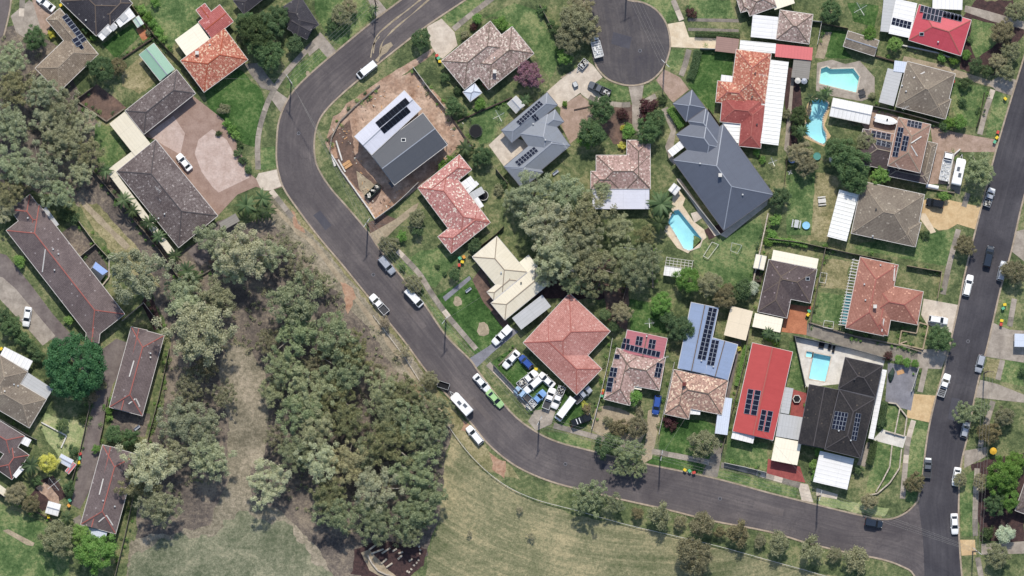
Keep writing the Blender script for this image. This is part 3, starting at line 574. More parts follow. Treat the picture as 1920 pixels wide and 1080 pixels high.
def strip_road(Lp, Rp, mat, layer, n=160):
    def res(pts):
        l = wl_(pts, 6); cum = [0]
        for u, v in zip(l, l[1:]): cum.append(cum[-1]+(v-u).length)
        out = []; i = 0
        for k in range(n+1):
            t = cum[-1]*k/n
            while i < len(l)-2 and cum[i+1] < t: i += 1
            out.append(l[i].lerp(l[i+1], min(1, (t-cum[i])/max(1e-6, cum[i+1]-cum[i]))))
        return out
    A, B = res(Lp), res(Rp); K = 4; vs = []; uv = []; s_ = 0
    for i in range(n+1):
        if i: s_ += ((A[i]+B[i])/2-(A[i-1]+B[i-1])/2).length
        for k in range(K+1): c = A[i].lerp(B[i], k/K); vs.append((c.x, c.y, .006*layer)); uv.append(((A[i]-B[i]).length*k/K, s_))
    fs = [(i*(K+1)+k, (i+1)*(K+1)+k, (i+1)*(K+1)+k+1, i*(K+1)+k+1) for i in range(n) for k in range(K)]
    fs = [f if (Vector(vs[f[1]])-Vector(vs[f[0]])).cross(Vector(vs[f[2]])-Vector(vs[f[0]])).z > 0 else f[::-1] for f in fs]
    me = MB().add(vs, fs).mesh('road', mat); ul = me.uv_layers.new(name='UVMap').data
    for l_ in me.loops: ul[l_.index].uv = uv[l_.vertex_index]
    return tag(link('road', me), kind='structure')
strip_road(R1L, R1R[:-1]+[(1722, 940), (1724, 960), (1731, 1020), (1735, 1130), (1745, 1400)], 'road_old', 7, 280)
strip_road(R2L+[(1724, 960), (1731, 1020), (1735, 1130), (1745, 1400)], R2R, 'road_new', 9)
strip_road(R3[:8], R3[::-1][:12], 'road_court', 8.2, 60)
road('road', [P(*p).to_2d() for p in [(-30, -20), (21, -20), (17, 20), (5, 68), (-30, 80)]], 'asphalt_old', 7)
kerb(R1L, -1); kerb(R1R, 1); kerb(R2L, -1); kerb(R2R, 1); kerb(R3, -1); kerb([(21, -20), (17, 20), (5, 70)], 1)
for pts, w in (([(700, 100), (705, 70), (730, 45), (765, 18), (800, -10)], .35), ([(712, 102), (718, 78), (742, 52), (778, 22), (812, -8)], .3), ([(706, 115), (722, 92), (735, 82)], .9), ([(695, 108), (700, 85), (712, 68)], .3)):
    strip('mud_track', 'soil_tan', pts, w, 8.5, 1.2)
for i, pts in enumerate(([(600, 395), (622, 422), (610, 432), (588, 404)], [(640, 165), (665, 145), (672, 153), (648, 173)], [(1130, 868), (1185, 882), (1183, 892), (1128, 878)], [(1415, 940), (1470, 955), (1467, 968), (1412, 953)], [(1785, 745), (1800, 748), (1792, 790), (1777, 786)], [(770, 575), (800, 612), (791, 618), (761, 582)], [(1150, 60), (1185, 70), (1180, 92), (1146, 82)], [(890, 745), (925, 785), (916, 792), (882, 752)])):
    patch('road_patch', 'asphalt_new' if i % 2 == 0 else 'asphalt_old', pts, 10, .12)
for x, y in ((700, 515), (560, 250), (1060, 870), (1815, 640), (1350, 935), (1200, 95)):
    c = P(x, y); t = thing('manhole_cover', None, 'manhole', (c.x, c.y, 0), 0, 'manhole covers in the roads'); AUTO.append((t, x, y, 'round manhole cover in the road'))
    MB().cyl((0, 0, .05), .42, .025, 16).build('ring', 'concrete_grey', t); MB().cyl((0, 0, .07), .33, .012, 16).build('plate', 'dark_steel', t)
# footpaths of separate slabs
def footpath(pts, width=1.25, mat='concrete', slabs=2.0, z=.03):
    l = [P(p[0], p[1]).to_2d() for p in smooth_line(pts, 8)]; cum = [0]
    for a, b in zip(l, l[1:]): cum.append(cum[-1]+(b-a).length)
    def at(t):
        for i in range(len(l)-1):
            if cum[i+1] >= t: return l[i].lerp(l[i+1], (t-cum[i])/max(1e-6, cum[i+1]-cum[i]))
        return l[-1]
    n = max(1, int(cum[-1]/slabs)); L = cum[-1]/n; c0 = at(cum[-1]/2)
    vs = []; base = MB()
    for i in range(n*2+1):
        p = at(i*L/2); d = (at(min(cum[-1], i*L/2+.1))-at(max(0, i*L/2-.1))).normalized(); nn = Vector((-d.y, d.x))*(width/2+.04); vs += [(*(p+nn), .022), (*(p-nn), .022)]
    base.add(vs, [(2*i, 2*i+1, 2*i+3, 2*i+2) for i in range(n*2)])
    root = struct('footpath', base, 'concrete_dark')
    mats = [mat, mat, mat, 'concrete_dark', 'concrete_dark', 'concrete_pale']
    for i in range(n):
        a, b = at(i*L), at((i+1)*L); m = (a+b)/2; d = b-a
        link('slab', unit(rnd.choice(mats)), root, (m.x, m.y, z+rnd.uniform(-.003, .004)), (0, 0, math.atan2(d.y, d.x)), ((d.length-.05), width, .04))
for pts in ([(600, 70), (577, 92), (543, 128), (522, 155), (502, 192), (489, 232), (483, 268), (484, 318)], [(508, 357), (530, 385), (548, 408)], [(925, -5), (880, 30), (850, 55)], [(745, 470), (785, 512), (807, 547), (842, 595), (893, 655)], [(915, 682), (957, 725), (996, 770)], [(1038, 798), (1090, 812), (1155, 830), (1200, 841)], [(1222, 846), (1285, 858), (1330, 867)], [(1352, 872), (1385, 878), (1500, 910)],
            [(1862, 168), (1847, 212), (1837, 252)], [(1815, 362), (1807, 388)], [(1797, 430), (1780, 495), (1768, 552)], [(1735, 690), (1725, 735)], [(1713, 788), (1702, 830), (1697, 880), (1692, 935)], [(1902, 560), (1893, 612)], [(1880, 675), (1871, 712)], [(1862, 752), (1842, 820), (1838, 838)], [(1832, 878), (1829, 935), (1828, 985), (1829, 1005)], [(1833, 1045), (1842, 1095)],
            [(1262, 0), (1278, 38)], [(1292, 93), (1285, 120), (1277, 142)], [(1092, 172), (1120, 190), (1165, 197), (1182, 196)], [(1206, 192), (1230, 180)], [(42, 0), (40, 30), (36, 62)]):
    footpath(pts)
# ------------------------------------------------------------------ buildings
PANEL = {}
def panel_mesh(black):
    if black not in PANEL:
        mb = MB(); mb.box((0, 0, 0), (1, 1, .04), 0, 1); mb.box((0, 0, .022), (.88, .92, .012), 0, 0)
        PANEL[black] = mb.mesh('solar_panel', ['solar_black' if black else 'solar_cell', 'glass_dark' if black else 'solar_frame'])
    return PANEL[black]
class Rect:
    def __init__(s, f, A, B, C, ze, pitch, kind, i=0):
        a, b, c = Q(f, A, ze), Q(f, B, ze), Q(f, C, ze)
        s.ex = (b-a).normalized(); s.ey = Vector((-s.ex.y, s.ex.x, 0)); w = (c-a).dot(s.ey)
        if w < 0: s.ey = -s.ey; w = -w
        s.L = (b-a).length-.012*i; s.W = w-.012*i; s.ze = ze+.011*i; s.tan = math.tan(math.radians(pitch)); s.kind = kind
        s.c = a+s.ex*((b-a).length/2)+s.ey*(w/2); s.flip = s.ex.cross(s.ey).z < 0
        s.along = s.L >= s.W
        if kind == 'gable_short': s.along = not s.along
    def w(s, x, y, z=0): return s.c+s.ex*x+s.ey*y+Vector((0, 0, s.ze-s.c.z+z))
    def height(s, p):
        d = Vector((p[0], p[1], 0))-Vector((s.c.x, s.c.y, 0)); x, y = d.dot(s.ex), d.dot(s.ey); dx, dy = s.L/2-abs(x), s.W/2-abs(y)
        if dx < -.05 or dy < -.05: return None
        sx, sy = (1 if x >= 0 else -1), (1 if y >= 0 else -1)
        if s.kind == 'flat': return s.ze, Vector((0, 0, 1))
        if s.kind.startswith('gable'):
            dd, n2 = (dy, s.ey*sy) if s.along else (dx, s.ex*sx)
        else: dd, n2 = (dx, s.ex*sx) if dx < dy else (dy, s.ey*sy)
        n = (n2*s.tan+Vector((0, 0, 1))).normalized(); return s.ze+dd*s.tan, n
    def roof(s, mb, caps, gut, cap_w=.24):
        a, b = s.L/2, s.W/2; along = s.along; F = (lambda f: f[::-1]) if s.flip else (lambda f: f)
        hh = (b if along else a)*s.tan; T = .2
        if along: r = [(-(a-b), 0), (a-b, 0)] if s.kind == 'hip' else [(-a, 0), (a, 0)]
        else: r = [(0, -(b-a)), (0, b-a)] if s.kind == 'hip' else [(0, -b), (0, b)]
        e = [(-a, -b), (a, -b), (a, b), (-a, b)]
        vs = [s.w(x, y) for x, y in e]+[s.w(x, y, hh) for x, y in r]+[s.w(x, y, -T) for x, y in e]
        fs = [(0, 1, 5, 4), (2, 3, 4, 5), (1, 2, 5), (3, 0, 4)] if along else [(1, 2, 5, 4), (3, 0, 4, 5), (0, 1, 4), (2, 3, 5)]
        fs += [(6, 7, 1, 0), (7, 8, 2, 1), (8, 9, 3, 2), (9, 6, 0, 3), (9, 8, 7, 6)]
        mb.add(vs, [F(f) for f in fs])
        up = Vector((0, 0, .03))
        caps.bar(vs[4]+up, vs[5]+up, cap_w, .1)
        if s.kind == 'hip':
            for i, j in (((0, 4), (3, 4), (1, 5), (2, 5)) if along else ((0, 4), (1, 4), (2, 5), (3, 5))):
                d = (vs[j]-vs[i])*.02; caps.bar(vs[i]+d+up*.6, vs[j]-d*.2+up*.6, cap_w*.9, .08)
        for x, y, lx, ly in ((0, -b-.06, s.L+.2, .12), (0, b+.06, s.L+.2, .12), (-a-.06, 0, .12, s.W-.02), (a+.06, 0, .12, s.W-.02)):
            c = s.w(x, y, -.09); gut.box(c, (lx, ly, .13), math.atan2(s.ex.y, s.ex.x))
def house(name, label, lm, rects, mat, ze=2.8, pitch=22, cap='ridge_brown', gut='gutter_white', wall='brick_wall', flats=(), panels=(), bits=(), cat='house', windows=True, black=False):
    R = [Rect(r[0], r[1], r[2], r[3], (r[6] if len(r) > 6 else ze), (r[7] if len(r) > 7 else pitch), (r[4] if len(r) > 4 and r[4] else 'hip'), i) for i, r in enumerate(rects)]
    mats = [(r[5] if len(r) > 5 and r[5] else mat) for r in rects]
    org = Vector((R[0].c.x, R[0].c.y, 0)); t = thing(name, label, cat, org)
    if lm:
        x, y = q(rects[0][0], tuple((rects[0][2][k]+rects[0][3][k])/2 for k in (0, 1))); mark(x, y, lm)
    w = MB()
    for i, r in enumerate(R):
        ins = .55+.02*i; c = r.w(0, 0); zt = r.ze-.12
        if min(r.L, r.W) < 2.2: ins = .15
        if r.L-2*ins > .4 and r.W-2*ins > .4: w.box((c.x, c.y, zt/2), (r.L-2*ins, r.W-2*ins, zt), math.atan2(r.ex.y, r.ex.x))
        if r.kind.startswith('gable'):
            hh = ((r.W if r.along else r.L)/2-ins)*r.tan
            for sgn in (-1, 1):
                if r.along: x = sgn*(r.L/2-ins-.02); w.add([r.w(x, -r.W/2+ins, -.13), r.w(x, r.W/2-ins, -.13), r.w(x, 0, hh-.05)], [(0, 1, 2)])
                else: y = sgn*(r.W/2-ins-.02); w.add([r.w(-r.L/2+ins, y, -.13), r.w(r.L/2-ins, y, -.13), r.w(0, y, hh-.05)], [(0, 1, 2)])
    wo = w.build('wall', wall, t, org)
    if windows:
        cnt = 0
        for i, r in enumerate(R[:2]):
            ins = .55+.02*i; ang = math.atan2(r.ex.y, r.ex.x)
            for side in range(4):
                ln = r.L if side < 2 else r.W
                for k in range(1 if ln < 9 else 2):
                    off = 0 if ln < 9 else (k-.5)*ln*.5
                    p = r.w(off, (r.W/2-ins)*(1 if side else -1), 0) if side < 2 else r.w((r.L/2-ins)*(1 if side == 2 else -1), off, 0)
                    if any(o is not r and o.height(p) is not None for o in R) or cnt > 7: continue
                    cnt += 1; zz = min(1.5, r.ze-1.3)+(2.7 if r.ze > 5 else 0); door = cnt == 1
                    fr_ = link('door' if door else 'window', unit('render_white'), t, (p.x-org.x, p.y-org.y, 1.05 if door else zz), (0, 0, ang+(0 if side < 2 else math.pi/2)), (1.0 if door else 1.7, .12, 2.1 if door else 1.2))
                    link('panel' if door else 'pane', unit('timber_dark' if door else 'glass_dark'), fr_, (0, 0, 0), None, (.86, 1.3, .86))
    by = {}
    for r, m in zip(R, mats): by.setdefault(m, []).append(r)
    for m, rs in by.items():
        mb, caps, g = MB(), MB(), MB()
        for r in rs: r.roof(mb, caps, g)
        ro = mb.build('roof', m, t, org, uv=True); caps.build('ridge_cap', cap, ro, org); g.build('gutter', gut, ro, org)
    FL = []
    for fl in flats: FL.append(flat(t, org, *fl))
    allr = R+FL
    def top(p):
        hs = [h for h in (r.height(p) for r in allr) if h]
        return max(hs, key=lambda h: h[0]) if hs else (ze, Vector((0, 0, 1)))
    for f, A, B, C, n, m in panels:
        a, b, c = (Vector(q(f, p)) for p in (A, B, C)); du, dv = (b-a)/n, (c-a)/m
        for i in range(n):
            for j in range(m):
                pp = a+du*(i+.5)+dv*(j+.5); z = ze+.6
                for _ in range(3): w_ = P(pp.x, pp.y, z); z, nr = top(w_)
                w_ = P(pp.x, pp.y, z)
                d3 = P(pp.x+du.x, pp.y+du.y, z)-w_; e3 = P(pp.x+dv.x, pp.y+dv.y, z)-w_
                def lift(v): return Vector((v.x, v.y, -(nr.x*v.x+nr.y*v.y)/nr.z))
                d3, e3 = lift(d3), lift(e3); x = d3.normalized(); y = nr.cross(x); W_, H_ = d3.length, abs(e3.dot(y))
                o = link('solar_panel', panel_mesh(black), t); mtx = Matrix((x, y, nr)).transposed().to_4x4()
                o.rotation_euler = mtx.to_euler(); o.scale = (W_*.965, H_*.975, 1); o.location = w_+nr*.12-org
    for bt in bits:
        k, f, p = bt[:3]; z = ze+.8; px = q(f, p)
        for _ in range(3): w_ = P(px[0], px[1], z); z, nr = top(w_)
        w_ = P(px[0], px[1], z)-org
        if k == 'vent': MB().cyl((0, 0, -.1), .1, .42, 8).cyl((0, 0, .3), .2, .2, 10).build('roof_vent', bt[3] if len(bt) > 3 else 'galv_steel', t).location = w_
        if k == 'chimney': MB().box((0, 0, .3), (.7, .7, 1.6)).box((0, 0, 1.14), (.86, .86, .12)).build('chimney', bt[3] if len(bt) > 3 else 'brick_wall', t).location = w_
        if k == 'skylight':
            x = Vector((1, 0, 0)) if abs(nr.x) < .9 else Vector((0, 1, 0)); x = (x-nr*x.dot(nr)).normalized(); y = nr.cross(x)
            o = MB().box((0, 0, .05), (1.1, .9, .16), 0, 1).box((0, 0, .14), (.85, .65, .04), 0, 0).build('skylight', ['glass_dark', 'galv_steel'], t); o.rotation_euler = Matrix((x, y, nr)).transposed().to_euler(); o.location = w_
        if k == 'antenna':
            mb = MB().cyl((0, 0, -.3), .03, 2.6, 6).bar((-.9, 0, 2.2), (.9, 0, 2.2), .05)
            for i in range(5): mb.bar((-.8+i*.4, -.5+.06*i, 2.2), (-.8+i*.4, .5-.06*i, 2.2), .035)
            o = mb.build('antenna', 'galv_steel', t); o.location = w_; o.rotation_euler = (0, 0, rnd.uniform(0, 3))
        if k == 'white_trim':     # pale gable trim standing on the roof
            b = q(f, bt[3]); w2 = P(b[0], b[1], z); z2, n2 = top(w2); w2 = P(b[0], b[1], z2)-org
            MB().bar(w_+Vector((0, 0, .1)), w2+Vector((0, 0, .1)), .28, .16).build('barge_board', 'gutter_white', t)
    return t
def flat(t, org, f, A, B, C, mat, z=2.55, turn=False, name='patio_roof', posts=True, lift=.0):
    r = Rect(f, A, B, C, z, 0, 'flat'); mb = MB(); a, b = r.L/2, r.W/2; T = .09; sl_ = .02
    e = [(-a, -b), (a, -b), (a, b), (-a, b)]; hz = [sl_*(y+b)+lift*(x > 0) for x, y in e]
    vs = [r.w(x, y, h) for (x, y), h in zip(e, hz)]+[r.w(x, y, h-T) for (x, y), h in zip(e, hz)]
    fs = [(0, 1, 2, 3), (7, 6, 5, 4), (4, 5, 1, 0), (5, 6, 2, 1), (6, 7, 3, 2), (7, 4, 0, 3)]
    mb.add(vs, [x[::-1] for x in fs] if r.flip else fs)
    me = mb.mesh(name, mat, org); ul = me.uv_layers.new(name='UVMap').data
    for p in me.polygons:
        for li in p.loop_indices:
            co = me.vertices[me.loops[li].vertex_index].co
            u, v = co.dot(r.ex), co.dot(r.ey); ul[li].uv = (v, u) if turn else (u, v)
    o = link(name, me, t)
    if posts:
        for x, y in e:
            p = r.w(x*.96 if abs(x) > 1 else x*.85, y*.96 if abs(y) > 1 else y*.85, 0)-org
            link('post', unit('galv_steel'), o, (p.x, p.y, (z-.06)/2), (0, 0, math.atan2(r.ex.y, r.ex.x)), (.1, .1, z-.06))
    return r
def cover(name, label, lm, cat, flats, parts='roof_sheet'):
    f, A, B, C = flats[0][:4]; r = Rect(f, A, B, C, 2.5, 0, 'flat'); org = Vector((r.c.x, r.c.y, 0)); t = thing(name, label, cat, org)
    if lm:
        x, y = q(f, tuple((B[k]+C[k])/2 for k in (0, 1))); mark(x, y, lm)
    for fl in flats: flat(t, org, *fl, **({'name': parts}))
    return t
def shed(label, lm, f, A, B, C, mat, ze=2.2, pitch=12, kind='gable', wall='metal_zinc', name='garden_shed'):
    return house(name, label, lm, [(f, A, B, C, kind)], mat, ze, pitch, 'ridge_steel', 'gutter_white', wall, cat='shed', windows=False)

MW, MC = 'metal_white', 'metal_cream'
house('brown_tiled_house', 'brown tiled house with a strip of solar panels, top left beside the bush', 'the top left solar house', [('00', (735, 405), (440, 690), (561, 225)), ('00', (448, 62), (735, 405), (350, 150))], 'tile_brown', cap='ridge_pale',
      panels=[('00', (458, 126), (612, 322), (500, 106), 8, 1), ('00', (538, 300), (596, 385), (575, 272), 3, 1)])
house('charcoal_house', 'charcoal tiled house with stepped white patio roof, top left', 'the charcoal house', [('00', (722, 268), (940, 45), (500, -40)), ('00', (740, 110), (905, -60), (860, 160))], 'tile_charcoal', cap='ridge_brown',
      flats=[('00', (728, 264), (768, 305), (882, 195), MW, 2.5), ('00', (846, 130), (900, 205), (1005, 105), MW, 2.52), ('00', (752, 232), (795, 272), (788, 203), 'metal_zinc', 2.72, False, 'translucent_sheet', False), ('00', (815, 198), (850, 235), (848, 170), 'metal_zinc', 2.74, False, 'translucent_sheet', False), ('00', (868, 105), (925, 165), (905, 68), 'metal_zinc', 2.78, False, 'translucent_sheet', False)], bits=[('vent', '00', (645, 152))])
house('orange_tiled_house', 'orange tiled house with dark red wing and cream patio roof, top left', 'the orange tiled house', [('00', (1355, 455), (1530, 690), (1800, 370)), ('00', (1488, 165), (1590, 290), (1745, 155), 'gable', 'tile_rose', 2.75, 8), ('00', (1470, 75), (1535, 160), (1582, 85), 'gable', 'tile_rose', 2.7, 6)], 'tile_orange', cap='ridge_orange',
      flats=[('00', (1310, 300), (1405, 430), (1578, 300), 'metal_cream_pale', 2.6), ('00', (1705, 490), (1735, 527), (1792, 430), MW, 2.5)], bits=[('chimney', '00', (1480, 400), 'render_white'), ('vent', '00', (1575, 335))])
house('charcoal_roofed_house', 'very dark roofed house with small gables at the top edge beside a large dark tree', 'the dark gabled house', [('10', (470, 185), (330, -30), (215, 150)), ('00', (1750, 5), (1830, 105), (2080, -60)), ('10', (235, 215), (380, 295), (310, 110), 'gable')], 'tile_charcoal', cap='ridge_dark', gut='gutter_dark')
house('purple_brown_unit', 'smaller purple brown tiled unit above the brick driveway', 'the upper purple brown unit', [('00', (940, 830), (1325, 525), (1465, 700))], 'tile_purple', cap='ridge_dark', flats=[('p', (205, 232), (234, 209), (272, 280), MC, 2.5)])
house('purple_brown_unit', 'long purple brown tiled unit with cream side awning and palms along it', 'the long purple brown unit', [('01', (875, 205), (1340, 775), (1630, 535))], 'tile_purple', cap='ridge_dark', bits=[('vent', '01', (1235, 525)), ('vent', '01', (1190, 558)), ('antenna', '01', (1190, 345))],
      flats=[('01', (815, 185), (1090, -20), (880, 240), MC, 2.5), ('01', (812, 225), (1268, 835), (885, 235), MC, 2.45)])
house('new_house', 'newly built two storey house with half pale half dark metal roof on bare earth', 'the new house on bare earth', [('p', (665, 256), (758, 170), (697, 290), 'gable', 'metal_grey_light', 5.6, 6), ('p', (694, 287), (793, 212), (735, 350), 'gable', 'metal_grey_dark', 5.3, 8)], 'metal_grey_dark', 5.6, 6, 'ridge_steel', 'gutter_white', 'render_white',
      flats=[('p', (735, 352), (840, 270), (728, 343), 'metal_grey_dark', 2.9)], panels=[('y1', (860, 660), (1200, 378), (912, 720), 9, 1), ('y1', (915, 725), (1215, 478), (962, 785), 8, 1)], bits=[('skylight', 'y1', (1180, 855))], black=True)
house('lichen_tiled_house', 'grey pink lichened tile house with stepped right wing beside a pink flowering tree', 'the lichened house', [('z1', (165, 565), (715, 120), (420, 890)), ('z1', (700, 885), (1205, 480), (860, 260))], 'tile_lichen', cap='ridge_brown', bits=[('vent', 'z1', (763, 530), 'render_white'), ('chimney', 'z1', (765, 690), 'render_white')],
      flats=[('z1', (625, 820), (685, 892), (838, 735), 'tile_dark_red', 2.4)])
house('conservatory', 'small pale translucent hipped garden room beside the lichened house', None, [('z1', (410, 915), (540, 818), (490, 1020))], 'metal_pale_blue', 2.4, 14, 'ridge_steel', 'gutter_white', 'render_white', cat='garden room', windows=False)
house('grey_metal_house', 'grey metal roofed courtyard house with three groups of solar panels', 'the grey courtyard house', [('z2', (240, 505), (755, 80), (345, 655)), ('z2', (760, 320), (1005, 670), (475, 585)), ('z2', (270, 915), (822, 450), (690, 950)), ('z2', (290, 925), (470, 1160), (690, 950)), ('z2', (845, 270), (945, 410), (690, 480))], 'metal_grey', 2.8, 20, 'ridge_steel', 'gutter_dark', 'render_white',
      panels=[('z2', (405, 414), (668, 172), (452, 455), 9, 2), ('z2', (572, 345), (618, 318), (622, 405), 2, 2), ('z2', (390, 865), (610, 690), (440, 915), 7, 2)], bits=[('vent', 'z2', (598, 435)), ('vent', 'z2', (735, 615)), ('antenna', 'z2', (955, 690))])
house('pink_tiled_house', 'pink lichened tile house with an L shape beside the new house', 'the pink tiled house', [('11', (1215, 330), (1525, 80), (1305, 443)), ('11', (1215, 330), (1527, 746), (1525, 280)), ('11', (1365, 695), (1465, 820), (1750, 580))], 'tile_pink', cap='ridge_red')
house('cream_metal_house', 'cream metal roofed house with several gables above a lush lawn', 'the cream roofed house', [('z5', (275, 370), (550, 140), (600, 780)), ('z5', (640, 1078), (1145, 662), (485, 890)), ('z5', (440, 765), (700, 550), (510, 855))], MC, 2.8, 9, 'ridge_pale', 'gutter_white', 'brick_wall', flats=[('z5', (790, 440), (905, 345), (900, 570), 'metal_cream_pale', 2.5)], bits=[('vent', 'z5', (598, 545)), ('vent', 'z5', (822, 662), 'dark_steel')])
house('old_red_house', 'large faded red tiled L shaped house with old vehicles parked on its lawn', 'the faded red house', [('22', (85, 410), (430, 40), (735, 325)), ('22', (85, 410), (485, 800), (670, 605))], 'tile_old_red', cap='ridge_red')
house('solar_brown_house', 'brown tiled house with pink metal rear roof and many solar panels', 'the pink-brown solar house', [('22', (785, 455), (1150, 522), (735, 700)), ('22', (785, 450), (690, 832), (885, 870)), ('22', (865, 315), (1165, 378), (815, 480), 'gable_short', 'metal_rose', 2.9, 5)], 'tile_lichen_pink', cap='ridge_brown',
      flats=[('22', (900, 712), (978, 724), (905, 755), 'metal_cream_pale', 2.4)], panels=[('22', (825, 410), (1115, 478), (815, 455), 9, 1), ('22', (838, 374), (888, 384), (828, 412), 2, 1), ('22', (935, 358), (985, 368), (922, 425), 2, 2), ('22', (1030, 380), (1082, 390), (1018, 450), 2, 2), ('22', (1085, 558), (1132, 566), (1062, 665), 2, 3), ('22', (742, 592), (795, 600), (728, 662), 2, 2), ('22', (722, 668), (768, 674), (702, 775), 1, 3), ('22', (770, 495), (812, 500), (766, 530), 1, 1)], bits=[('vent', '22', (1010, 362), 'render_white'), ('vent', '22', (775, 700), 'dark_steel'), ('antenna', '22', (1145, 525))])
house('blue_and_tile_house', 'house with long blue metal rear roof with solar strips and mottled tile front', 'the blue and tile house', [('22', (1345, 108), (1548, 150), (1240, 600), 'gable', 'metal_blue', 3.2, 6), ('22', (1500, 372), (1692, 425), (1440, 640), 'gable', 'metal_blue', 3.1, 6), ('22', (1215, 612), (1622, 692), (1165, 870)), ('22', (1215, 615), (1145, 945), (1325, 980))], 'tile_lichen_orange', 2.8, 22, 'ridge_brown',
      flats=[('22', (1330, 890), (1415, 897), (1328, 945), MW, 2.4)], panels=[('22', (1476, 143), (1540, 156), (1388, 530), 2, 12), ('22', (1500, 385), (1556, 396), (1460, 575), 2, 6)], bits=[('vent', '22', (1420, 545)), ('vent', '22', (1510, 590)), ('chimney', '22', (1290, 722), 'tile_dark_red')])
house('red_metal_house', 'long plain red metal roofed house with two blocks of solar panels', 'the long red metal house', [('p', (1411, 643), (1486, 660), (1373, 808), 'gable')], 'metal_red', 2.9, 7, 'ridge_red', 'gutter_white', 'render_white', flats=[('p', (1374, 808), (1415, 818), (1372, 822), MW, 2.5)], panels=[('22', (1770, 755), (1815, 763), (1737, 940), 1, 5), ('22', (1822, 763), (1870, 771), (1788, 950), 1, 5), ('22', (1872, 910), (1912, 918), (1840, 1065), 1, 4), ('22', (1918, 918), (1960, 926), (1886, 1075), 1, 4)])
house('dark_roofed_house', 'black tiled house with mossy solar roof beside the rectangular pool', 'the black tiled house', [('z7', (640, 612), (1042, 712), (790, -60), None, None, 5.2), ('z6', (870, 300), (1290, 395), (800, 655), None, None, 5.25), ('z7', (465, -115), (800, -50), (545, 587), 'gable', None, 4.6, 10)], 'tile_black', 5.2, 17, 'ridge_dark', 'gutter_dark', 'render_white',
      flats=[('p', (1653, 692), (1663, 694), (1624, 821), MW, 2.8, True), ('z7', (585, 632), (970, 722), (612, 1003), 'metal_white', 2.7, True)], panels=[('z7', (758, 185), (905, 207), (715, 383), 4, 4), ('z7', (988, 205), (1048, 216), (932, 508), 2, 6)], bits=[('vent', 'z6', (973, 548), 'dark_steel'), ('vent', 'z7', (795, 405)), ('vent', 'z7', (930, 515))])
house('terracotta_house', 'terracotta tiled house with slatted pergola on its left side', 'the terracotta house', [('p', (1613, 482), (1684, 497), (1588, 615)), ('p', (1640, 530), (1731, 547), (1629, 592)), ('p', (1640, 560), (1676, 567), (1628, 622))], 'tile_terracotta', 2.9, 23, 'ridge_red', bits=[('vent', 'y3', (1745, 462)), ('vent', 'y3', (1563, 678)), ('chimney', 'y3', (1680, 930), 'render_white'), ('vent', 'y3', (1575, 855)), ('white_trim', 'y3', (1905, 470), (1895, 640)), ('white_trim', 'y4', (1905, 345), (1880, 490))])
house('dark_brown_house', 'dark brown tiled house with cream rear patio roof and terracotta paved court', 'the dark brown house', [('y3', (490, 400), (1030, 510), (428, 780)), ('y3', (490, 400), (365, 985), (690, 1060))], 'tile_dark_brown', 2.9, 22, 'ridge_brown', flats=[('y3', (540, 290), (1050, 392), (518, 400), 'metal_cream_pale', 2.6), ('y4', (455, 280), (770, 347), (425, 435), 'metal_cream_pale', 2.6)], bits=[('skylight', 'y3', (925, 615))])
house('grey_brown_house', 'grey brown hipped house with long cream patio and tan driveway', 'the tan driveway house', [('31', (625, 668), (1092, 768), (705, 280)), ('31', (1105, 770), (1148, 590), (960, 735))], 'tile_grey_brown', 2.8, 22, 'ridge_pale', flats=[('31', (535, 340), (680, 378), (468, 700), 'metal_white_rib', 2.5, True)], bits=[('vent', '31', (785, 690)), ('vent', '31', (810, 490), 'dark_steel')])
house('two_storey_solar_house', 'two storey red brown house with five solar groups beside the white boat', 'the boat house', [('z8', (510, 240), (870, 322), (405, 785), None, 'tile_red_brown', 5.4), ('z8', (185, 368), (640, 470), (150, 560), None, None, 2.8, 20), ('z8', (110, 370), (640, 480), (60, 760), None, 'tile_dark_brown', 2.75, 20), ('z8', (835, 510), (945, 537), (745, 940), None, 'tile_grey_brown', 2.7, 20), ('z8', (420, 760), (860, 850), (390, 900), None, 'tile_dark_brown', 2.72, 20)], 'tile_red_brown', 2.8, 22, 'ridge_pale',
      panels=[('z8', (612, 268), (775, 302), (600, 340), 4, 2), ('z8', (508, 348), (572, 358), (436, 680), 2, 6), ('z8', (568, 444), (632, 455), (532, 612), 2, 3), ('z8', (207, 385), (425, 430), (196, 455), 4, 2), ('z8', (268, 475), (428, 512), (255, 550), 3, 2)], bits=[('white_trim', 'z8', (650, 530), (765, 455)), ('white_trim', 'z8', (650, 560), (720, 675)), ('antenna', 'z8', (490, 800))])
house('grey_brown_tiled_house', 'grey brown tiled house with white ribbed patio below the red roofed house', 'the grey-brown tiled house', [('30', (960, 797), (1318, 890), (1062, 465)), ('30', (1330, 892), (1372, 745), (1190, 850))], 'tile_grey_brown', 2.8, 22, 'ridge_pale', flats=[('30', (898, 510), (1010, 540), (838, 768), 'metal_zinc', 2.5, True), ('30', (1308, 680), (1370, 690), (1300, 733), MW, 2.4)], bits=[('vent', '30', (1035, 685)), ('vent', '30', (1005, 643)), ('antenna', '30', (1025, 815)), ('white_trim', '30', (1090, 585), (1175, 540))])
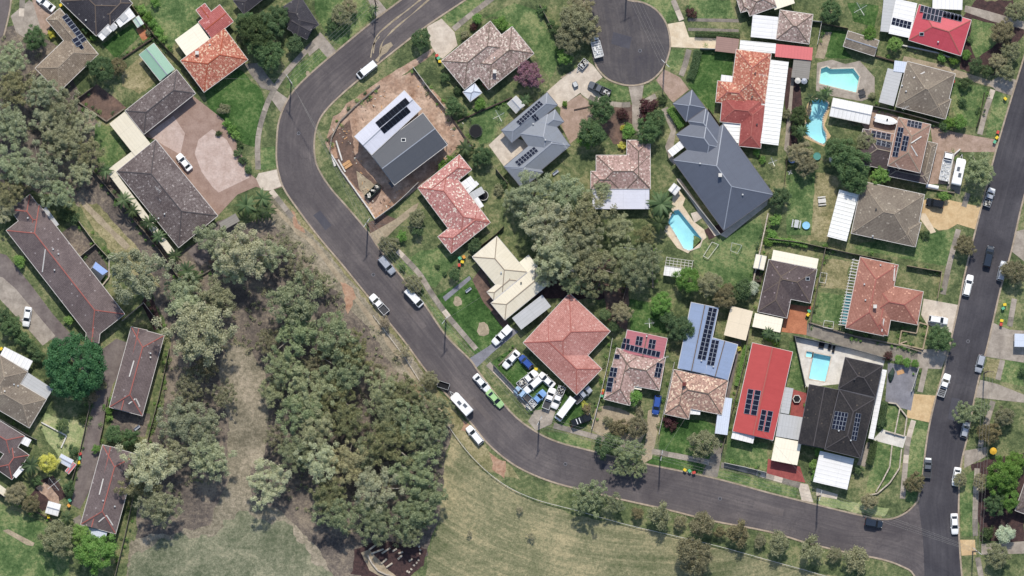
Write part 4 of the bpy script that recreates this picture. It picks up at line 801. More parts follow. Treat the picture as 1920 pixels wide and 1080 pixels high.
house('scarlet_house', 'bright red roofed house with long double row of solar panels, top right', 'the scarlet house', [('30', (1055, 300), (1445, 417), (1128, 32))], 'metal_scarlet', 2.9, 20, 'ridge_red', 'gutter_white', 'brick_wall', flats=[('30', (960, -10), (1120, 25), (897, 250), MW, 2.5, True), ('30', (868, -10), (958, 0), (815, 232), 'metal_zinc', 2.4, True), ('30', (1235, -20), (1460, -10), (1230, 65), MW, 2.5)],
      panels=[('30', (1148, 38), (1456, 116), (1135, 88), 11, 1), ('30', (1168, 95), (1306, 128), (1155, 140), 5, 1), ('30', (1310, 132), (1452, 166), (1318, 95), 5, 1), ('30', (935, 130), (1078, 166), (922, 185), 5, 2)], bits=[('skylight', '30', (1153, 255)), ('vent', '30', (1275, 315))])
house('orange_lichen_house', 'bright orange speckled tile house with dark red rear and long white side patio', 'the orange speckled house', [('z3', (845, 75), (1235, 125), (785, 640)), ('z3', (635, 430), (612, 668), (1000, 465)), ('z3', (690, 600), (662, 888), (1130, 645), None, 'tile_dark_red'), ('z4', (870, 682), (1117, 707), (912, 200), None, 'tile_dark_red')], 'tile_orange', 2.9, 22, 'ridge_red',
      flats=[('p', (1440, 111), (1479, 116), (1420, 268), 'metal_white_rib', 2.6, True), ('z4', (690, 420), (893, 432), (672, 640), 'metal_white_rib', 2.5, True), ('z3', (675, 360), (800, 375), (670, 432), MW, 2.4), ('y2', (768, 450), (1172, 490), (757, 560), 'metal_white_rib', 2.5, True), ('y2', (1172, 494), (1586, 536), (1158, 637), 'metal_pink_red', 2.5), ('y2', (502, 410), (757, 440), (487, 575), 'metal_brown', 2.3, True), ('y2', (1370, 660), (1565, 685), (1345, 870), 'metal_grey_old', 2.2, True)], bits=[('vent', 'z3', (1055, 345), 'dark_steel'), ('vent', 'z3', (1020, 610), 'dark_steel'), ('vent', 'z4', (1075, 440), 'dark_steel'), ('antenna', 'z3', (1130, 375))])
house('mottled_tiled_house', 'mottled brown tiled house with white side roof at the top edge', 'the mottled top house', [('y2', (875, 178), (1175, 72), (830, -60)), ('y2', (775, 140), (870, 112), (735, -40))], 'tile_lichen', cap='ridge_brown', flats=[('y2', (1155, 112), (1382, 35), (1130, 0), 'metal_cream_pale', 2.5)])
house('mottled_hipped_building', 'square mottled brown hipped building with large white roof on its left', 'the square hipped building', [('y2', (1172, 442), (1540, 493), (1215, 112))], 'tile_lichen', cap='ridge_brown', flats=[('y2', (885, 415), (1172, 443), (912, 165), MW, 2.6, True)])
house('blue_grey_house', 'big blue grey metal roofed house with stepped gables between the two cul-de-sac gardens', 'the big blue grey house', [('p', (1262, 300), (1357, 432), (1429, 335)), ('p', (1268, 252), (1320, 325), (1350, 240)), ('p', (1290, 227), (1345, 304), (1325, 205)), ('z4', (130, 205), (345, 50), (285, 405))], 'metal_blue_grey', 3.0, 22, 'ridge_steel', 'gutter_dark', 'render_white', flats=[('z4', (70, 735), (240, 600), (125, 800), MW, 2.7)], bits=[('chimney', 'z4', (660, 1015), 'render_white'), ('vent', '21', (1730, 380)), ('vent', 'z4', (435, 880))])
house('pink_brown_house', 'pink brown tiled house with wide white rear roof beside the gum trees', 'the pink-brown house', [('21', (632, 85), (1033, 85), (632, 335)), ('21', (862, -28), (1036, -28), (862, 335)), ('21', (592, 205), (800, 205), (592, 335))], 'tile_lichen_pink', cap='ridge_brown', flats=[('21', (603, 328), (1030, 328), (603, 488), 'metal_grey_light', 2.6, True)])
house('slate_townhouse', 'longest slate grey townhouse row with red ridge lines, left edge', 'the longest townhouse', [('p', (12, 432), (172, 637), (75, 386)), ('01', (75, 490), (225, 378), (230, 700)), ('02', (640, 400), (740, 412), (915, 240), 'gable')], 'tile_slate', 2.9, 22, 'ridge_red', bits=[('white_trim', '01', (340, 790), (318, 960)), ('vent', '01', (440, 825)), ('vent', '01', (410, 945)), ('vent', '01', (210, 555)), ('vent', '01', (400, 790))],
      flats=[('01', (297, 505), (345, 470), (400, 635), 'metal_zinc', 2.4, True)])
house('slate_townhouse', 'slate grey townhouse with red ridges beside the big round green tree', 'the middle townhouse', [('02', (985, 292), (1230, 357), (850, 900)), ('02', (985, 292), (935, 520), (1100, 330), 'gable'), ('02', (905, 675), (845, 900), (1030, 740), 'gable')], 'tile_slate', 2.9, 22, 'ridge_red', bits=[('white_trim', '02', (1005, 545), (970, 665)), ('white_trim', '02', (1015, 830), (965, 870)), ('white_trim', '02', (1020, 830), (1050, 890)), ('vent', '02', (1130, 520), 'render_white'), ('vent', '02', (1130, 490))])
house('slate_townhouse', 'slate grey townhouse with red ridges at the bottom left beside the clearing', 'the bottom left townhouse', [('03', (770, 98), (1030, 168), (635, 700)), ('03', (770, 98), (720, 325), (890, 140), 'gable'), ('03', (690, 480), (632, 700), (800, 520), 'gable')], 'tile_slate', 2.9, 22, 'ridge_red', bits=[('white_trim', '03', (775, 350), (745, 470)), ('white_trim', '03', (800, 625), (740, 675)), ('white_trim', '03', (800, 625), (848, 700)), ('vent', '03', (775, 515)), ('vent', '03', (862, 558))], flats=[('03', (640, 710), (805, 748), (625, 775), 'metal_pale_blue', 2.4)])
house('tan_tiled_house', 'tan tiled house with white and pinkish patio roofs at the left edge', 'the tan left house', [('y6', (0, 275), (310, 462), (-250, 680)), ('y6', (520, 772), (330, 1092), (-20, 480))], 'tile_grey_brown', 2.8, 22, 'ridge_pale', flats=[('y6', (50, 180), (370, 342), (0, 290), MW, 2.5), ('y6', (300, 462), (600, 655), (232, 612), 'metal_zinc', 2.5, True)], bits=[('vent', 'y6', (160, 605)), ('vent', 'y6', (55, 680), 'render_white'), ('vent', 'y6', (205, 620))])
house('brown_corner_house', 'dark brown roofed house with white patio below the tan house, left edge', 'the dark left house', [('y7', (-60, 140), (275, 345), (-160, 420)), ('y7', (130, 425), (325, 560), (-60, 700), None, 'tile_dark_brown')], 'tile_slate', 2.8, 22, 'ridge_red', flats=[('y7', (105, 570), (270, 722), (38, 690), MW, 2.9), ('y7', (265, 342), (355, 388), (232, 425), MW, 2.6), ('y7', (-20, 880), (105, 968), (-60, 950), MC, 2.4)])
house('edge_house', 'brown tiled house corner at the lower right edge behind bright green trees', None, [('33', (1855, 588), (1925, 385), (2060, 650))], 'tile_purple', cap='ridge_brown')
# sheds, carports and covers
shed('pale green metal shed with long ridge behind the purple brown unit', 'the pale green shed', '00', (1045, 410), (1200, 605), (1158, 330), 'metal_green', 2.5, 10)
shed('tiny pale green garden shed beside the dark hedge, top left', None, '00', (995, 148), (1032, 205), (1038, 118), 'metal_pale_green', 2.0)
shed('white garden shed beside the grey courtyard house', None, 'z2', (310, 205), (405, 310), (402, 115), 'metal_zinc', 2.1)
shed('brown tiled outbuilding beside the green-tinted pool', 'the brown tiled outbuilding', '30', (602, 232), (832, 305), (578, 350), 'tile_grey_brown', 2.4, 16, 'gable', 'brick_wall', 'outbuilding')
shed('wide white pool shed between the two turquoise pools', 'the white pool shed', '30', (490, 735), (785, 797), (462, 868), MW, 2.4, 5)
shed('small cream shed by the fence left of the dark brown house', None, 'y3', (350, 343), (460, 367), (325, 492), 'metal_cream_pale', 2.1, 6)
shed('small white shed among palms below the dark brown left house', None, 'y7', (690, 548), (825, 620), (655, 630), 'metal_pale_blue', 2.1, 6)
shed('small white square shed by the lower left garden fence', None, '03', (365, 520), (455, 545), (345, 605), MW, 2.1, 6)
shed('small red lean-to shed beside the townhouse driveway', None, '03', (545, 225), (570, 245), (505, 305), 'metal_pink_red', 2.0, 5)
shed('white shed by the pool of the big blue grey house', None, '21', (1175, 345), (1215, 295), (1215, 392), MW, 2.1, 6)
shed('pale rusty lean-to shed hidden under the gum trees', None, 'z5', (1355, 538), (1395, 500), (1485, 620), 'metal_zinc', 2.0, 5)
cover('carport', 'weathered grey carport between the cream and faded red houses', 'the weathered grey carport', 'carport', [('22', (0, 225), (225, 50), (70, 312), 'metal_zinc', 2.5, True)])
cover('carport', 'pale blue ribbed carport beside the mottled tile front', 'the pale blue carport', 'carport', [('22', (1558, 815), (1652, 828), (1482, 1085), 'metal_pale_blue', 2.5)])
cover('carport', 'double carport half grey half cream beside the long red metal house', 'the grey and cream carport', 'carport', [('z7', (130, 210), (432, 262), (88, 468), 'metal_zinc', 2.5), ('z7', (86, 475), (378, 532), (24, 735), 'metal_cream_pale', 2.45), ('z7', (432, 300), (478, 302), (382, 540), 'metal_cream_pale', 2.4)])
cover('side_awning', 'narrow grey awning against the long red metal house', None, 'awning', [('z6', (188, 632), (287, 650), (132, 922), 'metal_zinc', 2.4, True)])
cover('shade_sail', 'cream shade cloth cover behind the blue roofed house', 'the cream shade cover', 'shade cover', [('y4', (185, 200), (432, 262), (45, 515), 'sail_cream', 2.6)])
cover('pool_blanket_rack', 'light blue shade sheet with dark squares above the grey brown house', None, 'shade sheet', [('30', (950, 453), (1052, 466), (942, 535), 'metal_pale_blue', 2.6)])
cover('driveway_cover', 'pale cover over the driveway at the right edge beyond the road', None, 'carport', [('32', (1850, 342), (1960, 345), (1842, 440), 'metal_pale_blue', 2.3)])
cover('awning', 'striped white pergola roof behind the pink tiled house', None, 'awning', [('11', (1535, 292), (1610, 238), (1570, 340), MW, 2.3), ('11', (1572, 345), (1650, 275), (1596, 370), MW, 2.32), ('11', (1600, 370), (1690, 318), (1630, 415), 'metal_zinc', 2.3), ('11', (1620, 395), (1650, 375), (1685, 480), MW, 2.28)])
cover('carport', 'grey translucent carport roof at the end of the long purple brown unit', None, 'carport', [('01', (1640, 592), (1765, 520), (1690, 640), 'metal_grey_old', 2.4, True)])
cover('lattice_shed', 'half white half lattice garden shelter below the pale blue pool', 'the lattice garden shelter', 'shelter', [('21', (1145, 915), (1290, 935), (1140, 985), MW, 2.2)])
# pergola with slats
t = thing('pergola', 'white slatted pergola with teal lower half beside the terracotta house', 'pergola', P(1592, 550, 0)); mark(1592, 550, 'the white slatted pergola'); org = P(1592, 550, 0)
for i in range(23):
    f_ = i/22; a = Vector(q('y3', (1425, 400))).lerp(Vector(q('y3', (1270, 1130))), f_); b = Vector(q('y3', (1510, 415))).lerp(Vector(q('y3', (1370, 1140))), f_)
    MB().bar(P(a.x, a.y, 2.55)-org, P(b.x, b.y, 2.65)-org, .16, .12).build('slat', 'render_white', t)
for xy in ((1440, 400), (1290, 1120)), ((1500, 420), (1360, 1130)):
    MB().bar(Q('y3', xy[0], 2.4)-org, Q('y3', xy[1], 2.4)-org, .12, .16).build('beam', 'render_white', t)
    for p in xy: a = Q('y3', p)-org; slab('post', 'render_white', t, (a.x, a.y, 1.18), (.12, .12, 2.36))
flat(t, org, 'y3', (1358, 780), (1425, 790), (1290, 1120), 'sheet_teal', 2.3, True, 'roof_sheet', False)
lat = bpy.data.objects['lattice_shed']
lo = Vector(lat.location)
for i in range(8):
    a = Q('21', (1160+i*28, 848+i*4), 2.3)-lo; b = Q('21', (1150+i*28, 915+i*4), 2.3)-lo; MB().bar(a, b, .09).build('batten', 'render_white', lat)
for i in range(4):
    a = Q('21', (1158-i*4, 850+i*20), 2.35)-lo; b = Q('21', (1360-i*6, 878+i*20), 2.35)-lo; MB().bar(a, b, .09).build('batten', 'render_white', lat)
for p in ((1160, 850), (1360, 880)): a = Q('21', p)-lo; slab('post', 'render_white', lat, (a.x, a.y, 1.17), (.1, .1, 2.34))

# ------------------------------------------------------------------ fences and low walls, panel by panel
def fence(label, pts, mat='timber_grey', h=1.7, th=.07, f='p', name='fence', cat='fence', L=2.4, post=None):
    w = [Q(f, p) for p in pts]; org = w[0].copy(); t = thing(name, label, cat, org)
    post = post or mat
    for a, b in zip(w, w[1:]):
        d = b-a; n = max(1, round(d.length/L)); ang = math.atan2(d.y, d.x)
        for i in range(n):
            p = a.lerp(b, (i+.5)/n)-org
            link('panel', unit(mat), t, (p.x, p.y, h/2+rnd.uniform(-.02, .02)), (rnd.uniform(-.03, .03), 0, ang+rnd.uniform(-.01, .01)), (d.length/n-.05, th, h))
            p = a.lerp(b, i/n)-org
            link('post', unit(post), t, (p.x, p.y, h/2+.04), (0, 0, ang), (.11, .11, h+.08))
    return t
G, Cr, T_, D_ = 'steel_fence_grey', 'steel_fence_cream', 'timber_grey', 'timber_dark'
FENCES = [
 ('timber fence curving round the brown soil yard, top left', [(145, 187), (175, 165)], T_), ('timber fence below the brown soil yard, top left', [(148, 192), (200, 228), (233, 205)], T_), ('dark fence below the charcoal house lawn', [(218, 118), (290, 70)], D_), ('dark fence between charcoal house and hedge', [(235, -5), (290, 68), (345, 125), (378, 172)], D_),
 ('timber fence along the long purple unit facing the bush', [(165, 310), (200, 350), (245, 405), (300, 470), (345, 535)], T_), ('pale fence corner among palms below the long unit', [(345, 535), (405, 500), (420, 480)], T_), ('pale fence behind the longest townhouse row', [(146, 412), (180, 458), (205, 485)], 'stone_pale'), ('pale dividing fence between townhouse courtyards', [(148, 484), (180, 458)], 'stone_pale'), ('pale fence below the courtyard shade tent', [(205, 485), (205, 520), (190, 538)], 'stone_pale'),
 ('pale fence between two townhouse rows', [(230, 602), (270, 568), (305, 615)], 'stone_pale'), ('thin pale fence along the townhouse by the round green tree', [(318, 655), (300, 740), (280, 815), (272, 850)], T_), ('pale fence along the bottom left townhouse', [(250, 935), (235, 1005), (215, 1085)], T_), ('timber fence along the townhouse driveway, left side', [(170, 758), (158, 815), (145, 870), (136, 900)], T_), ('timber fence along the townhouse driveway, right side', [(202, 745), (195, 795), (187, 830)], T_), ('dark fence between tan and dark brown left houses', [(-5, 783), (55, 818), (70, 825)], G), ('long dark fence across the lower left gardens', [(0, 928), (60, 955), (115, 985)], D_), ('white garden edging wall in the left pale lawn', [(78, 792), (125, 817), (115, 840)], 'render_white'),
 ('pale steel fence right of the new house', [(775, 127), (805, 168), (835, 205)], 'render_white'), ('dark fence below the pale steel fence by the new house', [(840, 210), (870, 255), (888, 278)], D_), ('white temporary fence between new and pink houses', [(703, 412), (740, 385), (765, 362), (785, 342)], 'render_white'), ('long low dark wall round the new house corner block', [(712, 160), (665, 200), (637, 228), (622, 258), (618, 285)], 'concrete_dark'), ('white low temporary fence at the new house front corner', [(622, 290), (640, 320), (665, 355), (690, 390), (703, 410)], 'render_white'), ('timber fence below the lichened house', [(858, 228), (910, 205), (960, 183)], D_), ('dark fence between pink and cream houses', [(885, 475), (930, 440), (945, 425)], D_), ('pale fence right of the grey courtyard house patio', [(930, 318), (952, 345)], T_),
 ('pale steel fence between faded red and solar houses', [(1148, 635), (1140, 680), (1125, 745), (1109, 805)], 'render_white'), ('pale steel fence between solar and blue houses', [(1264, 680), (1250, 745), (1235, 815)], 'render_white'), ('timber fence behind the small lawn of the solar house', [(1168, 562), (1175, 535), (1180, 500)], T_), ('timber fence between blue house and shade cover', [(1410, 580), (1395, 680), (1375, 760), (1352, 850)], T_), ('dark fence left of the dark brown house', [(1440, 475), (1425, 560), (1418, 600)], D_), ('pale capped fence right of the dark brown house', [(1547, 465), (1538, 510), (1528, 560), (1518, 608)], T_), ('long timber fence above the dark brown and terracotta houses', [(1440, 448), (1500, 455), (1545, 465), (1600, 477), (1670, 490)], T_), ('white fence round the front garden of the terracotta house', [(1700, 499), (1765, 510), (1757, 560)], 'brick_cream'), ('low brick fence round the small front lawn', [(1700, 640), (1685, 645), (1690, 620), (1718, 625), (1723, 605), (1740, 610), (1730, 655), (1686, 645)], 'brick_cream'),
 ('long pale wall beside the shared driveway', [(1517, 605), (1600, 630), (1690, 648), (1728, 660)], T_), ('dark fence along the pool terrace', [(1488, 630), (1600, 655), (1660, 672)], G), ('diagonal dark fence left of the white pool terrace', [(1490, 632), (1500, 680), (1510, 725)], G), ('long dark fence left of the black tiled house', [(1512, 725), (1520, 780), (1530, 838)], D_), ('white front fence of the grey courtyard', [(1722, 690), (1708, 735)], 'render_white'), ('white curved retaining wall nearest the corner footpath', [(1690, 842), (1686, 878), (1668, 905), (1645, 925), (1622, 930)], 'stone_pale'), ('white curved retaining wall inside the corner garden', [(1672, 835), (1668, 875), (1655, 900), (1642, 922)], 'stone_pale'), ('white angular retaining wall beside the grey courtyard', [(1665, 755), (1680, 757), (1700, 782), (1695, 818), (1660, 808)], 'stone_pale'), ('short white divider wall in the terraced lawn', [(1687, 765), (1677, 815)], 'stone_pale'),
 ('dark fence between blue grey and orange speckled houses', [(1328, 205), (1370, 265), (1400, 310), (1440, 352)], D_), ('pale fence right of the yellow green lawn', [(1440, 400), (1425, 470), (1408, 545)], 'stone_pale'), ('thin white fence right of the mottled hipped building', [(1520, 40), (1540, 42), (1532, 85)], 'render_white'), ('dark fence above the green-tinted pool', [(1540, 45), (1590, 55)], D_), ('dark fence below the brown outbuilding', [(1640, 105), (1675, 115), (1680, 118)], D_), ('white fence below the scarlet house', [(1690, 85), (1760, 100), (1790, 112)], 'render_white'), ('dark fence between the boat yard and the house above', [(1636, 200), (1690, 212), (1760, 232)], G), ('dark fence round the round-shrub lawn', [(1845, 175), (1838, 215), (1830, 240)], D_), ('timber fence below the white truck yard', [(1735, 352), (1790, 362)], T_), ('white curved low wall beside the white truck', [(1800, 280), (1788, 290), (1784, 310), (1778, 345)], 'render_white'), ('dark fence between pool yards left of the curved pool', [(1475, 295), (1472, 330), (1470, 345)], D_),
 ('low dark fence behind the gum trees beside the lattice shelter', [(1222, 465), (1224, 540)], T_), ('white pool fence beside the big blue grey house', [(1270, 340), (1350, 440)], 'render_white'), ('timber fence between lichened house lawn and trees', [(1012, 10), (1038, 60), (1052, 100)], T_), ('white gate fence above the orange speckled lawn', [(1345, 93), (1312, 92)], 'render_white'), ('pale edging wall beside the faded red house driveway', [(935, 685), (968, 652)], 'timber_grey'), ('pale fence in front of the long red metal house', [(1358, 868), (1400, 877), (1437, 886)], 'render_white'), ('pale fence between faded red garden and footpath', [(1000, 767), (960, 722), (925, 685)], 'timber_grey')]
for lab, pts, m in FENCES:
    low = ('wall' in lab or 'edging' in lab or 'low' in lab)
    fence(lab, pts, m, .45 if 'edging' in lab else (.7 if low else 1.7), .3 if low else .08, name='garden_wall' if low and 'fence' not in lab else 'fence', cat='wall' if low and 'fence' not in lab else 'fence')
# rail fence round the park: posts and rail
t = thing('park_rail_fence', 'long low white rail fence curving between road verge and park grass', 'fence', P(850, 812)); mark(960, 900, 'the white park rail'); org = P(850, 812)
l = smooth_line([(700, 592), (755, 665), (800, 735), (850, 812), (890, 862), (940, 905), (1000, 935), (1080, 957), (1180, 985), (1330, 1020), (1440, 1050), (1530, 1075), (1600, 1095)], 6)
for a, b in zip(l, l[1:]):
    A, B = P(a.x, a.y)-org, P(b.x, b.y)-org
    MB().bar(A+Vector((0, 0, .62)), B+Vector((0, 0, .62)), .09, .1).build('rail', 'gutter_white', t)
    slab('post', 'gutter_white', t, (A.x, A.y, .32), (.12, .12, .64))
# ------------------------------------------------------------------ vehicles
WH = {}
def wheel_meshes():
    if not WH:
        WH['t'] = MB().cyl((0, 0, 0), .33, .22, 18, axis='y').mesh('tyre', 'tyre'); WH['r'] = MB().cyl((0, 0, 0), .2, .24, 10, axis='y').mesh('rim', 'rim')
    return WH
def wheels(t, xs, y, k=1.0):
    wheel_meshes()
    for x in xs:
        for s_ in (-1, 1):
            w = link('wheel', WH['t'], t, (x, s_*y, .33*k), None, (k, 1, k)); link('rim', WH['r'], w, (0, s_*.012, 0))
def loft(mb, st, mi=0):
    vs = []; fs = []
    for x, hw, zb, zt in st:
        c = min(.16, (zt-zb)*.3)
        for y, z in ((-hw+.08, zb), (-hw, zb+c), (-hw, zt-c), (-hw+c*1.1, zt), (hw-c*1.1, zt), (hw, zt-c), (hw, zb+c), (hw-.08, zb)): vs.append((x, y, z))
    for i in range(len(st)-1):
        for k in range(8): fs.append((i*8+k, (i+1)*8+k, (i+1)*8+(k+1) % 8, i*8+(k+1) % 8))
    fs.append(tuple(range(8))); fs.append(tuple(range((len(st)-1)*8, len(st)*8))[::-1])
    fs = [f[::-1] for f in fs]
    return mb.add(vs, fs, mi)
def frustum(b, tp, hb, ht, z0, z1):      # b, tp: (rear x, front x)
    m = (hb+ht)/2
    return [(b[0], -hb, z0), (b[1], -hb, z0), (b[1], hb, z0), (b[0], hb, z0), (tp[0], -ht, z1), (tp[1], -ht, z1), (tp[1], ht, z1), (tp[0], ht, z1)]
def cabin(mb, t, *a):
    v = frustum(*a); mb.add(v, [(4, 5, 6, 7), (0, 1, 5, 4), (1, 2, 6, 5), (2, 3, 7, 6), (3, 0, 4, 7), (3, 2, 1, 0)])
    for nm, f, sc in (('windscreen', (1, 2, 6, 5), .9), ('rear_window', (3, 0, 4, 7), .84), ('side_window', (0, 1, 5, 4), .86), ('side_window', (2, 3, 7, 6), .86)):
        p = [Vector(v[i]) for i in f]; c = sum(p, Vector())/4; n = (p[1]-p[0]).cross(p[3]-p[0]).normalized()
        g = [c+(x-c)*sc+n*.015 for x in p]; g += [x-n*.012 for x in g]
        MB().add(g, [(0, 1, 2, 3), (0, 4, 5, 1), (1, 5, 6, 2), (2, 6, 7, 3), (3, 7, 4, 0)]).build(nm, 'glass_dark', t)
def lamps(t, x0, x1, y, z):
    for s_ in (-1, 1):
        slab('headlight', 'lamp_glass', t, (x1, s_*y, z), (.1, .32, .14)); slab('tail_light', 'tail_red', t, (x0, s_*y, z+.12), (.06, .26, .16))
VEH = {'sedan': (4.6, 1.8), 'wagon': (4.7, 1.82), 'hatch': (4.2, 1.76), 'suv': (4.7, 1.9), 'ute': (5.1, 1.86), 'van': (4.8, 1.9), 'minibus': (6.6, 2.0)}
def vehicle(kind, paint, f, front, rear, label, lm=None, cat='car', load=None, name=None):
    a, b = Q(f, front, .5), Q(f, rear, .5); d = a-b; L0, W = VEH[kind]; L = min(max(d.length, L0*.92), L0*1.12); c = (a+b)/2
    nm = name or {'ute': 'utility_pickup', 'suv': 'four_wheel_drive', 'van': 'van', 'minibus': 'minibus'}.get(kind, 'parked_car')
    t = thing(nm, label, cat, (c.x, c.y, .055), math.atan2(d.y, d.x), 'vehicles parked on streets, drives and lawns')
    pf = q(f, front); pr = q(f, rear)
    if lm: mark((pf[0]+pr[0])/2, (pf[1]+pr[1])/2, lm)
    mb = MB(); h = W/2; X = lambda k: k*L
    if kind in ('sedan', 'wagon', 'hatch', 'suv'):
        e = .14 if kind == 'suv' else 0
        loft(mb, [(X(-.5), h*.82, .38+e, .86+e), (X(-.48), h*.94, .28+e, .98+e), (X(-.34), h, .22+e, 1.0+e), (X(.18), h, .22+e, .98+e), (X(.36), h*.97, .22+e, .92+e), (X(.46), h*.88, .28+e, .82+e), (X(.5), h*.72, .36+e, .68+e)])
        if kind == 'sedan': cabin(mb, t, (X(-.37), X(.24)), (X(-.22), X(.06)), h*.9, h*.72, .94, 1.43)
        elif kind == 'hatch': cabin(mb, t, (X(-.485), X(.27)), (X(-.38), X(.09)), h*.9, h*.74, .94, 1.5)
        elif kind == 'wagon': cabin(mb, t, (X(-.485), X(.24)), (X(-.43), X(.07)), h*.9, h*.75, .94, 1.47)
        else: cabin(mb, t, (X(-.485), X(.24)), (X(-.44), X(.1)), h*.92, h*.8, 1.08, 1.78)
        lamps(t, X(-.495), X(.475), h*.66, .68+e)
    elif kind in ('van', 'minibus'):
        z1 = 1.95 if kind == 'van' else 2.35
        loft(mb, [(X(-.5), h*.94, .35, 1.1), (X(-.48), h, .28, 1.15), (X(.38), h, .28, 1.15), (X(.47), h*.92, .3, 1.0), (X(.5), h*.8, .4, .85)])
        cabin(mb, t, (X(-.497), X(.44)), (X(-.48), X(.27 if kind == 'van' else .36)), h*.97, h*.86, 1.05, z1); lamps(t, X(-.497), X(.485), h*.7, .75)
    else:
        loft(mb, [(X(-.5), h*.94, .42, .72), (X(-.1), h*.97, .32, .74), (X(-.08), h, .3, 1.02), (X(.22), h, .3, 1.02), (X(.4), h*.97, .3, .98), (X(.48), h*.86, .35, .86), (X(.5), h*.72, .42, .72)])
        cabin(mb, t, (X(-.1), X(.26)), (X(-.06), X(.12)), h*.92, h*.78, 1.0, 1.72); lamps(t, X(-.495), X(.48), h*.68, .72)
        tr = MB(); x0, x1 = X(-.497), X(-.12)
        for bx, by, lx, ly in (((x0+x1)/2, -h*.95, x1-x0, .07), ((x0+x1)/2, h*.95, x1-x0, .07), (x0+.035, 0, .07, W*.92), (x1-.035, 0, .07, W*.92)): tr.box((bx, by, .92), (lx, ly, .42))
        tro = tr.build('tray', paint if load != 'white_tray' else 'paint_white', t); slab('tray_floor', 'dark_steel' if load != 'white_tray' else 'galv_steel', tro, ((x0+x1)/2, 0, .745), (x1-x0-.1, W*.9, .03))
        if load in ('junk', 'white_tray'):
            j = MB()
            for i in range(16): j.box((rnd.uniform(x0+.3, x1-.3), rnd.uniform(-.6, .6), rnd.uniform(.82, 1.05)), (rnd.uniform(.15, .8), rnd.uniform(.08, .4), rnd.uniform(.08, .3)), rnd.uniform(0, 3), rnd.randint(0, 2))
            j.build('load', ['rubbish', 'dark_steel', 'galv_steel'], tro)
        if load == 'canopy': MB().box(((x0+x1)/2, 0, 1.32), (x1-x0-.02, W*.94, .6)).build('canopy', paint, tro)
        if load == 'rack':
            for i in range(4): MB().bar((x0+.25+i*.42, -.8, 1.3), (x0+.25+i*.42, .8, 1.3), .06).build('rack_bar', 'galv_steel', tro)
            for s_ in (-1, 1): MB().bar((x0+.1, s_*.8, 1.3), (x1-.1, s_*.8, 1.3), .06).bar((x0+.12, s_*.8, .9), (x0+.12, s_*.8, 1.3), .06).bar((x1-.12, s_*.8, .9), (x1-.12, s_*.8, 1.3), .06).build('rack_rail', 'galv_steel', tro)
    mb.build('body', paint, t)
    for s_ in (-1, 1): slab('mirror', paint, t, (X(.17), s_*(h+.1), 1.05), (.12, .2, .14))
    wheels(t, (X(-.3), X(.32)), h-.1)
    if load == 'bars':
        for k in (-.12, .02): slab('roof_bar', 'paint_white', t, (X(k)-.4, 0, 1.84), (.16, 1.3, .06))
    return t
V = vehicle
V('sedan', 'paint_white', '00', (275, -25), (412, 80), 'white sedan in the driveway at the top left corner', 'the top left white sedan')
V('sedan', 'paint_white', '01', (1335, 80), (1428, 195), 'white sedan on the pale and brick driveway', 'the white sedan on brick paving')
V('sedan', 'paint_white', '02', (192, 290), (216, 142), 'white sedan on the townhouse driveway at the left edge', 'the townhouse driveway sedan')
V('van', 'paint_white', '10', (757, 585), (905, 468), 'white van parked on the bend beside the new house', 'the white van on the bend', 'van')
V('ute', 'paint_grey', '20', (575, 630), (735, 705), 'grey utility with wooden tray beside the cul-de-sac lawn', 'the grey utility by the cul-de-sac', 'pickup', 'junk')
V('suv', 'paint_silver', '11', (1032, 970), (930, 848), 'silver four wheel drive parked below a bushy olive tree', 'the silver four wheel drive')
V('ute', 'paint_white', '12', (860, 52), (985, 192), 'white utility with dark tray on the bush side of the road', 'the white utility by the bush', 'pickup')
V('van', 'paint_white', '12', (1248, 140), (1122, 5), 'white van parked opposite the white utility', 'the white van opposite the utility', 'van')
V('ute', 'paint_white', '12', (1772, 428), (1915, 285), 'white utility on the grey driveway of the cream roofed house', 'the driveway utility', 'pickup', 'canopy')
V('sedan', 'paint_white', '12', (1755, 782), (1632, 645), 'white sedan parked directly behind the pale green car', 'the white sedan behind the green car')
V('sedan', 'paint_green', '12', (1850, 895), (1735, 768), 'pale green old sedan parked at the kerb', 'the pale green car')
V('wagon', 'paint_white', 'p', (876, 799), (904, 833), 'white wagon parked alone below the caravan', 'the white wagon below the caravan')
J = 'y5'
V('sedan', 'paint_white', J, (262, 365), (440, 165), 'white old sedan on the lawn beside the blue hatchback', None)
V('hatch', 'paint_blue', J, (455, 232), (578, 355), 'small dark blue hatchback tight against the faded red house', None)
V('ute', 'paint_white', J, (645, 395), (425, 570), 'white utility loaded with scrap, topmost of the lawn row', None, 'pickup', 'junk')
V('wagon', 'paint_white', J, (505, 632), (690, 470), 'white and grey wagon parallel below the scrap loaded utility', None)
V('sedan', 'paint_white', J, (670, 425), (830, 568), 'white sedan parked across, nearest the red roof edge', None)
V('ute', 'paint_sky_pale', J, (400, 590), (560, 725), 'faded light blue utility at the lawn edge by the footpath', None, 'pickup')
V('ute', 'paint_sky', J, (738, 615), (535, 820), 'bright blue utility with white loaded tray', 'the bright blue utility', 'pickup', 'white_tray')
V('ute', 'paint_white', J, (822, 585), (735, 820), 'white utility with its bonnet to the red roof, beside the bright blue one', None, 'pickup')
V('ute', 'paint_white', J, (825, 825), (930, 560), 'white utility with a tray full of scrap, facing the street', None, 'pickup', 'junk')
V('ute', 'paint_silver', J, (1245, 585), (1062, 740), 'silver utility half under the red roof corner', None, 'pickup')
V('minibus', 'paint_white', J, (868, 940), (1050, 700), 'long white minibus on the lawn', 'the white minibus', 'minibus')
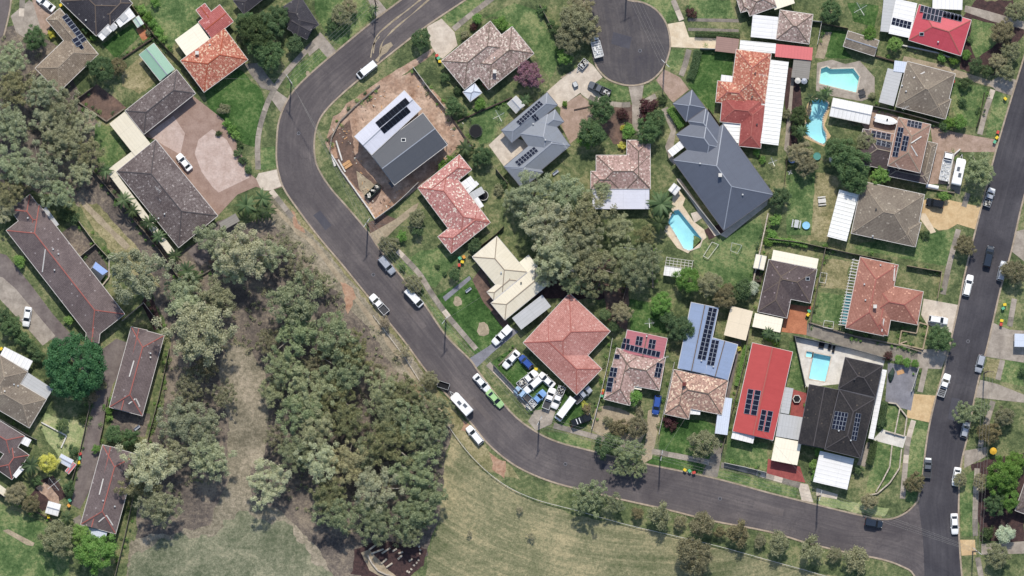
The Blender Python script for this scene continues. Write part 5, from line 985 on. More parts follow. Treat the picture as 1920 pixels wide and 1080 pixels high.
V('suv', 'paint_black', J, (1255, 900), (1015, 995), 'black four wheel drive with two white roof bars on the lawn', 'the black four wheel drive', 'car', 'bars')
V('hatch', 'paint_blue', '22', (1072, 955), (1098, 800), 'blue hatchback on the narrow driveway between two solar houses', 'the blue hatchback')
V('suv', 'paint_black', '31', (1185, 432), (1318, 458), 'black car on the tan driveway', 'the black car on tan paving')
V('ute', 'paint_silver', '31', (1678, 345), (1640, 455), 'silver utility with open tray parked under a large street tree', None, 'pickup', 'junk')
V('suv', 'paint_navy', '31', (1672, 765), (1635, 928), 'dark four wheel drive driving in the middle of the road', 'the dark four wheel drive on the road')
V('wagon', 'paint_silver', '31', (1772, 880), (1738, 1028), 'silver wagon partly under a street tree at the right kerb', None)
V('wagon', 'paint_white', 'p', (1820, 515), (1810, 556), 'white wagon at the left kerb above the pale driveway', 'the white wagon at the left kerb')
V('hatch', 'paint_white', '32', (1348, 252), (1203, 228), 'white hatchback on the pale concrete driveway', 'the white hatchback')
V('wagon', 'paint_silver', '32', (1573, 632), (1607, 503), 'silver car at the right kerb beside dry grass', 'the silver car by dry grass')
V('ute', 'paint_white', '32', (1350, 642), (1290, 818), 'white utility with a ladder rack at the left kerb', 'the utility with ladder rack', 'pickup', 'rack')
V('hatch', 'paint_silver', 'p', (1813, 792), (1806, 821), 'silver hatchback below two street trees at the right kerb', None)
V('ute', 'paint_grey', '33', (1202, 192), (1190, 345), 'grey utility at the left kerb beside the corner garden', 'the grey utility at the corner', 'pickup')
V('sedan', 'paint_white', '33', (1402, 405), (1424, 265), 'white sedan at the right kerb beside a small street tree', None)
V('sedan', 'paint_white', '33', (1402, 768), (1395, 610), 'white sedan lowest on the right road', 'the lowest white sedan')
V('suv', 'paint_navy', '33', (858, 695), (725, 672), 'dark blue car at the kerb near the junction under a small tree', 'the dark blue car by the junction')
def trailer_base(t, L, W, z=.45):
    slab('chassis', 'dark_steel', t, (0, 0, z-.1), (L, W*.6, .12)); wheels(t, (-.3,), W/2-.05, .9)
    MB().bar((L/2-.1, -.4, z-.1), (L/2+1.2, 0, z-.1), .09).bar((L/2-.1, .4, z-.1), (L/2+1.2, 0, z-.1), .09).build('drawbar', 'galv_steel', t)
    MB().cyl((L/2+.9, 0, 0), .06, z-.05, 8).build('jockey_wheel', 'dark_steel', t)
def caravan(f, front, rear, label, lm, L=None, name='caravan'):
    a, b = Q(f, front, 1.2), Q(f, rear, 1.2); d = a-b; c = (a+b)/2; L = d.length; W = 2.3
    t = thing(name, label, 'caravan', (c.x, c.y, .055), math.atan2(d.y, d.x)); pf, pr = q(f, front), q(f, rear); mark((pf[0]+pr[0])/2, (pf[1]+pr[1])/2, lm)
    mb = MB(); prof = [(-L/2, .5), (-L/2, 2.4), (-L/2+.2, 2.55), (L/2-1.2, 2.55), (L/2-.5, 2.2), (L/2, 1.4), (L/2, .5)]
    vs = [(x, -W/2*(.8 if x > L/2-.3 else 1), z) for x, z in prof]+[(x, W/2*(.8 if x > L/2-.3 else 1), z) for x, z in prof]; n = len(prof)
    mb.add(vs, [(i, i+n, (i+1) % n+n, (i+1) % n) for i in range(n)]+[tuple(range(n)), tuple(range(2*n-1, n-1, -1))]); mb.build('body', 'paint_white', t)
    for x, y in ((-.9, -.35), (.5, .25)): slab('roof_hatch', 'paint_grey', t, (x, y, 2.6), (1.0, .7, .1))
    for s_ in (-1, 1): slab('window', 'glass_dark', t, (0, s_*(W/2+.005), 1.7), (1.2, .03, .55))
    trailer_base(t, L, W, .55); return t
caravan('12', (1478, 800), (1605, 940), 'white caravan with two grey roof hatches on the bush side kerb', 'the white caravan')
caravan('z8', (1215, 705), (1150, 1000), 'white caravan with grey roof boxes beside the large street tree', 'the caravan by the street tree')
def open_trailer(f, front, rear, label, lm=None, paint='galv_steel', junk=False):
    a, b = Q(f, front, .6), Q(f, rear, .6); d = a-b; c = (a+b)/2; L = max(1.9, d.length-1); W = 1.5
    t = thing('box_trailer', label, 'trailer', (c.x, c.y, .055), math.atan2(d.y, d.x)); mb = MB()
    for x, y, lx, ly in ((0, -W/2, L, .06), (0, W/2, L, .06), (-L/2, 0, .06, W), (L/2, 0, .06, W)): mb.box((x, y, .75), (lx, ly, .5))
    mb.build('sides', paint, t); slab('floor', 'black_rubber', t, (0, 0, .5), (L-.05, W-.05, .04)); trailer_base(t, L, W, .5)
    if junk:
        j = MB()
        for i in range(14): j.box((rnd.uniform(-L/2+.3, L/2-.3), rnd.uniform(-.5, .5), rnd.uniform(.6, .95)), (rnd.uniform(.2, .7), rnd.uniform(.1, .4), rnd.uniform(.1, .3)), rnd.uniform(0, 3), rnd.randint(0, 1))
        j.build('load', ['rubbish', 'galv_steel'], t)
    if lm: pf = q(f, front); mark(pf[0], pf[1], lm)
open_trailer('12', (1350, 712), (1462, 748), 'small open box trailer with dark bed above the caravan')
open_trailer('20', (500, 520), (568, 440), 'small white loaded trailer beside the cul-de-sac driveway', None, 'paint_white', True)
# work truck and parked truck
def truck(f, front, rear, label, lm, junk=True):
    a, b = Q(f, front, .8), Q(f, rear, .8); d = a-b; c = (a+b)/2; L = d.length; W = 2.2; t = thing('tray_truck', label, 'truck', (c.x, c.y, .055), math.atan2(d.y, d.x), 'white tray trucks'); pf, pr = q(f, front), q(f, rear); mark((pf[0]+pr[0])/2, (pf[1]+pr[1])/2, lm)
    mb = MB(); loft(mb, [(L/2-1.7, W/2, .5, 1.3), (L/2-.1, W/2, .5, 1.25), (L/2, W/2-.1, .6, 1.1)]); cabin(mb, t, (L/2-1.7, L/2-.05), (L/2-1.6, L/2-.4), W/2-.03, W/2-.2, 1.2, 2.2); mb.build('cab', 'paint_white', t)
    slab('chassis', 'dark_steel', t, (0, 0, .62), (L-.4, .9, .2)); fl = slab('tray_floor', 'galv_steel', t, (-.9, 0, .85), (L-1.9, W, .1))
    tr = MB(); x0, x1 = -L/2+.05, L/2-1.85
    for bx, by, lx, ly in (((x0+x1)/2, -W/2, x1-x0, .06), ((x0+x1)/2, W/2, x1-x0, .06), (x0, 0, .06, W), (x1, 0, .06, W)): tr.box((bx, by, 1.1), (lx, ly, .4))
    tr.build('tray_sides', 'paint_white', t)
    for i in range(7): MB().bar((x0+.2+i*(x1-x0-.4)/6, -W/2, 1.9), (x0+.2+i*(x1-x0-.4)/6, W/2, 1.9), .08).build('rack_bar', 'paint_white', t)
    for s_ in (-1, 1):
        r = MB().bar((x0, s_*W/2, 1.9), (x1, s_*W/2, 1.9), .08)
        for x in (x0+.04, (x0+x1)/2, x1-.04): r.bar((x, s_*W/2, 1.1), (x, s_*W/2, 1.9), .07)
        r.build('rack_rail', 'paint_white', t)
    j = MB()
    for i in range(14): j.box((rnd.uniform(x0+.4, x1-.4), rnd.uniform(-.8, .8), rnd.uniform(.98, 1.3)), (rnd.uniform(.3, 1.4), rnd.uniform(.1, .4), rnd.uniform(.1, .3)), rnd.uniform(-.4, .4), rnd.randint(0, 1))
    j.build('load', ['paint_white', 'galv_steel'], t); wheels(t, (-L*.28, L*.33), W/2-.12, 1.15); lamps(t, -L/2+.05, L/2-.02, W*.36, .85)
truck('z8', (1075, 635), (1010, 955), 'white tray truck with ladder racks on the paved driveway', 'the white tray truck')
truck('20', (608, 258), (655, 432), 'white tray truck half hidden by the olive tree at the cul-de-sac', 'the cul-de-sac truck')
# boat on trailer
a, b = Q('z8', (492, 298), 1.2), Q('z8', (245, 245), 1.2); d = a-b; c = (a+b)/2; L = d.length
t = thing('motor_boat', 'white motor boat on a trailer in the paved yard', 'boat', (c.x, c.y, .04), math.atan2(d.y, d.x)); mark(*q('z8', (370, 270)), 'the white boat')
hull = MB(); st = [(-.5, .95, 1.5), (-.3, 1.02, 1.5), (0, 1.05, 1.52), (.2, .95, 1.56), (.35, .7, 1.62), (.45, .38, 1.68), (.5, .05, 1.72)]; vs = []
for x, w_, z in st: vs += [(x*L, -w_, z), (x*L, -w_*.75, .9), (x*L, 0, .68+(.5 if x > .4 else 0)), (x*L, w_*.75, .9), (x*L, w_, z)]
fs = [(i*5+k, i*5+k+1, (i+1)*5+k+1, (i+1)*5+k) for i in range(len(st)-1) for k in range(4)]+[tuple(range(5))]
hull.add(vs, fs).build('hull', 'paint_white', t)
dk = MB(); vs = [(x*L, s_*w_*.97, z-.02+.1*(1-abs(s_))) for x, w_, z in st for s_ in (-1, 0, 1)]; dk.add(vs, [(i*3+k, (i+1)*3+k, (i+1)*3+k+1, i*3+k+1) for i in range(len(st)-1) for k in range(2)]).build('cover', 'paint_white', t)
slab('console', 'glass_dark', t, (.2, .1, 1.72), (.35, .5, .25)); MB().box((-L/2-.18, 0, 1.45), (.35, .35, .9)).build('outboard_motor', 'paint_silver', t); trailer_base(t, L*.8, 1.9, .75)

# ------------------------------------------------------------------ trees and shrubs
def leaf_cloud(rng, centers, cr, n_leaf, leaf, up=.35):
    N = len(centers)*n_leaf; c = np.repeat(np.array(centers), n_leaf, 0); r = np.repeat(np.array(cr), n_leaf)
    u = rng.normal(size=(N, 3)); u[:, 2] += up; u /= np.linalg.norm(u, axis=1)[:, None]; u[:, 2] = np.where(u[:, 2] < -.45, -u[:, 2]*.6, u[:, 2])
    pos = c+u*(r*np.clip(rng.normal(.92, .26, N), .2, 1.7))[:, None]*np.array([1, 1, .75])
    nrm = u*.6+np.array([0, .2, .6])+rng.normal(size=(N, 3))*.4; nrm /= np.linalg.norm(nrm, axis=1)[:, None]
    tg = np.cross(nrm, rng.normal(size=(N, 3))); tg /= np.linalg.norm(tg, axis=1)[:, None]; bt = np.cross(nrm, tg)
    s1 = (leaf*rng.uniform(.6, 1.3, N))[:, None]; s2 = s1*.62
    v = np.stack([pos-tg*s1*.5, pos+bt*s2*.5, pos+tg*s1*.5, pos-bt*s2*.5], 1).reshape(-1, 3)
    f = np.arange(N*4).reshape(-1, 4); return v, f
def mesh_np(name, v, f, mat):
    me = bpy.data.meshes.new(name); me.vertices.add(len(v)); me.vertices.foreach_set('co', v.astype(np.float32).ravel())
    me.loops.add(f.size); me.loops.foreach_set('vertex_index', f.astype(np.int32).ravel()); me.polygons.add(len(f))
    me.polygons.foreach_set('loop_start', np.arange(0, f.size, f.shape[1], dtype=np.int32)); me.polygons.foreach_set('loop_total', np.full(len(f), f.shape[1], dtype=np.int32))
    me.update(calc_edges=True); me.materials.append(M[mat]); return me
def make_crown(seed, R, hz, zc, n_cl, cr, n_leaf, leaf, lump=.22, fill=.45):
    rng = np.random.default_rng(seed); cs = []; rs = []; ph = rng.uniform(0, 6.3, 4)
    while len(cs) < n_cl:
        d = rng.normal(size=3); d /= np.linalg.norm(d)
        if d[2] < -.35: continue
        a = math.atan2(d[1], d[0]); k = 1+lump*(math.sin(2*a+ph[0])*.5+math.sin(3*a+ph[1])*.5+math.sin(5*a+ph[2])*.35)
        rr = rng.uniform(fill, .88)**.6*k; p = np.array([d[0]*R*rr, d[1]*R*rr, zc+d[2]*hz*rr])
        if any(np.linalg.norm((p-c)*np.array([1, 1, .6])) < cr*.55 for c in cs[-60:]): 
            if rng.random() < .8: continue
        cs.append(p); rs.append(cr*rng.uniform(.65, 1.25))
    v, f = leaf_cloud(rng, cs, rs, n_leaf, leaf); return mesh_np('crown', v, f, 'leaf_gum'), cs
def make_trunk(cs, zc, r0, seed, n_limb=7, mat='bark'):
    rr = random.Random(seed); mb = MB(); hb = zc*.5
    mb.tube([(0, 0, -.1), (rr.uniform(-.1, .1), rr.uniform(-.1, .1), hb*.5), (rr.uniform(-.2, .2), rr.uniform(-.2, .2), hb)], [r0*1.25, r0, r0*.8], 7)
    for c in rr.sample(list(cs), min(n_limb, len(cs))):
        e = Vector(c); m = Vector((e.x*.45, e.y*.45, hb+(e.z-hb)*.6+.3)); mb.tube([(0, 0, hb*.85), m, e], [r0*.62, r0*.4, r0*.12], 5)
    return mb.mesh('trunk', mat)
PROTO = {}
def protos(kind):
    if kind in PROTO: return PROTO[kind]
    out = []
    spec = {'gum': (7, 5.0, 2.6, 6.2, 96, .56, 92, .3, .3, .12), 'gum_sparse': (4, 5.0, 2.4, 5.6, 70, .5, 75, .3, .32, .12), 'broad': (5, 4.0, 2.7, 4.4, 90, .62, 110, .3, .14, .25), 'dome': (1, 8.0, 4.4, 5.6, 300, .85, 110, .38, .08, .4),
            'small': (4, 2.4, 1.9, 2.9, 34, .62, 80, .32, .2, .25), 'shrub': (5, 1.2, .95, .75, 18, .42, 70, .22, .16, .2), 'wispy': (4, 2.4, 1.8, 2.6, 24, .6, 55, .28, .25, .1)}[kind]
    for i in range(spec[0]):
        me, cs = make_crown(hash(kind) % 7 * 0+len(kind)*31+i*7+3, *spec[1:8], lump=spec[8], fill=spec[9])
        out.append((me, make_trunk(cs, spec[3], {'gum': .32, 'gum_sparse': .28, 'broad': .26, 'dome': .4, 'small': .12, 'shrub': .06, 'wispy': .1}[kind], i, 9 if 'gum' in kind else 5, 'bark_pale' if 'gum' in kind else 'bark')))
    PROTO[kind] = (out, spec[1], spec[3]); return PROTO[kind]
def plant(kind, mat, x, y, rpx, phrase, cat='tree', name='tree', zs=1.0, group=None, label=None):
    out, R0, zc = protos(kind); s_ = rpx/PXM/R0*1.0; p = P(x, y, zc*s_*zs)
    me, tk = out[rnd.randrange(len(out))]
    t = link(name, None, None, (p.x, p.y, 0), (0, 0, rnd.uniform(0, 6.28)), (s_, s_, s_*zs*rnd.uniform(.92, 1.1))); tag(t, label, cat, group)
    c = link('crown', me, t); c.material_slots[0].link = 'OBJECT'; c.material_slots[0].material = M[mat]; link('trunk', tk, t)
    if not label: AUTO.append((t, x, y, phrase))
    return t
def palm(x, y, rpx, phrase, h=4.5, n=15, seed=0, mat='leaf_palm', label=None):
    key = ('palm', n, seed % 3)
    if key not in PROTO:
        rr = random.Random(seed); mb = MB()
        for i in range(n):
            a = 2*math.pi*i/n+rr.uniform(-.2, .2); el = rr.uniform(.15, .9); pts = []; K = 9; Ln = rr.uniform(.85, 1.1)
            for k in range(K+1):
                t_ = k/K; rad = Ln*(t_*math.cos(el*.6)+.0); z = Ln*(math.sin(el)*t_*.9-.75*t_*t_); pts.append(Vector((math.cos(a)*rad, math.sin(a)*rad, z)))
            sd_ = Vector((-math.sin(a), math.cos(a), 0)); bl = [(pts[k]+sd_*(s_*(.012+.075*math.sin(math.pi*min(.98, (k+.4)/K)))), ) for k in range(K+1) for s_ in (-1, 1)]
            mb.add([b[0] for b in bl], [(2*k, 2*k+1, 2*k+3, 2*k+2) for k in range(K)])
            for k in range(K):
                p0, p1 = pts[k], pts[k+1]; wl0 = .15*math.sin(math.pi*min(.97, (k+.35)/K))+.02; d = p1-p0
                for s_ in (-1, 1):
                    for m_ in (0, .33, .66):
                        b0 = p0+d*m_; b1 = p0+d*(m_+.34); tip = b0+d*1.1+sd_*(s_*wl0)+Vector((0, 0, -.04)); mb.add([b0, b1, tip], [(0, 1, 2)])
        PROTO[key] = mb.mesh('fronds', 'leaf_palm')
    s_ = rpx*1.2/PXM; p = P(x, y, h)
    t = link('palm_tree', None, None, (p.x, p.y, 0), (0, 0, rnd.uniform(0, 6))); tag(t, label, 'palm', 'palms in the gardens')
    c = link('crown', PROTO[key], t, (0, 0, h), None, (s_, s_, s_)); c.material_slots[0].link = 'OBJECT'; c.material_slots[0].material = M[mat]
    if ('ptrunk',) not in PROTO: PROTO[('ptrunk',)] = MB().tube([(0, 0, -.02), (0, 0, .5), (0, 0, 1.0)], [.24, .17, .15], 8).mesh('trunk', 'bark')
    link('trunk', PROTO[('ptrunk',)], t, None, None, (1, 1, h))
    if not label: AUTO.append((t, x, y, phrase))
G1, G2, G3 = 'gum trees in the bush and between the gardens', 'garden trees', 'shrubs in the gardens'
def many(kind, mat, phrase, lst, cat='tree', name='tree', zs=1.0, group=G2):
    for x, y, r in lst: plant(kind, mat, x, y, r, phrase, cat, name, zs, group)
many('gum', 'leaf_gum', 'grey-green gum tree', [(20, 112, 36), (28, 168, 40), (78, 175, 38), (122, 205, 36), (22, 232, 40), (112, 262, 45), (152, 232, 32), (20, 305, 40), (72, 315, 45), (162, 285, 33), (22, 358, 34), (110, 362, 34), (150, 325, 28), (8, 395, 24), (262, 515, 58), (455, 475, 56), (400, 450, 36), (505, 480, 36), (405, 560, 42), (340, 545, 34),
      (335, 790, 46), (392, 858, 46), (382, 795, 42), (300, 950, 42), (262, 900, 40)], name='gum_tree', group=G1)
many('gum', 'leaf_gum_pale', 'pale gum tree', [(370, 622, 68), (275, 870, 52), (430, 500, 36), (90, 220, 30), (325, 850, 36), (500, 905, 44), (600, 862, 44), (650, 868, 44), (350, 570, 40), (705, 915, 46)], name='gum_tree', group=G1)
many('gum', 'leaf_gum_green', 'olive green gum tree', [(555, 565, 56), (625, 632, 48), (555, 625, 46), (660, 662, 40), (650, 788, 40), (628, 742, 38), (690, 845, 34), (535, 690, 40), (645, 695, 44), (585, 735, 48), (562, 770, 46), (718, 730, 38), (732, 782, 46), (805, 765, 36), (768, 795, 44), (595, 800, 44), (825, 788, 26), (730, 830, 48), (800, 825, 38), (555, 850, 42), (780, 885, 46), (800, 932, 40), (630, 960, 42), (692, 962, 40), (765, 965, 40), (770, 995, 32), (708, 988, 34), (618, 930, 38), (510, 735, 30), (760, 740, 38), (790, 965, 30)], name='gum_tree', group=G1)
many('gum_sparse', 'leaf_olive', 'sparse brownish gum tree', [(562, 505, 34), (605, 530, 27), (535, 465, 26), (505, 640, 32), (620, 665, 32), (590, 690, 30), (420, 740, 30), (360, 720, 34), (385, 690, 30), (345, 750, 28), (520, 820, 28), (700, 700, 30), (410, 640, 26)], name='gum_tree', group=G1)
many('gum', 'leaf_gum', 'grey gum tree', [(1000, 368, 48), (1062, 362, 42), (1100, 400, 46), (1022, 422, 52), (985, 395, 26), (1090, 452, 46), (1040, 482, 46), (1030, 512, 30), (1112, 500, 42), (965, 372, 24), (1130, 355, 20)], name='gum_tree', group=G1)
many('gum', 'leaf_gum_green', 'dense green gum tree', [(1160, 428, 32), (1192, 505, 38), (1150, 522, 30), (1215, 488, 32), (1080, 532, 28), (1210, 440, 22), (1165, 480, 30), (1110, 545, 22)], name='gum_tree', group=G1)
many('gum', 'leaf_gum_green', 'leafy street tree', [(1838, 318, 34), (1808, 775, 25), (1836, 768, 20), (1105, 932, 36), (1148, 945, 22), (1180, 845, 28), (1165, 875, 22), (1197, 878, 19)], name='street_tree')
many('broad', 'leaf_dark', 'dark broadleaf tree', [(480, 58, 34), (505, 50, 28), (502, 100, 30), (460, 45, 22), (522, 30, 22), (790, 73, 20), (1128, 205, 26), (1110, 248, 27), (1215, 245, 25), (1232, 222, 18), (1557, 20, 22), (1595, 305, 36), (1602, 335, 28), (1575, 282, 28), (1462, 370, 20), (190, 130, 26), (65, 72, 23), (1763, 635, 26), (1275, 615, 26), (905, 292, 20), (485, 85, 26), (1240, 410, 16), (625, 47, 15), (20, 612, 20), (1865, 945, 22), (1500, 220, 20)], name='broadleaf_tree')
many('broad', 'leaf_bright', 'fresh green tree', [(1240, 570, 22), (1290, 525, 26), (1650, 330, 18), (1880, 892, 34), (1905, 865, 20), (180, 1035, 38), (150, 1002, 20), (1060, 105, 17), (1630, 63, 15), (1678, 83, 15), (1892, 935, 22), (1770, 368, 10)], name='broadleaf_tree')
many('broad', 'leaf_olive', 'olive bushy tree', [(1082, 40, 34), (1066, 76, 27), (1102, 58, 24), (1090, 14, 24), (1500, 287, 24), (1512, 312, 20), (1625, 265, 20), (730, 460, 19), (775, 532, 18), (782, 410, 17), (1330, 532, 24), (1318, 832, 28), (1900, 510, 24), (1810, 460, 20), (220, 125, 18), (108, 1010, 34), (1195, 800, 22), (1160, 802, 18), (1165, 585, 20), (1360, 555, 24), (640, 28, 21), (655, 12, 16), (1715, 905, 20), (1630, 940, 16), (1800, 900, 14), (1300, 1042, 36), (1880, 60, 24), (1895, 97, 20), (1872, 115, 18), (1885, 135, 18), (1855, 812, 22), (1882, 782, 20), (1870, 1042, 24), (805, 712, 17), (1905, 20, 20), (1840, 905, 17), (190, 722, 11), (30, 925, 22), (58, 945, 18)], name='bushy_tree')
many('small', 'leaf_olive', 'bushy verge tree', [(1237, 966, 22), (1315, 983, 24), (1385, 1000, 22), (1460, 1020, 20), (1520, 1030, 22), (1605, 1050, 24), (1565, 1040, 14), (1275, 978, 12), (1350, 998, 11), (1425, 1015, 12), (1195, 962, 12)], name='verge_tree')
many('wispy', 'leaf_dry', 'thin dry tree', [(757, 660, 15), (175, 745, 12), (722, 605, 14), (975, 955, 8), (995, 1005, 9), (1100, 765, 10), (880, 1000, 7)], name='dry_tree')
many('small', 'leaf_bright', 'small fresh green tree', [(900, 195, 11), (1100, 262, 16), (1178, 247, 13), (938, 45, 14), (955, 58, 11), (895, 35, 10), (1440, 628, 11), (1700, 680, 9), (1685, 674, 9), (1716, 682, 8), (753, 443, 10), (830, 312, 10), (845, 300, 9), (836, 322, 7), (1190, 745, 14), (1800, 228, 14), (1780, 230, 12), (1765, 108, 8), (1788, 114, 8), (1811, 103, 10), (130, 600, 9), (37, 490, 11), (180, 842, 8), (1455, 640, 9), (212, 752, 9), (205, 770, 8), (1530, 893, 10), (1535, 848, 9), (1525, 872, 9)], 'shrub', 'small_tree', group=G3)
many('small', 'leaf_dark', 'small dark tree', [(553, 82, 17), (848, 200, 15), (866, 206, 11), (1043, 57, 10), (1034, 44, 7), (1016, 22, 8), (1188, 256, 10), (853, 515, 12), (783, 432, 11), (1810, 155, 12), (118, 797, 12), (137, 845, 10), (215, 815, 18), (245, 820, 16), (70, 902, 10), (1135, 590, 12), (1150, 612, 11), (1130, 840, 18), (1150, 830, 17), (130, 915, 12), (1770, 236, 10), (1655, 760, 8), (1653, 776, 8), (1650, 794, 8), (1497, 248, 14), (890, 462, 13), (1250, 595, 14), (1610, 880, 9), (45, 637, 14), (60, 652, 12), (72, 668, 12), (8, 592, 14), (835, 145, 9), (125, 400, 14), (140, 410, 10), (1390, 545, 19), (1830, 122, 14), (1850, 132, 12)], 'shrub', 'small_tree', group=G3)
many('shrub', 'leaf_dark', 'round dark shrub', [(410, 250, 6), (450, 272, 7), (446, 286, 8), (455, 301, 8), (465, 318, 8), (755, 503, 7), (1735, 440, 9), (1291, 15, 6), (1805, 192, 9), (155, 785, 9), (820, 500, 5), (833, 513, 5), (160, 57, 8), (140, 30, 7), (124, 9, 8), (1243, 186, 9), (860, 168, 9), (945, 345, 9), (1817, 75, 7), (790, 545, 6), (1660, 790, 6), (1175, 806, 6), (1850, 1000, 13), (1917, 700, 9)], 'shrub', 'shrub', group=G3)
many('shrub', 'leaf_bright', 'round bright shrub', [(426, 232, 9), (434, 243, 9), (442, 253, 9), (1440, 455, 8), (1455, 412, 11), (1447, 440, 10), (175, 70, 7), (1545, 175, 8), (205, 782, 8), (290, 6, 10), (268, 18, 10), (275, 32, 10), (288, 46, 10), (297, 60, 10), (304, 73, 9), (1060, 195, 6), (1330, 240, 7), (1420, 285, 8), (1430, 300, 7)], 'shrub', 'shrub', group=G3)
many('shrub', 'leaf_red', 'dark red shrub', [(1168, 215, 12), (1215, 205, 20), (1297, 25, 10), (1255, 790, 12), (1262, 800, 8), (1590, 688, 6), (1665, 668, 9), (888, 50, 8)], 'shrub', 'shrub', group=G3)
many('shrub', 'leaf_yellow', 'yellow leaved shrub', [(96, 65, 8), (1170, 240, 7), (1168, 273, 8), (1098, 762, 8), (1385, 700-46, 5)], 'shrub', 'shrub', group=G3)
many('shrub', 'leaf_olive', 'olive shrub', [(419, 205, 12), (872, 66, 9), (895, 200, 8), (1475, 215, 10), (1635, 180, 7), (280, 60, 7), (1140, 790, 10), (1200, 770, 8), (910, 300, 10), (860, 330, 9), (935, 355, 10), (1600, 230, 7)], 'shrub', 'shrub', group=G3)
plant('dome', 'leaf_lush', 140, 687, 62, '', 'tree', 'broadleaf_tree', 1.0, G2, 'huge round lush green tree beside the slate townhouses'); mark(140, 687, 'the huge round green tree')
plant('broad', 'leaf_pink', 992, 140, 26, '', 'tree', 'flowering_tree', 1.0, G2, 'round pink flowering tree at the lichened house corner'); mark(992, 140, 'the pink flowering tree')
plant('broad', 'leaf_yellow', 90, 868, 20, '', 'tree', 'broadleaf_tree', 1.0, G2, 'bright yellow lime tree in the lower left garden'); mark(90, 868, 'the yellow lime tree')
plant('small', 'leaf_blossom', 1411, 540, 13, '', 'shrub', 'flowering_shrub', 1.0, G3, 'round pale blossoming shrub left of the dark brown house')
plant('small', 'leaf_blossom', 1885, 1002, 18, '', 'shrub', 'variegated_shrub', .8, G3, 'pale variegated shrub by the lower right driveway')
for i, (x, y, r, h) in enumerate([(197, 320, 14, 4), (232, 375, 17, 5), (248, 395, 14, 4), (280, 417, 16, 5), (297, 443, 14, 4), (327, 480, 14, 4), (350, 508, 18, 5), (365, 520, 14, 4), (1240, 382, 24, 5), (1237, 418, 17, 4), (872, 278, 17, 2.5), (985, 187, 13, 2), (462, 385, 20, 4), (492, 372, 18, 4.5), (500, 395, 18, 4), (480, 400, 16, 3.5), (1540, 180, 13, 4), (1552, 172, 11, 4), (1505, 245, 12, 4), (58, 872, 18, 4.5), (125, 970, 13, 3), (1440, 625, 12, 3.5), (1455, 632, 11, 3), (1520, 185, 12, 4), (700, 15+2, 10, 3)]):
    palm(x, y, r, 'dark green feathery palm', h, 22 if r > 20 else 13, i, 'leaf_palm')
# clipped hedges
def hedge(label, pts, width, h, mat='leaf_dark', f='p'):
    w = [Q(f, p) for p in pts]; org = w[0]; rng = np.random.default_rng(len(label)); cs = []; t = thing('hedge', label, 'hedge', org)
    for a, b in zip(w, w[1:]):
        n = max(2, int((b-a).length/.4))
        for i in range(n):
            for j in range(max(1, int(width/.45))):
                for z in (h*.4, h*.85):
                    p = a.lerp(b, i/n)-org; nn = (b-a).normalized(); nn = Vector((-nn.y, nn.x, 0)); q_ = p+nn*((j+.5)/max(1, int(width/.45))-.5)*width; cs.append((q_.x, q_.y, z))
    v, f_ = leaf_cloud(rng, cs, [.34]*len(cs), 34, .22, .6); o = link('foliage', mesh_np('foliage', v, f_, mat), t)
    st = MB()
    for a in w: st.cyl((a.x-org.x, a.y-org.y, -.05), .05, h*.6, 6)
    st.build('stem', 'bark', t)
hedge('long dark clipped hedge along the cul-de-sac driveway', [(1305, 64), (1345, 65), (1388, 68)], 1.3, 1.3)
hedge('curved row of dark shrubs round the orange speckled lawn', [(1308, 97), (1304, 118), (1300, 132), (1293, 150)], 1.8, 1.2, 'leaf_dark')
hedge('thick green clipped hedge beside the blue grey garage', [(1257, 205), (1268, 222), (1280, 240)], 1.9, 1.6, 'leaf_bright')
hedge('dark conifer hedge down the terraced corner garden', [(1638, 828), (1634, 850), (1628, 872)], 1.6, 2.0)
hedge('dark hedge of white flowers beside the black tiled house', [(1656, 757), (1652, 780), (1647, 800)], 1.9, 1.8)
hedge('variegated hedge between blue and long red houses', [(1398, 650), (1388, 690), (1380, 725)], .9, 1.3, 'leaf_bright')
hedge('long ragged hedge above the tan left house', [(15, 605), (45, 635), (75, 668)], 2.0, 1.8)
hedge('green hedge below the long timber fence, right of the lawn', [(1440, 450), (1480, 452), (1515, 462)], 1.2, 1.2, 'leaf_bright')
# undergrowth of the bush: nobody could count it
from mathutils.geometry import intersect_point_tri_2d
reg = [[(330, 500), (540, 420), (700, 610), (840, 790), (820, 960), (790, 1040), (640, 1000), (560, 960), (500, 860), (505, 700), (420, 640), (330, 560)], [(0, 60), (100, 100), (190, 240), (190, 330), (120, 380), (0, 400)], [(300, 600), (420, 650), (410, 900), (240, 1000), (290, 760)]]
rng = np.random.default_rng(5); cs = []
def inside(p, poly):
    c = False; j = len(poly)-1
    for i in range(len(poly)):
        if (poly[i][1] > p[1]) != (poly[j][1] > p[1]) and p[0] < (poly[j][0]-poly[i][0])*(p[1]-poly[i][1])/(poly[j][1]-poly[i][1])+poly[i][0]: c = not c
        j = i
    return c
for poly in reg:
    xs, ys = [p[0] for p in poly], [p[1] for p in poly]; n = int((max(xs)-min(xs))*(max(ys)-min(ys))/260)
    for _ in range(n):
        p = (rng.uniform(min(xs), max(xs)), rng.uniform(min(ys), max(ys)))
        if inside(p, poly) and noise.noise(Vector((p[0]*.02, p[1]*.02, 2))) > -.25: w = P(*p); cs.append((w.x, w.y, rng.uniform(.1, .5)))
v, f_ = leaf_cloud(rng, cs, rng.uniform(.3, .8, len(cs)), 22, .34, .5)
tag(link('undergrowth', mesh_np('undergrowth', v, f_, 'leaf_olive')), 'low olive scrub covering the floor of the bush', 'scrub', None, 'stuff')
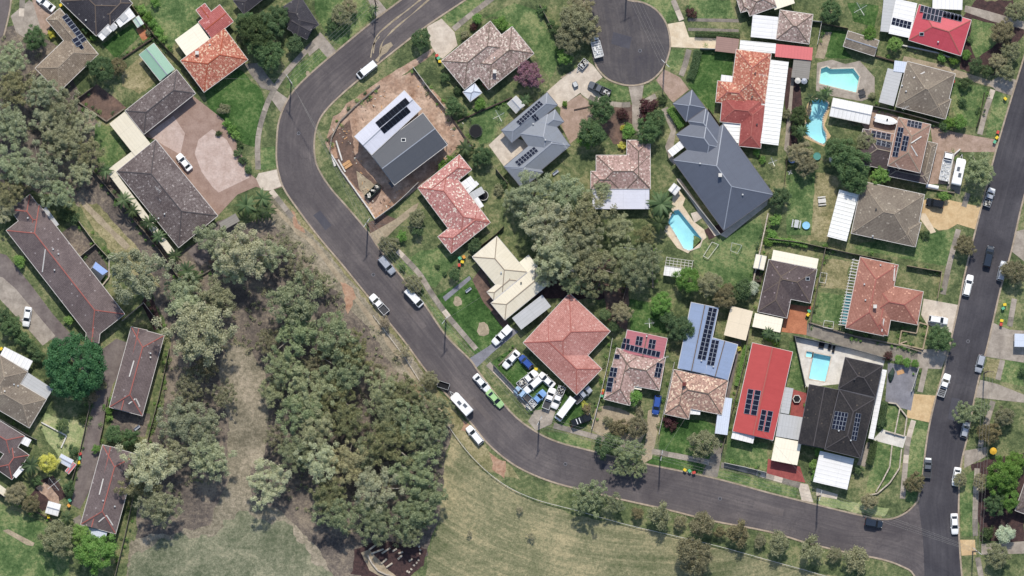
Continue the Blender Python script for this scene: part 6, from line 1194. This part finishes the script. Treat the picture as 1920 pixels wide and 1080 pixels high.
# ------------------------------------------------------------------ power poles and lines
POLES = [(690, 424, -.6), (836, 604, -.65), (1011, 792, -.5), (1238, 856, -.2), (1533, 931, -.25), (546, 157, .6), (1824, 1034, .9), (1700, -60, .4), (1245, 128, .8)]
PW = []
for i, (x, y, a) in enumerate(POLES):
    b = P(x, y); t = thing('power_pole', None, 'power pole', b, 0, 'timber power poles along the streets'); h = 10.0
    MB().tube([(0, 0, -.1), (0, 0, h)], [.2, .14], 8).build('pole', 'timber_pole', t)
    ca, sa = math.cos(a), math.sin(a); n = Vector((math.sin(-a)*-1*0+ca, sa, 0))
    perp = Vector((-n.y, n.x, 0)); MB().bar(Vector((0, 0, h-.4))-perp*1.3, Vector((0, 0, h-.4))+perp*1.3, .14, .14).build('crossarm', 'galv_steel', t)
    for k in (-1.2, -.5, .5, 1.2): p = perp*k; MB().cyl((p.x, p.y, h-.34), .06, .2, 6).build('insulator', 'render_white', t)
    PW.append([b+perp*k+Vector((0, 0, h-.15)) for k in (-1.2, -.5, .5, 1.2)]); AUTO.append((t, x, y, 'tall timber power pole'))
def sag(a, b, n=14, s=1.0): return [a.lerp(b, i/n)+Vector((0, 0, -s*4*(i/n)*(1-i/n))) for i in range(n+1)]
for (i, j, lab) in ((0, 1, 'power cables over the verge from the new house pole down to the cream house pole'), (1, 2, 'power cables between the cream house pole and the lawn car pole'), (2, 3, 'power cables over the curve beside the faded red house'), (3, 4, 'power cables along the lower street in front of the solar houses'), (4, 6, 'power cables crossing the road junction at the lower right'), (5, 0, 'power cables crossing the bend by the new house')):
    t = thing('power_line', lab, 'cables', (PW[i][0].x, PW[i][0].y, 0)); o = Vector(t.location)
    for k in range(4): MB().tube([p-o for p in sag(PW[i][k], PW[j][k])], .02, 4).build('wire', 'cable', t)
for (a, b, lab) in (((546, 157), (705, 10), 'power cables over the verge at the top beside the big dark trees'), ((1245, 128), (1175, -20), 'power cables crossing the cul-de-sac'), ((1824, 1034), (1845, 700), 'power cables above the right hand footpath')):
    A, B = P(*a)+Vector((0, 0, 9.6)), P(*b)+Vector((0, 0, 9.6)); t = thing('power_line', lab, 'cables', P(*a)); d = (B-A).normalized(); n = Vector((-d.y, d.x, 0)); o = Vector(t.location)
    for k in (-1.1, -.4, .4, 1.1): MB().tube([p-o for p in sag(A+n*k, B+n*k)], .02, 4).build('wire', 'cable', t)
    if 'right' in lab or 'top' in lab or 'cul' in lab: MB().tube([(B.x-o.x, B.y-o.y, -.1), (B.x-o.x, B.y-o.y, 10)], [.2, .14], 8).bar(B-o-n*1.3, B-o+n*1.3, .12).build('end_pole', 'timber_pole', t)
for i, (a, b, lab) in enumerate((((836, 604), (900, 560), 'service cable to the cream roofed house'), ((690, 424), (800, 430), 'service cable to the pink tiled house'), ((1011, 792), (1060, 720), 'service cable to the faded red house'), ((1238, 856), (1175, 730), 'service cable to the pink-brown solar house'), ((1238, 856), (1300, 760), 'service cable to the blue and tile house'), ((1533, 931), (1420, 800), 'service cable to the long red metal house'), ((546, 157), (395, 150), 'service cable to the orange tiled house'))):
    A, B = P(*a)+Vector((0, 0, 9.2)), P(*b)+Vector((0, 0, 3.6)); t = thing('service_cable', lab, 'cable', P(*a)); MB().tube([p-Vector(t.location) for p in sag(A, B, 10, .5)], .016, 4).build('wire', 'cable', t)
# ------------------------------------------------------------------ wheelie bins
BM = {}
def bin_(x, y, lid, a=None):
    if not BM:
        v = [(-.24, -.26, .06), (.24, -.26, .06), (.24, .26, .06), (-.24, .26, .06), (-.29, -.34, .98), (.29, -.34, .98), (.29, .34, .98), (-.29, .34, .98)]
        BM['b'] = MB().add(v, [(3, 2, 1, 0), (4, 5, 6, 7), (0, 1, 5, 4), (1, 2, 6, 5), (2, 3, 7, 6), (3, 0, 4, 7)]).mesh('body', 'bin_body')
        BM['w'] = MB().cyl((0, 0, 0), .1, .06, 10, axis='x').mesh('wheel', 'tyre')
    p = P(x, y, .9); t = thing('wheelie_bin', None, 'bin', (p.x, p.y, .02), rnd.uniform(0, 6) if a is None else a, 'wheelie bins'); link('body', BM['b'], t)
    MB().box((0, 0, 1.01), (.64, .74, .06)).bar((-.25, .4, .98), (.25, .4, .98), .04).build('lid', lid, t)
    for s_ in (-1, 1): link('wheel', BM['w'], t, (s_*.25, .26, .1))
    AUTO.append((t, x, y, 'wheelie bin with %s lid' % lid.split('_')[1]))
for x, y, c in [(862, 484, 'green'), (867, 491, 'yellow'), (861, 497, 'red'), (870, 482, 'orange'), (1130, 732, 'orange'), (1128, 742, 'green'), (1129, 737, 'red'), (1284, 881, 'yellow'), (1293, 883, 'green'), (1301, 886, 'red'), (1885, 185, 'yellow'), (1869, 258, 'yellow'), (1871, 248, 'red'), (1781, 151, 'green'), (1788, 152, 'red'), (1884, 571, 'yellow'), (1881, 578, 'green'), (1878, 601, 'yellow'), (1877, 608, 'red'), (1515, 590, 'yellow'), (1517, 583, 'green'), (1518, 577, 'red'), (150, 851, 'red'), (149, 859, 'green'), (148, 867, 'yellow'), (131, 938, 'green'), (129, 948, 'orange'), (825, 115, 'yellow'), (822, 109, 'green'), (819, 104, 'red'), (1005, 692, 'yellow'), (2, 654, 'yellow'), (91, 969, 'yellow'), (114, 10, 'yellow'), (1865, 266, 'green')]:
    bin_(x, y, 'lid_'+c)
# ------------------------------------------------------------------ clotheslines, trampolines, yard things
def hoist(x, y, rpx, label):
    t = thing('rotary_clothesline', label, 'clothesline', P(x, y), 0, 'rotary clotheslines in the back yards'); R = rpx/PXM; a0 = rnd.uniform(0, 1.5); ends = []
    MB().cyl((0, 0, -.05), .045, 2.05, 8).build('mast', 'galv_steel', t)
    for i in range(4):
        a = a0+i*math.pi/2; e = Vector((math.cos(a)*R, math.sin(a)*R, 2.2)); ends.append(e); MB().bar((0, 0, 1.95), e, .07).build('arm', 'galv_steel', t)
    for k in (.5, .75, 1.0):
        mb = MB()
        for i in range(4): A, B = [Vector((0, 0, 1.95)).lerp(ends[(i+j) % 4], k) for j in (0, 1)]; mb.bar(A, B, .02)
        mb.build('line', 'cable', t)
for x, y, r, l in ((1612, 19, 14, 'rotary clothesline in the dark lawn above the brown outbuilding'), (1180, 467, 11, 'rotary clothesline among the dense green gums'), (1118, 543, 12, 'rotary clothesline behind the faded red house'), (1217, 607, 9, 'small rotary clothesline on the solar house lawn'), (935, 219, 12, 'rotary clothesline beside the grey courtyard house'), (103, 908, 15, 'rotary clothesline below the yellow lime tree'), (1448, 305, 9, 'rotary clothesline below the orange speckled house'), (1480, 325, 5, 'tiny rotary clothesline beside the blue tarpaulin')): hoist(x, y, r, l)
def trampoline(x, y, rpx, label, rim='galv_steel'):
    t = thing('trampoline', label, 'trampoline', P(x, y), 0, 'round trampolines'); R = rpx/PXM; MB().cyl((0, 0, .78), R*.86, .03, 24).build('mat', 'cloth_black', t)
    pts = [(R*.94*math.cos(a*.2618), R*.94*math.sin(a*.2618), .8) for a in range(25)]; MB().tube(pts, .07, 6).build('rim', rim, t)
    for i in range(6): a = i*1.047; MB().cyl((R*.9*math.cos(a), R*.9*math.sin(a), 0), .03, .8, 6).build('leg', 'galv_steel', t)
trampoline(892, 246, 13, 'black trampoline on the lawn behind the new house', 'dark_steel'); trampoline(906, 367, 10, 'black tub with white rim behind the pink tiled house', 'render_white')
def table(x, y, label, mat='render_white', s=1.0, ang=0.1):
    t = thing('outdoor_table', label, 'table', P(x, y), ang); slab('table_top', mat, t, (0, 0, .73), (1.7*s, .9*s, .05))
    for sy in (-1, 1): slab('bench', mat, t, (0, sy*.85*s, .43), (1.7*s, .3, .05))
    for sx in (-1, 1): MB().bar((sx*.6*s, -.95*s, .42), (sx*.6*s, .95*s, .42), .07).bar((sx*.6*s, -.4*s, 0), (sx*.6*s, -.2*s, .72), .07).bar((sx*.6*s, .4*s, 0), (sx*.6*s, .2*s, .72), .07).build('leg_frame', mat, t)
table(1541, 377, 'white picnic table on the dry strip of lawn', 'render_white', 1.1); table(1493, 420, 'grey garden table in the yard left of the cream patio', 'galv_steel', 1.1, 1.4); table(1616, 175, 'dark outdoor table beside the green-tinted pool', 'dark_steel', .9, .3)
def box_thing(name, label, cat, f, A, B, C, h, mat, lid=None):
    r = Rect(f, A, B, C, h, 0, 'flat'); t = thing(name, label, cat, (r.c.x, r.c.y, .03), math.atan2(r.ex.y, r.ex.x)); mb = MB(); L, W = r.L, r.W
    for x, y, lx, ly in ((0, -W/2, L, .08), (0, W/2, L, .08), (-L/2, 0, .08, W), (L/2, 0, .08, W)): mb.box((x, y, h/2), (lx, ly, h))
    mb.build('sides', mat, t); slab('lid' if lid else 'base', lid or mat, t, (0, 0, h-.03 if lid else .1), (L-.06, W-.06, .05)); return t, L, W
t, L, W = box_thing('skip_bin', 'green skip bin full of building rubble beside the new house', 'skip', 'y8', (620, 640), (665, 685), (770, 515), 1.2, 'bin_body'); mark(*q('y8', (720, 600)), 'the rubble skip')
j = MB()
for i in range(30): j.box((rnd.uniform(-L/2+.3, L/2-.3), rnd.uniform(-W/2+.3, W/2-.3), rnd.uniform(.7, 1.25)), (rnd.uniform(.2, .9), rnd.uniform(.1, .5), rnd.uniform(.1, .4)), rnd.uniform(0, 3), rnd.randint(0, 2))
j.build('rubble', ['rubbish', 'render_white', 'dark_steel'], t)
box_thing('crate', 'grey square crate on the cul-de-sac driveway', 'crate', '20', (452, 622), (480, 608), (470, 655), .9, 'paint_grey', 'galv_steel')
box_thing('compost_bay', 'dark open bay of firewood below the cream shed', 'firewood bay', 'y3', (325, 520), (420, 535), (315, 640), .7, 'timber_dark')
# timber and plank piles on the building site
def planks(label, pts, mat, w=.35, h=.25, name='plank', cat='plank', f='y8', k=1):
    a, b = Q(f, pts[0]), Q(f, pts[1]); c = (a+b)/2; t = thing(name, label, cat, (c.x, c.y, .04), math.atan2((b-a).y, (b-a).x)); L = (b-a).length
    for i in range(k): slab('beam', mat, t, (0, (i-(k-1)/2)*w*1.15, h/2), (L*rnd.uniform(.92, 1), w, h), rnd.uniform(-.02, .02))
planks('long white beam on the bare soil left of the new house', [(300, 20), (370, 250)], 'render_white'); planks('second white beam below the first on the building site', [(325, 235), (405, 375)], 'render_white'); planks('stack of raw timber sheets on the building site', [(385, 320), (470, 265)], 'wood_raw', .7, .3, 'timber_stack', 'timber', k=2); planks('white panel leaning on the site fence', [(255, 190), (290, 310)], 'render_white', .5); planks('rusty steel sheet on the building site corner', [(262, 60), (300, 220)], 'soil_orange', 1.0, .05, 'steel_sheet', 'sheet')
planks('bare fallen log on the pink gravel by the courtyard house', [(1055, 275), (1240, 240)], 'timber_dark', .25, .25, 'log', 'log', 'z2'); planks('wooden board on the grey courtyard', [(1450, 480), (1530, 455)], 'wood_raw', 1.0, .06, 'board', 'board', 'z6')
for i, (x, y, l) in enumerate([(880, 860, 'top log of the play area steps'), (910, 895, 'long rough log below the top step'), (975, 890, 'log in the middle of the dark mulch'), (1040, 885, 'small log right of the middle log'), (1085, 905, 'short log at the right of the mulch'), (960, 970, 'log beside the concrete ramp'), (1000, 1000, 'lowest log beside the concrete ramp'), (1160, 960, 'square stone block at the right of the play area'), (1080, 940, 'log in the lower right mulch')]):
    p = Q('13', (x, y)); t = thing('log', l, 'log', (p.x, p.y, .02), .55+rnd.uniform(-.2, .2), 'logs in the play area'); MB().cyl((0, 0, .2), .24, [2.6, 3.2, 2.4, 1.2, 1.2, 1.8, 1.8, 1.0, 1.4][i], 8, axis='x').build('trunk', 'stone_pale', t)
w_ = [Q('13', p) for p in [(838, 925), (870, 985), (915, 1040), (975, 1068), (1040, 1085)]]; t = thing('ramp_wall', 'curved pale concrete ramp edge in the play area at the bottom', 'wall', w_[0])
for a, b in zip(w_, w_[1:]): m = (a+b)/2-w_[0]; d = b-a; slab('wall_block', 'stone_pale', t, (m.x, m.y, .25), (d.length+.05, .35, .5), math.atan2(d.y, d.x))
patch('path', 'soil_tan', [(790, 905), (850, 880), (920, 960), (1000, 1040), (1060, 1085), (940, 1090), (850, 1040)], 4, .3, '13')
for i, (x, y) in enumerate([(1225, 860), (1232, 885), (1220, 960), (1205, 980), (1185, 1000), (1165, 1030), (1135, 1045), (1230, 910), (1150, 1050)]):
    p = Q('13', (x, y)); t = thing('edging_rock', None, 'rock', (p.x, p.y, 0), rnd.uniform(0, 3), 'pale rocks edging the play area'); AUTO.append((t, *q('13', (x, y)), 'pale edging rock of the play area'))
    vs = [Vector((math.cos(k)*.32*rnd.uniform(.7, 1.2), math.sin(k)*.25*rnd.uniform(.7, 1.2), 0)) for k in (0, 1, 2, 3, 4, 5)]; MB().prism([(v.x, v.y) for v in vs], -.03, .25).build('stone', 'stone_pale', t)
mark(775, 1055, 'the play area mulch')
t = thing('picnic_slab', 'slatted timber bench table deep among the gum trees', 'bench', P(722, 873, 0), .2)
for i in range(5): slab('slat', 'timber_grey', t, (0, (i-2)*.34, .75), (2.2, .3, .06))
for sx in (-1, 1): slab('leg', 'timber_grey', t, (sx*.8, 0, .36), (.12, 1.2, .72))
# loose rubble along the edges of the building site
rng = np.random.default_rng(3); rb = MB()
for a, b, n in (((780, 140), (868, 262), 30), ((866, 262), (800, 335), 18), ((640, 235), (705, 400), 45), ((700, 400), (790, 340), 22), ((655, 235), (720, 175), 14)):
    for _ in range(n):
        k = rng.uniform(0, 1); w_ = P(a[0]+(b[0]-a[0])*k+rng.normal(0, 7), a[1]+(b[1]-a[1])*k+rng.normal(0, 7)); rb.box((w_.x, w_.y, .1), (rng.uniform(.15, .7), rng.uniform(.08, .28), rng.uniform(.08, .2)), rng.uniform(0, 3), int(rng.integers(0, 4)))
tag(rb.build('site_rubble', ['rubbish', 'soil_brown', 'wood_raw', 'concrete_dark']), 'scattered offcuts and rubble on the building site soil', 'rubble', None, 'stuff')
# umbrellas, loungers, tents
def umbrella(x, y, r, label, mat, h=2.3):
    t = thing('garden_umbrella', label, 'umbrella', P(x, y)); n = 8; R = r/PXM; vs = [(0, 0, h+.35)]+[(R*math.cos(i*math.pi/4), R*math.sin(i*math.pi/4), h) for i in range(n)]
    MB().add(vs, [(0, i+1, (i+1) % n+1) for i in range(n)]).build('canopy', mat, t); MB().cyl((0, 0, 0), .03, h+.3, 6).build('pole', 'galv_steel', t); MB().cyl((0, 0, 0), .3, .08, 10).build('base', 'concrete_grey', t)
umbrella(*q('z3', (1528, 440)), 6, 'white garden umbrella below the grey deck roof', 'render_white'); umbrella(*q('z3', (1600, 445)), 6, 'pinkish garden umbrella right of the white one', 'paint_silver'); umbrella(1861, 846, 7, 'bright yellow umbrella on the footpath corner', 'yellow_cloth', 1.6)
t = thing('hexagonal_spa', 'white rimmed hexagonal spa on the red paved court', 'spa', Q('z6', (322, 768))); R = 1.05
MB().prism([(R*math.cos(i*1.0472), R*math.sin(i*1.0472)) for i in range(6)], 0, .8).build('tub', 'render_white', t); MB().prism([(R*.8*math.cos(i*1.0472), R*.8*math.sin(i*1.0472)) for i in range(6)], .78, .84).build('lid', 'cloth_black', t)
for x, y, l, w in ((600, 168, 'wide dark daybed on the white pool terrace', 1.3), (692, 188, 'dark sun lounger beside the daybed', .7), (735, 218, 'dark sun lounger nearest the house on the pool terrace', .6)):
    t = thing('sun_lounger', l, 'lounger', Q('z6', (x, y)) + Vector((0, 0, .04)), 1.35, 'dark loungers on the pool terrace'); slab('cushion', 'cloth_black', t, (0, 0, .4), (1.3, w, .1)); MB().bar((.6, 0, .4), (1.1, 0, .75), w*.95, .08).build('backrest', 'cloth_black', t)
    for sx in (-.5, .5):
        for sy in (-1, 1): slab('leg', 'dark_steel', t, (sx, sy*w*.4, .18), (.06, .06, .36))
t = thing('closed_shade', 'dark green folded shade sail on the grey courtyard', 'shade sail', Q('z6', (1390, 500)), 1.4)
MB().tube([(-1.9, 0, .1), (-1.2, .1, .5), (0, .2, .75), (1, -.1, .5), (1.9, 0, .2)], [.05, .4, .75, .5, .05], 8).build('canvas', 'bin_body', t)
t = thing('shade_tent', 'lilac and grey shade tent in the townhouse courtyard', 'tent', Q('01', (740, 960)), -.65)
v = [(-1.9, -1.5, 1.6), (1.9, -1.5, 1.6), (1.9, 1.5, 1.6), (-1.9, 1.5, 1.6), (-1.5, 0, 2.3), (1.5, 0, 2.3)]
MB().add(v, [(0, 1, 5, 4)]).build('canopy', 'paint_grey', t); MB().add(v, [(2, 3, 4, 5)]).build('canopy', 'cloth_blue', t); MB().add(v, [(1, 2, 5), (3, 0, 4)]).build('canopy', 'paint_silver', t)
for p in v[:4]: MB().cyl((p[0], p[1], 0), .04, 1.6, 6).build('leg', 'galv_steel', t)
# frames and play things
def frame(label, f, pts, h, name='frame', cat='frame', mat='render_white', w=.1):
    o = Q(f, pts[0]); t = thing(name, label, cat, o); c = [Q(f, p, h)-o for p in pts]
    for a, b in zip(c, c[1:]+c[:1]): MB().bar(a, b, w).build('rail', mat, t)
    for a in c: slab('leg', mat, t, (a.x, a.y, h/2), (.08, .08, h))
frame('white rectangular frame on the lawn below the pale blue pool', '21', [(1500, 735), (1550, 755), (1470, 860), (1435, 840)], .7, 'goal_frame'); frame('swing frame on the yellow green lawn', '21', [(1650, 740), (1725, 760), (1690, 820), (1640, 800)], 1.8, 'swing_set', 'swing', 'galv_steel', .06)
frame('small white garden frame on dry grass left of the pergola', 'y3', [(1075, 545), (1145, 555), (1125, 665), (1055, 652)], .9, 'bed_surround'); frame('white frame with round sheet near the shared driveway', 'y4', [(1235, 365), (1340, 380), (1330, 460), (1218, 440)], 1.0, 'bed_surround')
for f, p, l, m in (('z4', (1470, 835), 'small blue tarpaulin box beside the curved pool garden', 'cloth_blue'), ('z4', (1750, 800), 'teal plastic tank under the olive tree', 'plastic_teal'), ('31', (285, 612), 'light blue paddling pool beside the grey table', 'plastic_blue'), ('31', (485, 115), 'white folded sheet beside the teal tank', 'render_white')):
    t = thing('yard_tub', l, 'tub', Q(f, p), rnd.uniform(0, 1)); MB().cyl((0, 0, 0), .85, .5, 8, r2=.95).build('tub', m, t); MB().tube([(.9*math.cos(a*.5236), .9*math.sin(a*.5236), .5) for a in range(13)], .06, 5).build('rim', m, t)
t = thing('gas_tank', 'white cylinder tank below the white tray truck', 'tank', Q('z8', (885, 1022), 0), -.2); MB().cyl((0, 0, .55), .5, 3.0, 14, axis='x').build('tank', 'paint_white', t)
for sx in (-1, 1): slab('cradle', 'dark_steel', t, (sx, 0, .1), (.15, .7, .2))
for f, p, l in (('z2', (850, 985), 'white garden lounge behind the grey courtyard house'), ('11', (1590, 30+0), 'pale bench under the dark olive tree'), ('z5', (230, 745), 'pale stone bench on the lush lawn'), ('y7', (1545, 255), 'white garden seat below the townhouse by the round tree')):
    t = thing('garden_bench', l, 'bench', Q(f, p), .65); slab('seat', 'paint_silver', t, (0, 0, .45), (1.6, .6, .08)); slab('backrest', 'paint_silver', t, (0, .3, .7), (1.6, .06, .4))
    for sx in (-.7, .7): slab('leg', 'dark_steel', t, (sx, 0, .21), (.08, .5, .42))
# low plants along the fences and house walls: nobody could count them
rng = np.random.default_rng(11); cs = {0: [], 1: []}
for lab, pts, m in FENCES:
    if 'retaining' in lab or 'temporary' in lab or 'pool' in lab or 'terrace' in lab: continue
    for a, b in zip(pts, pts[1:]):
        n = int(math.hypot(b[0]-a[0], b[1]-a[1])/5)
        for i in range(n):
            if rng.random() < .55: continue
            k = rng.uniform(0, 1); s_ = rng.choice([-1, 1]); d = Vector((b[0]-a[0], b[1]-a[1])).normalized(); o = rng.uniform(3, 8)*s_
            w_ = P(a[0]+(b[0]-a[0])*k-d.y*o, a[1]+(b[1]-a[1])*k+d.x*o); cs[int(rng.integers(0, 2))].append((w_.x, w_.y, rng.uniform(.15, .6)))
for i, mt in ((0, 'leaf_dark'), (1, 'leaf_bright')):
    v, f_ = leaf_cloud(rng, cs[i], rng.uniform(.25, .65, len(cs[i])), 46, .24, .5)
    tag(link('ground_cover', mesh_np('ground_cover', v, f_, mt)), ['dark low plants scattered along the garden fences', 'bright low plants scattered along the garden fences'][i], 'plants', None, 'stuff')
autolabel()
